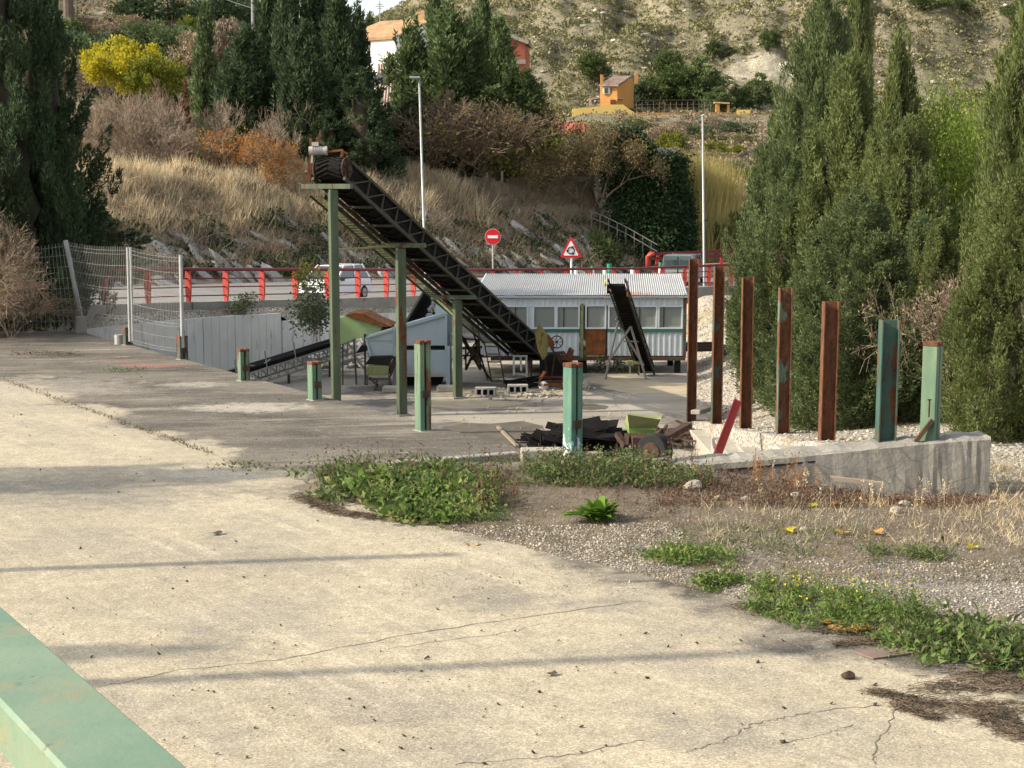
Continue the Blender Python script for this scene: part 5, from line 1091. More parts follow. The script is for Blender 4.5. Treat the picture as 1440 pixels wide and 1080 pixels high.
tiles('roof', up(cr_+dr_*.4, c0.z-.1), up(e+dr_*.4, c0.z-.1), up(mid, hr+.09), up(cl+dr_*4.5, hr+.09), MT['tile'], t)
bb = MB(); q = c0+dr_*3.2; bb.box((q.x-.6, q.y+1.2, hr+.1), (.9, .8, 1.5)); bb.build('chimney', MT['tile'], rf)
nl = Vector((-.5, -.86, 0)); q = c0+dl*5.2+nl*.03; bb = MB(); bb.bar(q+Vector((0, 0, -1.0)), q+Vector((0, 0, -2.6)), .9, .1, nl); wn = bb.build('window', MT['wood'], t)
bb = MB(); q2 = q+nl*.06; bb.bar(q2+Vector((0, 0, -1.1)), q2+Vector((0, 0, -2.5)), .1, .05, nl); bb.build('shutter', MT['dark'], wn)
# tiled outbuilding in front of it
Yo = 130; t = thing('tiled_outbuilding', 'low tan outbuilding with striped tile roofs between dark cypresses', 'house', at(552, 200, Yo))
tiles('roof', at(530, 104, Yo), at(580, 104, Yo), at(530, 91, Yo+3.5), at(583, 91, Yo+3.5), MT['tile2'], t, 14, .16)
bb = MB(); bb.prism([at(528, 105, Yo-.1), at(580, 104, Yo-.1), at(580, 117, Yo-.3), at(528, 117, Yo-.3)], (0, .3, 0)); bb.build('slate_strip', pm('dark_slate', (.10, .10, .115), (.15, .15, .16), 3, .7, .1), t)
tiles('roof', at(526, 150, Yo-4), at(582, 148, Yo-4), at(530, 117, Yo-.2), at(582, 117, Yo-.2), MT['tile2'], t, 14, .16)
bb = MB(); bb.prism([at(528, 148, Yo-3.6), at(580, 147, Yo-3.6), at(580, 262, Yo-3.6), at(528, 262, Yo-3.6)], (0, 6, 0)); bb.build('wall', pm('tan_render', (.52, .42, .28), (.46, .37, .25), 1, .9, .1), t)
# brick building
Yk_ = 148; t = thing('brick_building', 'unfinished red brick building with sloping grey roof edge behind cypresses', 'building', at(700, 115, Yk_))
bb = MB(); bb.prism([at(650, 38, Yk_), at(690, 42, Yk_), at(738, 61, Yk_), at(738, 150, Yk_), at(650, 150, Yk_)], (.6, 9, 0)); bb.build('wall', MT['brick'], t)
bb = MB(); bb.bar(at(646, 36, Yk_-.2), at(690, 40, Yk_-.2), .3, .35); bb.bar(at(690, 40, Yk_-.2), at(743, 60, Yk_-.2), .3, .35); bb.prism([at(646, 35.5, Yk_-.3), at(690, 39.5, Yk_-.3), at(743, 59.5, Yk_-.3), at(743, 60.8, Yk_-.3), at(690, 41, Yk_-.3), at(646, 37, Yk_-.3)], (.6, 10, .4)); bb.build('roof', MT['block'], t)
bb = MB(); bb.box(at(711, 74, Yk_-.02), (1.15, .1, 1.4)); wn = bb.build('window', MT['block'], t)
bb = MB(); bb.box(at(711, 74, Yk_-.06), (.85, .1, 1.1)); bb.build('pane', MT['dark'], wn)
bb = MB(); bb.bar(at(722, 87, Yk_-.08), at(739, 87, Yk_-.08), .1, .45); bb.build('floor_band', MT['block'], t)
# white house hidden behind the brown thicket
Yz = 128; t = thing('pale_house', 'pale house with small red roof half hidden by the brown thicket', 'house', at(795, 215, Yz))
bb = MB(); bb.prism([at(768, 188, Yz), at(830, 186, Yz), at(830, 262, Yz), at(768, 262, Yz)], (0, 5, 0)); bb.build('wall', MT['whitewall'], t)
bb = MB(); bb.prism([at(765, 189, Yz-.3), at(833, 187, Yz-.3), at(822, 173, Yz+2), at(776, 174, Yz+2)], (0, .4, .2)); bb.build('roof', MT['brick'], t)
# orange house and its walls
Yo = 203; t = thing('orange_house', 'orange two storey house with tiled roof and chimneys on the hill terrace', 'house', at(868, 152, Yo))
g = [at(844, 119, Yo), at(868, 119, Yo-1.0), at(868, 152, Yo-1.0), at(844, 152, Yo)]; bk = Vector((2.4, 6.5, 0))
bb = MB(); bb.add([g[0], g[1], g[2], g[3]], [(0, 1, 2, 3)]); c_ = [at(868, 119, Yo-1.0), at(886, 109, Yo+1.5), at(891, 112, Yo+3), at(891, 152, Yo+3), at(868, 152, Yo-1.0)]
bb.add(c_, [(0, 1, 2, 3, 4)]); bb.add([g[0], g[3], g[3]+bk, g[0]+bk], [(0, 1, 2, 3)]); bb.build('wall', MT['orange'], t)
rf = tiles('roof', at(842, 119.5, Yo-.6), at(869.5, 119.5, Yo-1.7), at(862, 107.5, Yo+3.5), at(888, 107, Yo+1.6), MT['tile2'], t, 12, .12)
for x0, x1, y0, y1, Yq in ((844.5, 848.5, 105, 121, Yo), (893, 897.5, 102, 118, Yo+4)):
    bb = MB(); bb.prism([at(x0, y0, Yq), at(x1, y0, Yq), at(x1, y1, Yq), at(x0, y1, Yq)], (0, .5, 0)); bb.build('chimney', MT['orange'], rf)
bb = MB(); bb.prism([at(x, y, Yo-.6) for x, y in ((848, 123), (864, 123), (864, 132), (848, 132))], (0, .3, 0)); wn = bb.build('window', MT['signwhite'], t)
bb = MB()
for x0, x1 in ((850, 855), (858, 863)): bb.prism([at(x, y, Yo-.7) for x, y in ((x0, 123.8), (x1, 123.8), (x1, 131), (x0, 131))], (0, .1, 0))
bb.build('pane', MT['cglass'], wn)
bb = MB(); bb.prism([at(x, y, Yo-1.2) for x, y in ((858.5, 140), (865, 140), (865, 146), (858.5, 146))], (0, .6, 0)); bb.build('lower_window', pm('red_brown_frame', (.2, .06, .04), (.16, .05, .04), 2, .7, 0), t)
bb = MB(); bb.prism([at(827, 139, Yo), at(845, 136, Yo), at(845, 138, Yo), at(827, 141, Yo)], (0, 2.5, 0)); bb.bar(at(830, 140, Yo), at(830, 150, Yo), .3); bb.bar(at(834, 140, Yo+1), at(834, 150, Yo+1), .3); bb.build('porch', MT['tile2'], t)
bb = MB(); bb.prism([at(868, 137, Yo-1.3), at(876, 138, Yo-1), at(876, 139.5, Yo-1), at(868, 138.5, Yo-1.3)], (0, 1.2, 0)); bb.build('door_canopy', MT['tile2'], t)
t = tag(MB().prism([at(x, y, 200) for x, y in ((805, 153), (840, 150), (858, 147), (876, 147), (884, 153), (892, 158), (892, 176), (805, 176))], (0, .8, 0)).build('terrace_wall', MT['yellow']), 'bright yellow terrace wall below the orange house', 'wall')
bb = MB(); bb.prism([at(892, 158.5, 200), at(1058, 157.5, 200), at(1058, 176, 200), at(892, 176, 200)], (0, .5, 0)); t = tag(bb.build('boundary_wall', MT['orange']), 'long low orange boundary wall with ochre gate pillars', 'wall')
for x0, x1, y0 in ((905, 908, 157), (1007, 1012, 145), (1023, 1026, 147), (1036, 1055, 154.5)): bb = MB(); bb.prism([at(x0, y0, 199.8), at(x1, y0, 199.8), at(x1, 166, 199.8), at(x0, 166, 199.8)], (0, .9, 0)); bb.build('gate_pillar' if x1-x0 < 9 else 'wall_panel', MT['orange'] if x0 != 1036 else MT['yellow'], t)
bb = MB(); bb.prism([at(1005, 143, 199.6), at(1026, 144, 199.6), at(1026, 146, 199.6), at(1005, 145, 199.6)], (0, 1.2, 0)); bb.build('gate_lintel', MT['tile'], t)
t = thing('wire_fence', 'thin wire fence with metal posts on the orange boundary wall', 'fence', at(960, 158, 200)); bb = MB()
for yy in (141, 147, 152): bb.tube([at(890, yy, 200), at(1000, yy-.5, 200)], .012, 3)
for x in range(895, 1001, 8): bb.bar(at(x, 162, 200), at(x, 143, 200), .05)
bb.build('posts_and_wire', MT['wood'], t)
# antenna, utility pole, rail fence top left
bb = MB(); bb.bar(at(534, 30, 142), at(534, 2, 142), .09)
for y_, w_ in ((6, 4), (9, 6), (12, 3)): bb.bar(at(534-w_, y_, 142), at(534+w_, y_, 142), .06)
tag(bb.build('tv_antenna', MT['galv']), 'thin television antenna against the sky', 'antenna')
t = thing('utility_pole', 'slim pale utility pole among dark trees at the top', 'pole', at(356, 90, 125)); bb = MB(); bb.tube([at(356, 95, 125), at(355, -30, 125)], .13, 8); bb.build('pole', MT['galv_old'], t)
bb = MB(); bb.tube([at(300, -8, 124.8), at(330, 4, 124.9), at(356, 12, 125)], .035, 4); bb.build('wire', MT['galv'], t)
t = thing('rail_fence', 'rustic grey rail fence beside the path at the upper left', 'fence', at(100, 25, 170)); 
for i, (px, yb) in enumerate(((60, 16), (84, 19), (107, 18), (130, 10), (150, 5))):
    bb = MB(); bb.bar(at(px, yb, 168), at(px, yb-17, 168), .2); bb.build('post', MT['wood'], t)
bb = MB()
for dy in (-15, -8): bb.bar(at(50, 17+dy, 168), at(107, 18+dy, 168), .14); bb.bar(at(107, 18+dy, 168), at(155, 4+dy, 168), .14)
bb.bar(at(60, 15, 168), at(84, 3, 168), .14); bb.bar(at(107, 16, 168), at(130, -4, 168), .14); bb.build('rail', MT['wood'], t)
# poles outside the picture on the left whose shadows cross the slab
for i, (px, py, L_, lab) in enumerate((((640, 779.5, 7.0, 'plain steel pole left of the yard, farther of two')), ((1205, 911, 9.4, 'plain steel pole left of the yard, nearer of two')))):
    tip = gnd(px, py); hd = Vector((math.sin(AZ), math.cos(AZ), 0)); bp = tip+hd*(L_/math.tan(EL)); bb = MB(); bb.tube([bp, bp+Vector((0, 0, L_))], .085, 10)
    tag(bb.build('steel_pole', MT['galv']), lab, 'pole', 'steel poles left of the yard')
# ------------------------------------------------------------------ vegetation
def tree_obj(name, label, cat, loc, sc3, meshes, rz, group=None):
    t = thing(name, label, cat, loc, group, 0); t.rotation_euler.z = rz; t.scale = sc3
    for nm, me in meshes:
        o = bpy.data.objects.new(nm, me); C.objects.link(o); o.parent = t
    return t
def mesh_of(name, vf, mat): me = np_mesh(name, *vf); me.materials.append(mat); return me
def trunk_mesh(name, h, r, mat=None, lean=0.0):
    A = []; B = []; ra = []; rb = []; n = 8
    for i in range(n):
        f = lambda k: np.array([lean*math.sin(k*.9), lean*math.cos(k*.7)-lean, h*k/n-.3]); A.append(f(i)); B.append(f(i+1)); ra.append(r*(1-.8*i/n)); rb.append(r*(1-.8*(i+1)/n))
    V, F = segs(np.array(A), np.array(B), ra, rb); return mesh_of(name, (V, F), mat or MT['trunk'])
def cyp_mesh(mat, seed, Hh=10.0, Rr=1.5, npl=150, m=110, shape='col', tilt=.35, lsz=.17, lw=.055, core=.42, pl=1.0):
    r = np.random.RandomState(seed); ph = r.rand(6)*6.28
    if shape == 'col': prof = lambda h: np.clip(h/.12, 0, 1)**.5*(1-np.clip(h, 0, 1)**2.6)**.75
    elif shape == 'cone': prof = lambda h: np.clip(h/.06+.35, 0, 1)*(1-np.clip(h, 0, 1))**.62
    else: prof = lambda h: np.clip(h/.05+.6, 0, 1)*(1-np.clip(h, 0, 1)**2.4)**.8
    lobe = lambda th, h: 1+.22*np.sin(3*th+ph[0]+h*4)+.16*np.sin(5*th+ph[1]-h*7)+.14*np.sin(h*17+ph[2]+2*th)
    hh = r.rand(npl*4); keep = r.rand(npl*4) < (prof(hh)*.9+.1); hh = hh[keep][:npl]; npl = len(hh); hh[0] = .90; th = r.rand(npl)*2*math.pi
    rad = prof(hh)*Rr*lobe(th, hh)*(.62+.40*r.rand(npl)); out = np.stack([np.cos(th), np.sin(th), 0*th], 1)
    base = out*rad[:, None]; base[:, 2] = hh*Hh*.93
    axis = nrm(out*(tilt*(1.2-hh))[:, None]+np.array([0, 0, 1.])+.18*r.randn(npl, 3)); ln = Hh*(.075+.06*r.rand(npl))*(1.15-.45*hh)*pl; lr = ln*(.17+.08*r.rand(npl))/pl**.75
    t = r.rand(npl, m); ang = r.rand(npl, m)*6.28; rr = lr[:, None]*np.sin(np.pi*np.clip(t, 0.02, 1)**.75)*(.35+.65*np.sqrt(r.rand(npl, m)))
    a1 = nrm(np.cross(axis, np.array([.2, .9, .1])+0*axis)); a2 = np.cross(axis, a1)
    rv = a1[:, None]*np.cos(ang)[..., None]+a2[:, None]*np.sin(ang)[..., None]
    P = base[:, None]+axis[:, None]*((t-.35)*ln[:, None])[..., None]+rv*rr[..., None]; D = nrm(axis[:, None]*1.15+rv*.7+.42*r.randn(npl, m, 3))
    P = P.reshape(-1, 3); D = D.reshape(-1, 3); k = len(P); global NP; NP = r
    V1 = leaves(P, D, lsz*(.6+.8*r.rand(k)), lw*(.6+.8*r.rand(k)))
    # inner twig mass so the crown is not hollow, dark to imitate inner shade
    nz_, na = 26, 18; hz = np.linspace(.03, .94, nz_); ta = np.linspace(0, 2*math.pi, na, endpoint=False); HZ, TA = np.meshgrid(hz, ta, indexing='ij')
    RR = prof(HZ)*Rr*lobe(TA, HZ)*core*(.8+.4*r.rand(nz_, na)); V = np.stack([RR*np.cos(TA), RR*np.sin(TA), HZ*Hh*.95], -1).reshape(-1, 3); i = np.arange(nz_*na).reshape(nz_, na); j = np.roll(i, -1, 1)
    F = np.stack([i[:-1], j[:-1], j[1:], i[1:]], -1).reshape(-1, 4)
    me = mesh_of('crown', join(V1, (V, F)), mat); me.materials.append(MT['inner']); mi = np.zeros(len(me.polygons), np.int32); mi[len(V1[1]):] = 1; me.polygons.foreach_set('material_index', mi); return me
def clump_mesh(mat, seed, Rx=1.0, Rz=1.0, nc=60, m=120, cr=.3, lsz=.12, lw=.06, flat=0.0, zc=None):
    r = np.random.RandomState(seed); d = nrm(r.randn(nc, 3)); q = (.55+.45*r.rand(nc))**.6; zc = Rz if zc is None else zc
    c = d*np.array([Rx, Rx, Rz])*q[:, None]*(1+.15*np.sin(3*np.arctan2(d[:, 1], d[:, 0])+seed))[:, None]; c += r.randn(nc, 3)*np.array([.20*Rx, .20*Rx, .14*Rz]); c[:, 2] *= 1+.25*np.sin(2*np.arctan2(c[:, 1], c[:, 0])+seed*1.7); c[:, 2] = np.maximum(c[:, 2]+zc, .08*Rz); dd = nrm(r.randn(nc, m, 3)); s = cr*(.6+.7*r.rand(nc))
    P = c[:, None]+dd*s[:, None, None]*(r.rand(nc, m, 1)**.4)*np.array([1, 1, .75]); D = nrm(dd*.6+nrm(c-np.array([0, 0, zc*.3]))[:, None]*.5+np.array([0, 0, .25])+.6*r.randn(nc, m, 3))
    P = P.reshape(-1, 3); D = D.reshape(-1, 3); k = len(P); global NP; NP = r
    return mesh_of('crown', leaves(P, D, lsz*(.6+.8*r.rand(k)), lw*(.6+.8*r.rand(k))), mat)
def branch_segs(seed, stems=5, Hh=3.0, spread=.5, lev=4, kids=(2, 4), r0=.05, wig=.25, droop=0.0, ratio=.68, minr=.006):
    rr = random.Random(seed); A = []; B = []; RA = []; RB = []; tips = []
    def grow(p, d, L, r, l):
        n = 3
        for i in range(n):
            d = (d+Vector((rr.gauss(0, wig), rr.gauss(0, wig), rr.gauss(0, wig)*.6-droop))*.5).normalized(); q = p+d*(L/n); A.append(p[:]); B.append(q[:]); RA.append(max(minr, r*(1-i*.22))); RB.append(max(minr*.8, r*(1-(i+1)*.22))); p = q
            if l > 0 and i > 0:
                for k in range(rr.randint(*kids) if i == n-1 else 1):
                    a = Vector((rr.gauss(0, 1), rr.gauss(0, 1), rr.gauss(0, .7)+.2)).normalized(); grow(p, (d+a*.75).normalized(), L*ratio*rr.uniform(.75, 1.15), r*.5, l-1)
        if l <= 1: tips.append(p[:])
    for s in range(stems):
        a = rr.uniform(0, 6.28); o = rr.uniform(0, spread*.4); grow(Vector((math.cos(a)*o, math.sin(a)*o, -.1)), Vector((math.cos(a)*spread, math.sin(a)*spread, 1)).normalized(), Hh*.42*rr.uniform(.8, 1.1), r0, lev)
    return np.array(A), np.array(B), np.array(RA), np.array(RB), np.array(tips)
def bare_mesh(name, mat, seed, **k): A, B, ra, rb, tips = branch_segs(seed, **k); return mesh_of(name, segs(A, B, ra, rb), mat), tips
def tip_leaves(mat, tips, n, lsz, lw, sp, seed):
    global NP; NP = np.random.RandomState(seed); i = NP.randint(0, len(tips), n); P = tips[i]+NP.randn(n, 3)*sp; return mesh_of('leaves', leaves(P, rvec(n), lsz*(.6+.8*NP.rand(n)), lw*(.6+.8*NP.rand(n))), mat)

CY = {}
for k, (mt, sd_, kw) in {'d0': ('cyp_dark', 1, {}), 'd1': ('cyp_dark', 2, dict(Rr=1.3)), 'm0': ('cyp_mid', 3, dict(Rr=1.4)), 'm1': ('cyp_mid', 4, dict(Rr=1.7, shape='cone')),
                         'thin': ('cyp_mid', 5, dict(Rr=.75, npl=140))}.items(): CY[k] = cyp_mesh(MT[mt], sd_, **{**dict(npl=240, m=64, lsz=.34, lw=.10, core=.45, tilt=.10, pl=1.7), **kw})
CT = trunk_mesh('trunk', 9, .16)
RMC = {}
def rmax(me):
    if me.name not in RMC:
        a_ = np.empty(len(me.vertices)*3, np.float32); me.vertices.foreach_get('co', a_); RMC[me.name] = float(np.percentile(np.abs(a_.reshape(-1, 3)[:, 0]), 96))
    return RMC[me.name]
def cyp(key, px, yt, yb, wpx, Yd, label, rz=None, zb=None, group='cypresses on the terrace behind the bank', name='cypress_tree'):
    a = at(px, yb, Yd); top = at(px, yt, Yd).z; z0 = a.z if zb is None else zb; Hs = (top-z0)/10.0; me = CY[key]; Rm = rmax(me)
    s = wpx*Yd/2000/2/Rm
    return tree_obj(name, label, 'tree', (a.x, Yd, z0), (s, s, Hs), [('crown', me), ('trunk', CT)], R.uniform(0, 6.28) if rz is None else rz, group)
TZ = 5.0
# dark trees on the left group
for px, yt, w_, Yd, k, lab in ((350, 36, 66, 98, 'd0', 'dark green cypress at the left edge of the tall cluster'), (384, -40, 52, 104, 'd1', 'tall dark cypress second from left in the cluster'), (412, -55, 50, 101, 'd0', 'tall dark cypress third from left in the cluster'),
                               (447, -50, 56, 103, 'd1', 'tall dark cypress fourth from left in the cluster'), (478, -25, 52, 100, 'd0', 'dark cypress just left of the broad dark conifer'), (502, 5, 46, 106, 'd1', 'dark cypress top beside the patch of sky'), (432, 30, 60, 96, 'd0', 'shorter dark cypress in front of the tall cluster'),
                               (327, 70, 44, 100, 'd0', 'small dark cypress on the left flank of the cluster')): cyp(k, px, yt, 250, w_*1.15, Yd, lab, zb=TZ)
cyp('thin', 293, -8, 175, 34, 112, 'very thin solitary cypress left of the dark cluster', zb=6.0)
for px, yt, w_, Yd, k, lab in ((581, 18, 58, 112, 'm0', 'pointed cypress right of the white house'), (612, -28, 34, 116, 'thin', 'thin cypress behind the broad green cypress'), (636, -5, 78, 110, 'm0', 'broad mid green cypress right of the lamp'), (660, 18, 56, 112, 'm0', 'cypress on the right flank of the broad green one'),
                               (681, -30, 30, 118, 'thin', 'slender dark cypress before the brick building'), (704, 22, 62, 109, 'm1', 'ragged conical conifer before the brick window'), (735, 98, 84, 108, 'm1', 'low ragged conifer right of the brick building'), (583, 130, 70, 106, 'm0', 'low dark green conifer behind the lamp pole'), (690, 120, 80, 106, 'm1', 'low conifer behind the brown bare tree')): cyp(k, px, yt, 250, w_*1.15, Yd, lab, zb=TZ)
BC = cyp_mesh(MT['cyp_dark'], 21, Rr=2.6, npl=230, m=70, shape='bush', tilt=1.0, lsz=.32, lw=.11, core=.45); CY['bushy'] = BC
cyp('bushy', 508, 84, 258, 104, 95, 'broad drooping dark conifer beside the tiled outbuilding', zb=TZ-.3, group=None, name='conifer_tree'); cyp('bushy', 462, 150, 262, 70, 94, 'low dark conifer behind the conveyor head', zb=TZ-.3, group=None, name='conifer_tree')
# far left foreground trees
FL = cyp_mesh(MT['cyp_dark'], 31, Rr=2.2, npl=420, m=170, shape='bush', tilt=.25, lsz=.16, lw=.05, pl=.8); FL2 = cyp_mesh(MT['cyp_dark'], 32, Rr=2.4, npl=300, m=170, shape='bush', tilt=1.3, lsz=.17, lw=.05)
CY['fl'] = FL; CY['fl2'] = FL2
cyp('fl', 12, -190, 462, 190, 43.5, 'tall dark cypress filling the left edge beyond the mesh fence', zb=-.4, group=None); cyp('fl2', 72, -60, 455, 150, 46.5, 'loose dark conifer with spreading boughs beyond the mesh fence', zb=-.6, group=None, name='conifer_tree', rz=2.0)
cyp('fl2', 148, 296, 345, 120, 55, 'low dark conifer branches behind the wire fence', zb=.4, group=None, name='conifer_bush', rz=.5)
cyp('fl', -90, -120, 462, 150, 39, 'tall dark cypress just outside the left edge', zb=-.2, group=None)
# more trees left of the picture that shade the slab
for (x_, y_, h_, s_, l_) in ((-20.5, 16.0, 1.12, 1.0, 'dark conifer left of the slab, the farther of two'), (-18.6, 8.9, 1.0, .62, 'dark conifer left of the slab, the nearer of two')): tree_obj('conifer_tree', l_, 'tree', (x_, y_, 0), (s_*.8, s_*.8, h_), [('crown', FL2), ('trunk', CT)], x_, None)
# right-hand cypresses and junipers
RG = 'conifers along the right side of the gravel'
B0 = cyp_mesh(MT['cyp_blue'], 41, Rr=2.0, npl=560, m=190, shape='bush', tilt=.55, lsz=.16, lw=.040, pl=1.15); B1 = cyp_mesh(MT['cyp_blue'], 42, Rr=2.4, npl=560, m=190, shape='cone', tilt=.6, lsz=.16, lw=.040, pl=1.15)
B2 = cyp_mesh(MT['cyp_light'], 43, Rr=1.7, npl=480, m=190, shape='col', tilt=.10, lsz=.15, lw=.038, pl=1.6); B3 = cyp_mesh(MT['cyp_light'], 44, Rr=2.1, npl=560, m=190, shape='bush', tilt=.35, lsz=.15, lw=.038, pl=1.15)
CY.update(b0=B0, b1=B1, b2=B2, b3=B3)
for k, px, yt, yb, w_, Yd, lab in (('b0', 1150, -45, 560, 135, 40, 'tallest ragged conifer behind the row of posts'), ('b2', 1192, -60, 560, 66, 44, 'thin cypress spike right of the tallest conifer'), ('b0', 1120, 205, 560, 150, 36.5, 'broad bluish conifer behind the middle posts'),
                                   ('b2', 1180, 70, 570, 130, 36, 'olive green cypress with upright plumes behind the middle posts'), ('b2', 1246, 38, 580, 90, 38, 'narrow cypress between the tall conifer and the bright green tree'), ('b3', 1262, 150, 588, 150, 33, 'bluish conical conifer behind the wide dark green post'),
                                   ('b0', 1205, 250, 592, 165, 28, 'low bushy conifer reaching the gravel between the posts'), ('b0', 1085, 330, 520, 90, 44, 'small conifer nearest the end of the red railing'), ('b3', 1310, 300, 600, 110, 30, 'conifer behind the short bright green post'),
                                   ('b2', 1432, -120, 615, 120, 27, 'tall upright cypress at the right edge'), ('b3', 1425, 210, 622, 150, 24.5, 'bushy green conifer at the right edge in front of the tall cypress'), ('b0', 1100, 110, 540, 120, 42, 'grey green conifer on the left flank of the tallest conifer'), ('b3', 1225, 150, 585, 130, 34, 'olive bushy conifer in the middle of the dark mass'), ('b0', 1290, 290, 590, 120, 31, 'grey green conifer above the dry shrub'), ('b2', 1385, 235, 610, 70, 30, 'upright cypress on the left flank of the right edge trees'), ('b0', 1160, 330, 590, 130, 29.5, 'low dense conifer behind the all rusty post'), ('b3', 1530, -60, 640, 180, 24, 'cypress just outside the right edge')):
    a = at(px, yb, Yd); cyp(k, px, yt, yb, w_*1.12, Yd, lab, zb=float(min(a.z, gz(a.x, a.y)))-.1, group=RG)
# dead branches among them
me, tips = bare_mesh('branches', MT['twig'], 5, stems=6, Hh=3.2, spread=.5, lev=4, r0=.035, minr=.007)
lv = tip_leaves(leafmat('withered_leaves', [(.26, .2, .15), (.34, .27, .2), (.2, .15, .11)], 1, .2), tips, 2200, .09, .035, .1, 3)
a = at(1348, 590, 26.5); tree_obj('dry_shrub', 'withered grey brown shrub right of the short green post', 'shrub', (a.x, a.y, a.z-.1), (.62, .62, .9), [('branches', me), ('leaves', lv)], 1.0)
# bright green deciduous tree
me, tips = bare_mesh('trunk', MT['trunk'], 6, stems=3, Hh=7, spread=.35, lev=4, r0=.12, minr=.012); lv = tip_leaves(MT['leaf_bright'], tips, 42000, .12, .06, .42, 8)
for px, yt, Yd, s, lab in ((1358, 66, 38, 1.05, 'bright yellow green leafy tree between the dark conifers'), (1336, 88, 42, 1.05, 'paler leafy tree top left of the bright green tree')):
    a = at(px, 500, Yd); top = at(px, yt, Yd).z; zb = -1.3; k = (top-zb)/max(v.co.z for v in lv.vertices); tree_obj('leafy_tree', lab, 'tree', (a.x, Yd, zb), (k*.55*s, k*.55*s, k), [('trunk', me), ('crown', lv)], px*.1, 'bright green leafy trees')

# bare trees and shrubs behind the bank
BT = []
for i, (mt, kw) in enumerate((('twig', dict(stems=9, Hh=5, spread=.35, lev=4, r0=.04, minr=.013)), ('twig_red', dict(stems=7, Hh=5, spread=.5, lev=4, r0=.05, minr=.014)), ('twig', dict(stems=5, Hh=5, spread=.8, lev=4, r0=.06, minr=.014, droop=.05)), ('twig_dark', dict(stems=3, Hh=5, spread=.7, lev=5, r0=.10, minr=.013, kids=(2, 3))))): BT.append(bare_mesh('branches', MT[mt], 50+i, **kw))
def bare(i, px, yt, Yd, wpx, zb, label, name='bare_shrub', leaves_=None, group='bare shrubs behind the bank', cat='shrub', rz=None):
    me, tips = BT[i]; a = at(px, 250, Yd); top = at(px, yt, Yd).z; k = (top-zb)/max(tips[:, 2]); kx = wpx*Yd/2000/2/np.percentile(np.abs(tips[:, 0]), 96)
    ms = [('branches', me)]
    if leaves_ is not None: ms.append(('leaves', leaves_))
    return tree_obj(name, label, cat, (a.x, Yd, zb), (kx, kx, k), ms, R.uniform(0, 6.28) if rz is None else rz, group)
for i, px, yt, Yd, w_, lab in ((0, 160, 118, 96, 90, 'bare grey brown shrub at the left of the thicket below the yellow tree'), (1, 200, 108, 98, 100, 'reddish bare shrub in the middle of the thicket below the yellow tree'), (0, 235, 130, 94, 90, 'bare upright shrub at the right of the thicket below the yellow tree'), (0, 178, 150, 91, 110, 'lower bare shrub in front of the reddish thicket'), (0, 225, 170, 90, 90, 'low pale bare shrub above the dry grass'),
                               (2, 340, 132, 95, 110, 'wide grey bare shrub left of the dark cypress cluster'), (2, 425, 138, 96, 110, 'wide grey bare shrub before the dark cypress cluster'), (2, 392, 165, 92, 90, 'low grey bare shrub between the two wide ones'), (2, 300, 150, 99, 70, 'grey twiggy shrub below the thin cypress')): bare(i, px, yt, Yd, w_, TZ-.6, lab)
ol = tip_leaves(MT['leaf_orange'], BT[2][1], 2600, .18, .12, .18, 9)
bare(2, 318, 178, 90, 130, TZ-1.0, 'orange leaved autumn shrub above the dry grass', 'autumn_shrub', ol, None); bare(2, 375, 195, 89, 90, TZ-1.2, 'smaller orange brown shrub right of the orange one', 'autumn_shrub', ol, None)
bl = tip_leaves(MT['leaf_brown'], BT[1][1], 1600, .17, .10, .25, 10)
bare(1, 668, 122, 102, 190, TZ-.5, 'wide brown bare tree right of the lamp pole', 'brown_tree', bl, 'brown trees behind the bank', 'tree'); bare(1, 630, 165, 100, 120, TZ-.6, 'lower brown bare tree touching the lamp pole', 'brown_tree', bl, 'brown trees behind the bank', 'tree')
bl2 = tip_leaves(MT['leaf_brown'], BT[3][1], 3600, .17, .11, .3, 11); yl2 = tip_leaves(MT['leaf_yellowgreen'], BT[3][1][::7], 500, .2, .12, .25, 12)
for px, yt, Yd, w_, lab, lv in ((790, 148, 108, 150, 'large brown leaved tree with dark branches before the pale house', bl2), (745, 190, 105, 100, 'brown tree with yellow green leaves beside the low conifer', bl2), (830, 165, 110, 120, 'brown leaved tree leaning toward the ivy cliff', bl2), (848, 168, 98.5, 130, 'brown leaved tree growing in front of the ivy cliff', bl2), (812, 185, 99, 110, 'tangled brown tree below the pale house', bl2), (775, 215, 103, 150, 'low tangled brown thicket above the warning sign', bl2), (720, 225, 103, 90, 'low brown thicket at the right end of the dry grass', bl2)): bare(3, px, yt, Yd, w_, TZ-1.2, lab, 'brown_tree', lv, 'brown trees behind the bank', 'tree')
for px, py, Yd in ((815, 250, 106), (760, 262, 102)): a = at(px, py, Yd); tree_obj('leafy_shrub', 'yellow green leafy shrub in the brown thicket', 'shrub', (a.x, Yd, a.z-1), (1.1, 1.1, 1.1), [('leaves', yl2)], 0, 'yellow green shrubs in the thicket')
# yellow tree
ym = clump_mesh(MT['leaf_yellow'], 61, 2.9, 1.9, 70, 110, .75, .26, .17); yg = clump_mesh(MT['leaf_yellowgreen'], 62, 2.6, 1.4, 50, 110, .75, .26, .17)
a = at(178, 125, 128); tree_obj('yellow_tree', 'bright yellow autumn tree on the wooded rise', 'tree', (a.x, 128, a.z), (1.0, 1, 1.05), [('crown', ym), ('trunk', trunk_mesh('trunk', 3, .15))], 0)
a = at(215, 132, 126); tree_obj('yellow_tree', 'yellow green right side tree beside the bright yellow one', 'tree', (a.x, 126, a.z), (.9, .9, 1.0), [('crown', yg), ('trunk', trunk_mesh('trunk', 2.4, .12))], 0)
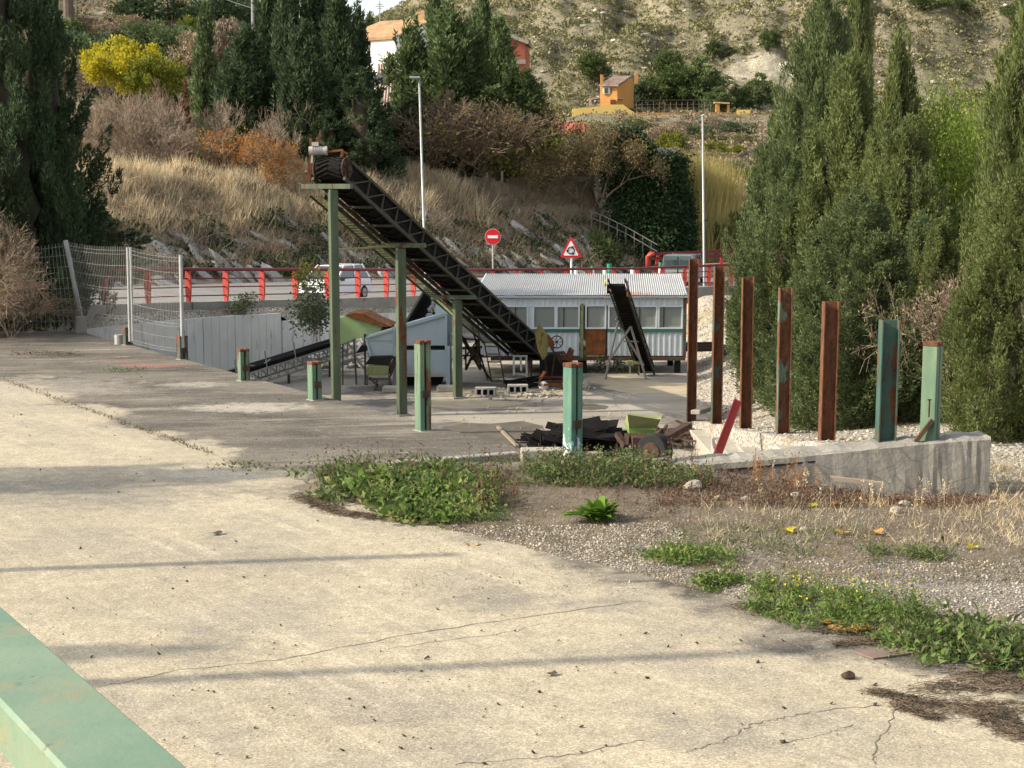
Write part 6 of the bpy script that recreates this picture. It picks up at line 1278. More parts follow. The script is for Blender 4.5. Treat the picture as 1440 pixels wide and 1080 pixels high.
# rusty dead column conifer, hidden bushes on the rise
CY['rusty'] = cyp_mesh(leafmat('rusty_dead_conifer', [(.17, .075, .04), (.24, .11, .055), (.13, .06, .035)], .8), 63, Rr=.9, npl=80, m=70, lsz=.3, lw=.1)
cyp('rusty', 262, 108, 180, 15, 110, 'rusty brown dead column conifer left of the thin cypress', zb=6.0, group=None)
BU = [clump_mesh(MT[mt], 70+i, 1.6, 1.1, 34, 75, .6, .26, .13, zc=.8) for i, mt in enumerate(('leaf_olive', 'cyp_mid', 'twig', 'straw_dull', 'leaf_yellowgreen', 'leaf_pine', 'cyp_dark', 'scrub'))]
BN = ['grey olive', 'dark green', 'bare brown', 'straw coloured', 'yellow green', 'pine green', 'very dark', 'dull brown green']
def bush(k, px, py, Yd, wpx, hpx, label, group, sink=.2, ground=True):
    a = at(px, py, Yd); s = wpx*Yd/2000/2/2.0; sz = hpx*Yd/2000/2.2; z = float(hill_z(a.x, a.y)) if ground else a.z
    return tree_obj('bush', label, 'bush', (a.x, a.y, min(z, a.z)-sink if not ground else z-sink), (s, s, sz), [('foliage', BU[k])], R.uniform(0, 6.28), group)
def on_hill(px, py, y0=100, y1=420):     # first point of the hillside along a pixel's ray
    r = ray(px, py)
    for Yq in np.arange(y0, y1, .5):
        if HC+r[2]*Yq/r[1] <= float(hill_z(r[0]*Yq/r[1], Yq)): return Vector((r[0]*Yq/r[1], Yq, float(hill_z(r[0]*Yq/r[1], Yq))))
    return None
def hbush(k, px, py, wpx, hpx, label, group, y0=100):
    p = on_hill(px, py, y0)
    if p is None: return
    s = wpx*p.y/2000/2/2.0; sz = hpx*p.y/2000/2.2
    tree_obj('bush', label, 'bush', (p.x, p.y, p.z-.15), (s, s, sz), [('foliage', BU[k])], R.uniform(0, 6.28), group)
for k, px, py, w_, h_ in ((6, 230, 28, 120, 45), (6, 300, 22, 90, 45), (6, 185, 22, 60, 35), (1, 245, 75, 70, 45), (1, 205, 62, 70, 40), (3, 180, 45, 70, 26), (4, 175, 38, 26, 22), (3, 145, 52, 60, 22), (1, 150, 85, 80, 40), (0, 130, 70, 70, 35), (2, 155, 100, 60, 26), (4, 270, 44, 40, 26), (0, 250, 60, 60, 30), (3, 270, 95, 70, 50), (2, 315, 80, 60, 60), (6, 100, 90, 70, 50), (1, 90, 60, 70, 40), (2, 120, 40, 60, 20), (6, 345, 25, 60, 50), (1, 320, 60, 50, 40), (0, 235, 100, 50, 24), (3, 100, 120, 60, 40), (2, 140, 130, 60, 40), (6, 245, 140, 60, 40), (1, 280, 150, 50, 40), (6, 40, 40, 90, 60), (3, 30, 90, 80, 50)): hbush(k, px, py+4, w_, h_, BN[k]+' bush on the wooded rise at the upper left', BN[k]+' bushes on the wooded rise')
for k, px, py, w_, h_ in ((2, 150, 262, 60, 40), (0, 160, 275, 60, 30), (2, 260, 262, 70, 40), (3, 130, 250, 50, 40), (2, 290, 270, 60, 24), (0, 350, 262, 40, 20)): bush(k, px, py, 86, w_, h_, BN[k]+' shrub at the back edge of the dry grass', BN[k]+' shrubs behind the dry grass', .5, False)
b = MB(); a = at(97, 30, 160); b.tube([a, a+Vector((0, 0, 14))], .6, 10, True, .4); t = thing('bare_trunk_tree', 'thick bare tree trunk beside the rustic rail fence', 'tree', a); b.build('trunk', MT['trunk'], t)
# ivy cliff
Yi = 98.5; pts = []
iv = MB(); n = 22; V = []
def cliff(u, v): x = 838+120*u+6*math.sin(v*5); y = 378-(200*v)*(.80+.2*math.sin(math.pi*min(1, u*1.15+.1)))-0; return at(x, y, Yi+3.5*v+1.2*math.sin(u*4)-2.0*math.sin(math.pi*u)+5*max(0, u-.8))
for i in range(n+1):
    for j in range(n+1): V.append(cliff(i/n, j/n)+Vector((R.uniform(-.2, .2), R.uniform(-.3, .3), 0)))
iv.add(V, [(i*(n+1)+j, (i+1)*(n+1)+j, (i+1)*(n+1)+j+1, i*(n+1)+j+1) for i in range(n) for j in range(n)])
q = [V[j] for j in range(n+1)]; e = [V[n*(n+1)+j] for j in range(n+1)]
iv.add(e+[p+Vector((2, 14, 0)) for p in e], [(j, j+1, n+2+j, n+1+j) for j in range(n)]); tp = [V[i*(n+1)+n] for i in range(n+1)]; iv.add(tp+[p+Vector((1, 14, 1)) for p in tp], [(j, j+1, n+2+j, n+1+j) for j in range(n)])
iv.build('cliff', pm('cliff_rock', (.13, .11, .085), (.2, .175, .14), .8, .95, .6, 4), None, 'structure')
P = []; NP = np.random.RandomState(77)
for i in range(38000):
    u, v = R.random(), R.random()
    if u < .30 and R.random() > (u/.30)**1.5: continue
    p = cliff(u, v); P.append((p.x+R.gauss(0, .18), p.y-abs(R.gauss(.1, .4)), p.z+R.gauss(0, .22)))
for i in range(5000):
    v = R.random(); p = cliff(1, v); P.append((p.x+R.gauss(.2, .3)+.3, p.y+R.random()*5, p.z+R.gauss(0, .3)))
P = np.array(P); k = len(P); D = nrm(NP.randn(k, 3)*.7+np.array([.3, -.6, -.5])); t = thing('ivy', 'dark green ivy hanging over the cliff at the end of the bank', 'ivy', cliff(.6, 0)); iv = obj('foliage', mesh_of('ivy', leaves(P-np.array(cliff(.6, 0)), D, .26*(.6+.8*NP.rand(k)), .13*(.6+.8*NP.rand(k))), MT['ivy']), None, t)
# reeds, scrub at the end of the road
RM = []
for sd_ in (1, 2):
    NP = np.random.RandomState(sd_); n = 2600; P = np.stack([NP.randn(n)*.7, NP.randn(n)*.7, 0*rnd(n)], 1); RM.append(mesh_of('blades', blades(P, np.array([0, 0, 1.])+NP.randn(n, 3)*.22, 1.6+1.6*NP.rand(n), .06), MT['reed']))
for i, (px, py, Yd, s, hs, lab) in enumerate(((965, 345, 108, 1.2, .9, 'low pale reed clump behind the dark red bridge railing'), (958, 312, 113, 1.3, 1.5, 'tall yellow reed clump beside the ivy cliff'), (975, 300, 116, 1.3, 1.4, 'yellow reeds behind the far street lamp'), (985, 340, 110, 1.1, .9, 'pale reeds at the foot of the far street lamp'), (985, 275, 120, 1.5, 1.2, 'uppermost pale reed clump below the brown terraces'), (940, 352, 106, .8, .7, 'small reed clump at the foot of the ivy'))):
    a = at(px, py, Yd); tree_obj('reed_clump', lab, 'reeds', (a.x, Yd, min(a.z, float(hill_z(a.x, Yd)))-.2), (s*1.3, s*1.3, hs*1.9), [('blades', RM[i % 2])], i, 'yellow reed clumps')
bush(5, 1034, 345, 108, 70, 80, 'dark green rounded bush beyond the end of the red railing', None); bush(4, 1058, 340, 110, 60, 70, 'yellow green bush beside the dark rounded bush', None); bush(1, 1010, 352, 104, 40, 40, 'small green bush below the far street lamp', None); bush(1, 890, 372, 98, 70, 40, 'low green bush at the foot of the stair handrail', None); bush(5, 845, 372, 96, 60, 44, 'green bush right of the warning sign', None, .2, False)
# pines and shrubs round the orange house
PM_ = [clump_mesh(MT['leaf_pine'], 81, 2.0, 1.5, 60, 90, .6, .34, .12, zc=2.6), clump_mesh(MT['leaf_olive'], 82, 1.8, 1.8, 60, 90, .6, .34, .12, zc=2.2), clump_mesh(MT['cyp_mid'], 83, 2.0, 1.5, 60, 90, .6, .34, .12, zc=2.4)]; PT = trunk_mesh('trunk', 2.6, .16)
for k, px, py, w_, h_, lab in ((1, 894, 160, 44, 46, 'round olive green tree right of the orange house'), (0, 925, 158, 52, 50, 'pine left in the group beside the orange house'), (0, 952, 158, 62, 64, 'bright pine in the middle of the group'), (2, 985, 156, 68, 66, 'dark wide pine at the right of the group'), (0, 1038, 160, 26, 36, 'small light green pine by the gate'), (2, 1068, 160, 46, 50, 'dark pine right of the gate'), (2, 1010, 160, 44, 34, 'low dark pine left of the gate pillars'), (0, 835, 122, 40, 44, 'lone pine above the porch of the orange house'), (0, 1082, 76, 24, 34, 'small pine on the white rock of the hill'), (0, 1003, 84, 20, 24, 'small pine on the hill above the pine group'), (4 % 3, 1020, 82, 18, 18, 'round shrub beside the small hill pine'), (0, 942, 118, 40, 44, 'pine behind the middle pine')):
    p = on_hill(px, py, 195); Yd = p.y if p else 210; Yd = max(Yd, 203); a = at(px, py, Yd); s = w_*Yd/2000/2/2.3; tree_obj('pine_tree', lab, 'tree', (a.x, Yd, float(hill_z(a.x, Yd))), (s, s, h_*Yd/2000/4.4), [('crown', PM_[k]), ('trunk', PT)], px, 'pines round the orange house')
for k, px, py, w_, h_ in ((4, 945, 208, 46, 28), (0, 985, 185, 40, 18), (0, 1035, 182, 50, 20), (2, 960, 178, 40, 14), (2, 1000, 172, 40, 12), (3, 940, 185, 40, 16), (4, 1005, 208, 36, 16), (4, 1038, 212, 30, 14), (2, 990, 232, 50, 16), (0, 1030, 236, 40, 18), (7, 1010, 222, 50, 14), (2, 960, 236, 40, 18), (3, 975, 246, 50, 14), (7, 900, 178, 60, 18), (2, 925, 200, 50, 24), (0, 880, 182, 50, 16), (7, 1050, 200, 50, 18), (0, 910, 215, 40, 24), (1, 1050, 250, 40, 24), (2, 1020, 256, 40, 14), (7, 1000, 195, 60, 12), (3, 1025, 190, 40, 10), (4, 970, 218, 26, 12)): hbush(k, px, py+5, w_, h_, BN[k]+' bush on the terraced slope below the orange wall', BN[k]+' bushes on the terraced slope')
for px, py, w_, h_ in ((1140, 45, 26, 20), (1205, 8, 40, 22), (1310, 12, 60, 16), (1345, 15, 40, 18), (1290, 6, 30, 14), (1425, 25, 40, 16)): hbush(5, px, py, w_, h_, 'pine green bush near the top of the hill', 'green bushes high on the hill', 212)
# conifer tops behind the white house (against the sky)
for px, yt, w_ in ((520, 18, 40), (536, 26, 30), (548, 29, 24)): cyp('m1', px, yt, 90, w_, 190, 'dark distant conifer top under the patch of sky', zb=9, group='distant conifers under the sky')
# ------------------------------------------------------------------ grass, weeds, stones: things nobody could count
def stuff(name, vf, mat): return obj(name, mesh_of(name, vf, mat), None, None, 'stuff')
NP = np.random.RandomState(5)
def clumped(P, n, sp):      # n blades around each seed point
    k = len(P); i = np.repeat(np.arange(k), n); Q = P[i].copy(); Q[:, :2] += NP.randn(len(Q), 2)*sp; return Q
# straw on the bank
P = clumped(emb_rand(3600, .46, 1.12, .10, .84), 16, .20); n = len(P)
stuff('dry_grass', blades(P-np.array([0, 0, .1]), np.array([.12, -.1, 1.])+NP.randn(n, 3)*.36, (.45+.75*rnd(n))*np.clip(1+2.2*vnoise(P[:, 0], P[:, 1], .55, 71), .35, 2), .055), MT['straw'])
P = clumped(emb_rand(2600, .14, .85, .0, .98), 16, .25); n = len(P)
stuff('dull_grass', blades(P-np.array([0, 0, .1]), np.array([.1, -.2, .9])+NP.randn(n, 3)*.5, .4+.75*rnd(n), .05), MT['straw_dull'])
P = clumped(emb_rand(260, .10, .55, .30, .98), 60, .40); n = len(P)
stuff('bank_undergrowth', leaves(P+np.array([0, 0, .2])+NP.randn(n, 3)*.15, rvec(n)+np.array([0, -.3, .4]), .26, .11), MT['ivy'])
A_, B_ = [], []; RA_ = []; P = emb_rand(600, .12, .9, .0, .95)
for p in P:
    for k in range(5):
        d = NP.randn(3)*np.array([.5, .5, .2])+np.array([0, -.1, .8]); q = p+d*(.5+.5*R.random()); A_.append(p); B_.append(q); RA_.append(.012)
        for j in range(3): q2 = q+NP.randn(3)*.35; A_.append(q); B_.append(q2); RA_.append(.009)
stuff('bank_twigs', segs(np.array(A_), np.array(B_), np.array(RA_), np.array(RA_)*.7), MT['twig'])
# rock slabs at the foot of the bank
b = MB(); P = emb_rand(250, .00, .36, .04, .98); P2 = emb_rand(60, .3, .55, .05, .95)
for p in np.concatenate([P, P2]):
    rot = Matrix.Rotation(R.uniform(-.25, .25), 3, 'Z') @ Matrix.Rotation(math.radians(R.uniform(24, 52)), 3, 'Y'); s_ = R.uniform(.25, .75)
    b.ico(p+np.array([0, 0, R.uniform(-.1, .15)]), s_, 2 if s_ > .5 else 1, .22, (R.uniform(1.2, 2.3), .8, R.uniform(.26, .5)), rot)
b.build('bank_rocks', MT['rock'], None, 'stuff')
# hillside scrub and stones
n = 40000; az = NP.uniform(-.17, .52, n); Yv = 205+220*rnd(n)**1.15; keep = (az > -.1+.0*Yv) | (Yv > 300); az, Yv = az[keep], Yv[keep]; Xv = az*Yv; Zv = hill_z(Xv, Yv)
mask = vnoise(Xv, Yv, .06, 90) > -.30; cl_ = at(1055, 105, 232); mask &= ~(((Xv-cl_.x-1)/6)**2+((Yv-cl_.y+6)/5)**2 < (.55+.6*rnd(len(Xv)))); P = np.stack([Xv, Yv, Zv], 1)[mask]
k = 20; i = np.repeat(np.arange(len(P)), k); s_ = np.repeat(.25+.60*rnd(len(P))**1.6, k)[:, None]; d = rvec(len(i)); d[:, 2] = np.abs(d[:, 2]); Q = P[i]+d*s_*np.array([1.1, 1.1, 1.0])*(.5+.5*rnd(len(i), 1))
stuff('hillside_scrub', leaves(Q, d+.5*NP.randn(len(i), 3), s_[:, 0]*.75, s_[:, 0]*.42), MT['scrub'])
n = 5200; az = NP.uniform(.07, .45, n); Yv = NP.uniform(112, 200, n); Xv = az*Yv; P = np.stack([Xv, Yv, hill_z(Xv, Yv)], 1); i = np.repeat(np.arange(n), 22); s_ = np.repeat(.18+.45*rnd(n)**1.6, 22)[:, None]; d = rvec(len(i)); d[:, 2] = np.abs(d[:, 2])
stuff('terrace_scrub', leaves(P[i]+d*s_*(.5+.5*rnd(len(i), 1)), d+.5*NP.randn(len(i), 3), s_[:, 0]*.8, s_[:, 0]*.4), MT['straw_dull'])
b = MB(); n = 1900
for q in range(n):
    a_ = R.uniform(-.12, .5); y_ = 206+190*R.random()**1.3; x_ = a_*y_; near = ((x_-cl_.x-1)/7)**2+((y_-cl_.y+6)/6)**2 < 1
    if not near and R.random() > .75 and float(vnoise(x_, y_, .06, 90)) > .0: continue
    b.ico((x_, y_, float(hill_z(x_, y_))), R.uniform(.15, .6)*(1.6 if near else 1), 1, .3, (1.3, 1, .6))
b.build('hillside_stones', pm('pale_limestone', (.50, .45, .35), (.40, .36, .28), 1, .95, .4, 5), None, 'stuff')
n = 3500; az = NP.uniform(-.48, -.10, n); Yv = NP.uniform(98, 185, n); Xv = az*Yv; P = np.stack([Xv, Yv, hill_z(Xv, Yv)], 1); i = np.repeat(np.arange(n), 20); s_ = np.repeat(.25+.6*rnd(n)**1.5, 20)[:, None]; d = rvec(len(i)); d[:, 2] = np.abs(d[:, 2])
stuff('rise_undergrowth', leaves(P[i]+d*s_*(.5+.5*rnd(len(i), 1)), d+.5*NP.randn(len(i), 3), s_[:, 0]*.8, s_[:, 0]*.4), MT['leaf_brown'])

# foreground soil: thin dry grass, pale stones, reddish weeds
def soil_pts(px0, px1, py0, py1, n):
    out = []
    while len(out) < n:
        p = gnd(R.uniform(px0, px1), R.uniform(py0, py1)); d = p.x-float(soil_edge(p.y))
        if d > .1 and p.y < 18.5: out.append((p.x, p.y))
    a = np.array(out); return np.stack([a[:, 0], a[:, 1], soil_z(a[:, 0], a[:, 1])], 1)
P = clumped(soil_pts(640, 1460, 672, 830, 3400), 9, .05); P[:, 2] = soil_z(P[:, 0], P[:, 1]); n = len(P)
stuff('thin_dry_grass', blades(P, np.array([.1, 0, .6])+NP.randn(n, 3)*.55, .03+.07*rnd(n)**2, .005), MT['straw_soil'])
P = clumped(soil_pts(980, 1460, 700, 780, 170), 14, .06); P[:, 2] = soil_z(P[:, 0], P[:, 1]); n = len(P)
stuff('straw_tufts', blades(P, np.array([.15, 0, .9])+NP.randn(n, 3)*.45, .06+.16*rnd(n)**2, .006), MT['straw'])
q = soil_pts(900, 1400, 664, 722, 380); P = clumped(q, 22, .07); P[:, 2] = soil_z(P[:, 0], P[:, 1])+np.abs(NP.randn(len(P)))*.05; n = len(P)
stuff('reddish_weeds', leaves(P, NP.randn(n, 3)+np.array([0, 0, .7]), .05, .014), MT['weed_dry'])
def stones(name, P, r0, r1, mat):
    n = len(P); V0 = np.array([(1, 0, 0), (-1, 0, 0), (0, 1, 0), (0, -1, 0), (0, 0, 1), (0, 0, -1)], float); F0 = np.array([(0, 2, 4), (2, 1, 4), (1, 3, 4), (3, 0, 4), (2, 0, 5), (1, 2, 5), (3, 1, 5), (0, 3, 5)])
    s = (r0+(r1-r0)*rnd(n)**2.2)[:, None, None]; V = V0[None]*s*(.6+.8*rnd(n, 6, 1)); an = rnd(n)*6.28; c_, s_ = np.cos(an)[:, None], np.sin(an)[:, None]
    V = np.stack([V[..., 0]*c_-V[..., 1]*s_+.5*V[..., 2]*c_, V[..., 0]*s_+V[..., 1]*c_, V[..., 2]*.7+.3*V[..., 0]], -1)+P[:, None]
    F = (F0[None]+(np.arange(n)*6)[:, None, None]).reshape(-1, 3); return stuff(name, (V.reshape(-1, 3), F), mat)
def slab_pts(px0, px1, py0, py1, n, inside=True):
    out = []
    while len(out) < n:
        p = gnd(R.uniform(px0, px1), R.uniform(py0, py1)); d = p.x-float(soil_edge(p.y))
        if (d < -.05) == inside or not inside: out.append((p.x, p.y, .002))
    return np.array(out)
P = np.concatenate([soil_pts(600, 960, 745, 815, 5200), soil_pts(560, 1440, 720, 905, 3800), soil_pts(1000, 1440, 800, 900, 3800)]); P[:, 2] += .003; stones('gravel', P, .004, .019, MT['gravelstone'])
P = np.stack([NP.uniform(5.0, 16, 11000), 18.9+43*NP.rand(11000)**1.5], 1); P = np.stack([P[:, 0], P[:, 1], gz(P[:, 0], P[:, 1])], 1); P = P[(P[:, 0] > 6.5) | (P[:, 1] > 19.5)]; stones('slope_gravel', P, .015, .06, MT['gravelstone'])
P = np.concatenate([slab_pts(560, 930, 745, 840, 900), slab_pts(0, 1440, 560, 1078, 500)]); stones('loose_grit', P, .003, .011, MT['gravelstone'])
P = np.concatenate([slab_pts(40, 1300, 700, 1078, 210), slab_pts(0, 600, 480, 700, 130)]); P[:, 2] += .008; stones('dark_grit', P, .006, .020, MT['debris'])
P = np.stack([NP.uniform(4.2, 15, 900), NP.uniform(36, 66, 900)], 1); P = np.stack([P[:, 0], P[:, 1], gz(P[:, 0], P[:, 1])], 1); P = P[P[:, 2] > -2.3]; P = clumped(P, 9, .15); P[:, 2] = gz(P[:, 0], P[:, 1]); n = len(P)
stuff('slope_grass', blades(P, np.array([.1, 0, .8])+NP.randn(n, 3)*.5, .08+.2*rnd(n)**2, .02), MT['straw_soil'])
P = np.stack([NP.uniform(6.4, 11, 900), NP.uniform(16.5, 21, 900)], 1); zz = np.where(P[:, 1] < 18.62, soil_z(P[:, 0], P[:, 1]), gz(P[:, 0], P[:, 1])); P = clumped(np.stack([P[:, 0], P[:, 1], zz], 1), 12, .06); n = len(P)
stuff('wall_end_straw', blades(P, np.array([.1, 0, .8])+NP.randn(n, 3)*.5, .06+.22*rnd(n)**2, .01), MT['straw'])

# green weeds
def weed(px0, px1, py0, py1, nplants, nl, hh, lsz, lw, mat, name, sp=.07, edge=-.25):
    out = []
    for _ in range(nplants*30):
        if len(out) >= nplants: break
        px, py = px0+(px1-px0)*R.betavariate(1.3, 1.3), py0+(py1-py0)*R.betavariate(1.7, 1.7); p = gnd(px, py); d = p.x-float(soil_edge(p.y))
        if d > edge and p.y < 18.7 and float(vnoise(p.x, p.y, 1.9, 61)) > R.uniform(-.16, .06): out.append((p.x, p.y, max(0, float(soil_z(p.x, p.y)))))
    P = np.array(out); k = len(P); hv = hh*(.25+1.1*rnd(k)**1.4); i = np.repeat(np.arange(k), nl); t = rnd(k*nl); Q = P[i].copy(); Q[:, :2] += NP.randn(len(i), 2)*sp*(.5+t[:, None]); Q[:, 2] += hv[i]*t; big = (.55+.9*rnd(k)**2)[i]; lsz = lsz*big; lw = lw*big
    D = np.stack([NP.randn(len(i)), NP.randn(len(i)), .25+.9*rnd(len(i))], 1); return stuff(name, leaves(Q, D, lsz*(.5+.9*rnd(len(i))), lw*(.5+.9*rnd(len(i))), .2), mat)
def lweed(a, b_, sg, nplants, nl, hh, lsz, lw, mat, name, sp):
    P = []
    for k in range(nplants):
        u = R.random(); p = gnd(a[0]+(b_[0]-a[0])*u, a[1]+(b_[1]-a[1])*u+R.gauss(0, sg))
        if float(vnoise(p.x, p.y, 2.2, 62)) > -.2: P.append((p.x, p.y, max(0, float(soil_z(p.x, p.y)))))
    P = np.array(P); k = len(P); hv = hh*(.25+1.1*rnd(k)**1.4); i = np.repeat(np.arange(k), nl); t = rnd(k*nl); Q = P[i].copy(); Q[:, :2] += NP.randn(len(i), 2)*sp*(.5+t[:, None]); Q[:, 2] += hv[i]*t; big = (.55+.9*rnd(k)**2)[i]; lsz = lsz*big; lw = lw*big
    D = np.stack([NP.randn(len(i)), NP.randn(len(i)), .25+.9*rnd(len(i))], 1); return stuff(name, leaves(Q, D, lsz*(.5+.9*rnd(len(i))), lw*(.5+.9*rnd(len(i))), .2), mat)
weed(405, 670, 660, 716, 180, 38, .19, .085, .036, MT['weed_dark'], 'weed_patch', .10, -.1)
weed(480, 690, 680, 744, 190, 38, .17, .10, .055, MT['weed'], 'bright_weed_patch', .09, .0)
weed(650, 1000, 648, 698, 400, 40, .22, .055, .022, MT['weed_dark'], 'weed_bed', .09)
weed(600, 720, 715, 745, 60, 26, .10, .05, .02, MT['weed_dark'], 'low_weeds', .08)
weed(905, 1030, 782, 808, 70, 34, .10, .06, .018, MT['weed'], 'grass_tuft', .06); weed(985, 1040, 815, 835, 30, 40, .08, .05, .018, MT['weed'], 'grass_tuft', .05, -.3); weed(1220, 1330, 785, 805, 40, 30, .10, .06, .016, MT['weed_dark'], 'grass_tuft', .07)
lweed((1060, 846), (1305, 884), 13, 240, 42, .17, .048, .015, MT['weed'], 'flowering_weeds', .05); lweed((1290, 900), (1450, 930), 13, 120, 28, .11, .085, .024, MT['weed_dark'], 'grass_strip', .07); lweed((1240, 895), (1450, 925), 12, 80, 26, .10, .075, .022, MT['weed'], 'grass_strip', .07)
weed(940, 1250, 745, 800, 90, 14, .05, .05, .014, MT['weed_dark'], 'sparse_weeds', .12)
# dry seed stalks
def stalks(px0, px1, py0, py1, n, h_, mat, name):
    P = soil_pts(px0, px1, py0, py1, n); A = []; B = []; r_ = []; Q = []
    for p in P:
        top = p+np.array([R.gauss(0, .05), R.gauss(0, .05), h_*R.uniform(.5, 1.2)]); A.append(p); B.append(top); r_.append(.003)
        for k in range(16): Q.append(p+(top-p)*R.uniform(.4, 1)+NP.randn(3)*.012)
    Q = np.array(Q); vf = segs(np.array(A), np.array(B), np.array(r_), np.array(r_)*.6); V2, F2 = leaves(Q, NP.randn(len(Q), 3)+np.array([0, 0, .8]), .035, .014); return stuff(name, join(vf, (V2, F2)), mat)
stalks(430, 1000, 662, 700, 75, .42, MT['weed_dry'], 'seed_stalks'); stalks(1050, 1160, 655, 690, 42, .38, leafmat('orange_dry_stalks', [(.24, .12, .06), (.32, .18, .09)], 1, .2), 'orange_stalks'); stalks(660, 730, 690, 735, 50, .30, MT['weed_dry'], 'seed_stalks'); stalks(800, 980, 690, 760, 26, .25, MT['weed_dry'], 'seed_stalks'); stalks(1050, 1400, 660, 740, 22, .3, MT['straw'], 'seed_stalks')
# yellow flowers
P = soil_pts(1080, 1300, 832, 875, 46); P[:, 2] += .15; n = len(P); i = np.repeat(np.arange(n), 6); stuff('yellow_flowers', leaves(P[i], rvec(len(i)), .016, .012), pm('yellow_petals', (.75, .55, .02), (.7, .5, .02), 3, .7, 0))
# dock plants: rosettes of broad leaves
def rosette(px, py, n, L, Wd, label, name='dock_plant', grp=None, mat=None):
    p = gnd(px, py); p.z = max(0, float(soil_z(p.x, p.y))); t = thing(name, label, 'plant', p, grp); bb = MB()
    for k in range(n):
        a_ = R.uniform(0, 6.28); el = R.uniform(.55, 1.4); l_ = L*R.uniform(.6, 1.1); d = Vector((math.cos(a_)*math.cos(el), math.sin(a_)*math.cos(el), math.sin(el))); s_ = Vector((-math.sin(a_), math.cos(a_), 0)); V = []; m_ = 6; q = p+Vector((R.gauss(0, .03), R.gauss(0, .03), 0))
        for j in range(m_+1):
            u = j/m_; wv = Wd*l_*math.sin(math.pi*min(1, (u*.94+.04))**.8)*(1+.2*R.uniform(-1, 1)); c_ = q+d*(l_*u)+Vector((0, 0, -.38*l_*u*u)); V += [c_-s_*wv+Vector((0, 0, .02*wv/Wd)), c_, c_+s_*wv+Vector((0, 0, .02*wv/Wd))]
        bb.add(V, [(3*j+i_, 3*j+i_+1, 3*j+3+i_+1, 3*j+3+i_) for j in range(m_) for i_ in range(2)])
    bb.build('leaves', mat or MT['dock'], t, smooth=True); return t
rosette(840, 741, 90, .44, .15, 'bright green dock rosette standing alone on the dry soil')
rosette(1398, 938, 30, .30, .10, 'dark green dandelion like rosette at the right end of the grass strip', 'rosette_plant', None, MT['weed_dark']); rosette(1428, 930, 22, .30, .10, 'dark rosette cut by the right picture edge', 'rosette_plant', None, MT['weed_dark'])
rosette(610, 725, 26, .24, .22, 'broad leaved bright weed at the front of the left weed patch', 'broad_weed', None, MT['weed']); rosette(575, 700, 22, .22, .22, 'broad leaved weed in the middle of the left weed patch', 'broad_weed', None, MT['weed'])
for i, (px, py) in enumerate(((1190, 680), (1210, 676))): pass
# small shrubs on walls
def small_shrub(px, py, Yd, hpx, wpx, label, mat, n=1400, lsz=.10, jit=.14):
    a = at(px, py, Yd); H_ = hpx*Yd/2000; W_ = wpx*Yd/2000/2; global NP; NP = np.random.RandomState(int(px)); A, B, ra, rb, tips = branch_segs(int(px), 4, H_, .6, 3, (2, 3), .025, .25, 0, .68, .006); tips = tips*np.array([W_/max(.1, np.abs(tips[:, 0]).max()), 1, H_/tips[:, 2].max()]); f_ = np.array([W_/max(.1, np.abs(A[:, 0]).max()), 1, H_/max(A[:, 2].max(), .1)])
    t = thing('wall_shrub', label, 'shrub', a); obj('branches', mesh_of('branches', segs(A*f_, B*f_, ra, rb), MT['twig']), None, t); i = NP.randint(0, len(tips), n); obj('leaves', mesh_of('leaves', leaves(tips[i]+NP.randn(n, 3)*jit, rvec(n)+np.array([0, 0, .2]), lsz*(.6+.8*NP.rand(n)), lsz*.5), mat), None, t)
small_shrub(345, 441, 50.3, 26, 36, 'small green shrub growing on top of the ribbed wall', MT['leaf_olive'], 900, .09)
small_shrub(452, 505, 49.5, 96, 66, 'tall leafy shrub behind the nearest conveyor post', MT['leaf_olive'], 1300, .15, .24)
small_shrub(440, 420, 49.3, 48, 40, 'sparse yellow leaved sapling top before the parapet', MT['leaf_yellowgreen'], 170, .18, .22)
small_shrub(860, 527, 48.9, 26, 44, 'grey green weed shrub under the cabin floor', MT['leaf_olive'], 700, .08)
# dry creeper at the left edge
me, tips = bare_mesh('branches', MT['twig'], 90, stems=14, Hh=3.4, spread=.35, lev=4, r0=.02, minr=.006, droop=.12); lv = tip_leaves(leafmat('dry_creeper_leaves', [(.24, .17, .10), (.18, .11, .06), (.30, .23, .15)], 1, .2), tips, 2600, .07, .04, .10, 4)
a = gnd(8, 470); tree_obj('dry_creeper', 'dry brown creeper mound hanging at the left edge by the mesh fence', 'shrub', (a.x-.3, a.y-.6, 0), (.85, .85, 1.0), [('branches', me), ('leaves', lv)], .3)
a = gnd(30, 470); tree_obj('dry_creeper', 'low dry twiggy mound at the foot of the left creeper', 'shrub', (a.x, a.y-.8, 0), (.75, .7, .42), [('branches', me), ('leaves', lv)], 2.3)
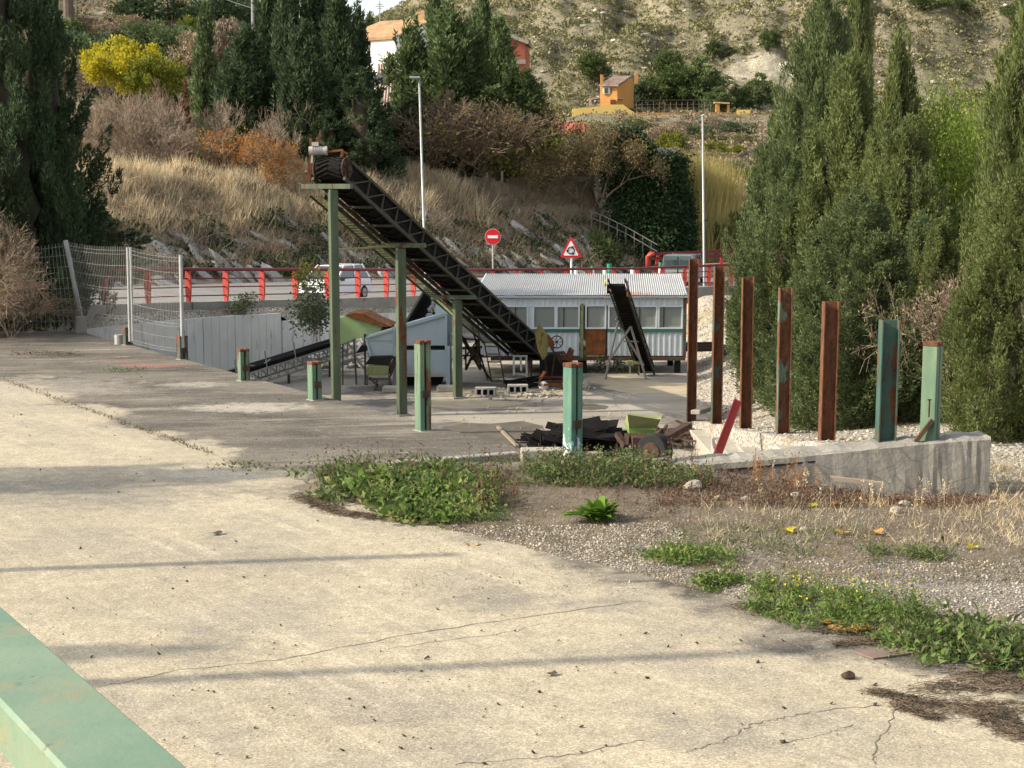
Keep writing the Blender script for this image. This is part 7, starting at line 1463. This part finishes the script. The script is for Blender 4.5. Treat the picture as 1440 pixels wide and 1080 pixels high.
# dead needles and twigs on the slab
def litter(spots, n, name, L=.09):
    A = []; B = []
    for (x0, y0, x1, y1, sp, wgt) in spots:
        for k in range(int(n*wgt)):
            u = R.random(); p = gnd(x0+(x1-x0)*u+R.gauss(0, sp*1.7), y0+(y1-y0)*u+R.gauss(0, sp*.55)); an = R.gauss(.35, .8); l_ = L*R.uniform(.4, 1.4); d = np.array([math.cos(an)*l_, math.sin(an)*l_, R.uniform(-.01, .015)]); q = np.array([p.x, p.y, .006+.02*R.random()**2]); A.append(q-d/2); B.append(q+d/2)
    r_ = np.full(len(A), .0022); return stuff(name, segs(np.array(A), np.array(B), r_, r_), MT['litter'])
litter([(1225, 972, 1300, 990, 4, .25), (1300, 990, 1440, 1000, 11, .40), (1300, 968, 1440, 968, 9, .30), (1350, 948, 1440, 960, 9, .28), (1260, 990, 1320, 1012, 4, .25), (1380, 1000, 1450, 1040, 8, .7), (1180, 908, 1250, 898, 4, .3), (1040, 855, 1070, 852, 5, .12), (1150, 888, 1215, 893, 4, .14), (420, 698, 480, 722, 5, .5), (480, 722, 560, 732, 4, .4), (60, 497, 110, 499, 4, .2)], 1500, 'dead_needles')
# fallen leaves: single ones, curled
LS = []
def dead_leaf(px, py, s_, lab, grp, mat, slab_=True):
    p = gnd(px, py); p.z = .01 if slab_ else float(soil_z(p.x, p.y))+.02; bb = MB(); rz = R.uniform(0, 6.28); V = []; n = 11
    V.append((0, 0, 0))
    for k in range(n): a_ = 2*math.pi*k/n; r_ = s_*(1 if k % 2 == 0 else .58); V.append((r_*math.cos(a_), r_*math.sin(a_)*.8, .35*s_*(math.cos(a_*2)*.5+.4)+R.uniform(0, .15)*s_))
    V = [(x*math.cos(rz)-y*math.sin(rz)+p.x, x*math.sin(rz)+y*math.cos(rz)+p.y, z+p.z) for x, y, z in V]; bb.add(V, [(0, 1+k, 1+(k+1) % n) for k in range(n)]); o = bb.build('fallen_leaf', mat); tag(o, lab, 'leaf', grp)
for px, py, s_ in ((1118, 852, .12), (1170, 887, .10), (1185, 883, .09), (1200, 882, .10), (1160, 878, .08), (1212, 888, .10), (1195, 890, .11), (1225, 886, .09)): dead_leaf(px, py, s_, 'curled orange brown dead leaf in the drift beside the flowering weeds', 'dead leaves along the grass strip', MT['leaf_dead'])
dead_leaf(304, 752, .085, 'single dark dead leaf lying on the open slab at the left', None, MT['debris']); dead_leaf(775, 950, .06, 'small dark twig like leaf on the slab below the long crack', None, MT['debris'])
for px, py, lab, mt in ((1140, 719, 'pale yellow green leaf lying on the reddish soil', 'leaf_yellow'), (1176, 718, 'small tan leaf right of the pale yellow leaf', 'leaf_dead'), (1185, 764, 'orange leaf in the middle of the dry grass', 'leaf_dead'), (1232, 763, 'brown leaf right of the orange leaf in dry grass', 'leaf_dead'), (1368, 784, 'yellow leaf near the right end of the dry grass', 'leaf_yellow'), (664, 766, 'rust brown leaf on the gravel at the slab edge', 'leaf_dead'), (548, 718, 'orange leaf at the foot of the left weeds', 'leaf_dead'), (1108, 760, 'tiny yellow leaf on the dry grass', 'leaf_yellow')): dead_leaf(px, py, .10, lab, None, MT[mt], False)
def stone(px, py, r_, lab, mat, slab_=False):
    p = gnd(px, py); z_ = 0 if slab_ else float(soil_z(p.x, p.y)); bb = MB(); bb.ico((p.x, p.y, z_+r_*.5), r_, 2, .16, (1.2, 1, .75)); tag(bb.build('stone', mat), lab, 'stone')
stone(1193, 954, .045, 'dark clod lying alone on the slab near the right corner', MT['rust_dark'], True)
for px, py, r_, lab in ((975, 697, .10, 'flat white stone at the right end of the green weeds'), (1010, 710, .05, 'small white stone just right of the flat white stone'), (1049, 714, .06, 'small white stone under the third post'), (1120, 698, .07, 'pale stone on the reddish weeds left of the plank'), (1260, 731, .06, 'white stone in dry grass below the wall'), (1272, 716, .06, 'pale stone below the plank at the wall'), (1130, 757, .04, 'tiny white stone beside the tiny yellow leaf'), (1400, 700, .07, 'pale stone at the right end of the wall')): stone(px, py, r_, lab, MT['gravelstone'])
for px, py in ((175, 522), (38, 499), (345, 657)):
    p = gnd(px, py); n = 110; NP = np.random.RandomState(px); P = np.stack([p.x+NP.randn(n)*.22, p.y+NP.randn(n)*.16, .01+.04*NP.rand(n)], 1); stuff('slab_weeds', leaves(P, NP.randn(n, 3)+np.array([0, 0, .5]), .06, .02), MT['weed_dark' if px != 38 else 'weed_dry'])
# verge joint weeds along the old slab border
NP = np.random.RandomState(9); P = []
for k in range(500): u = R.random(); p = gnd(0+300*u, 533+107*u+R.gauss(0, 1.5)); P.append((p.x, p.y, .01))
P = np.array(P); n = len(P); stuff('joint_weeds', leaves(P, NP.randn(n, 3)+np.array([0, 0, .6]), .06, .015), MT['straw_soil'])
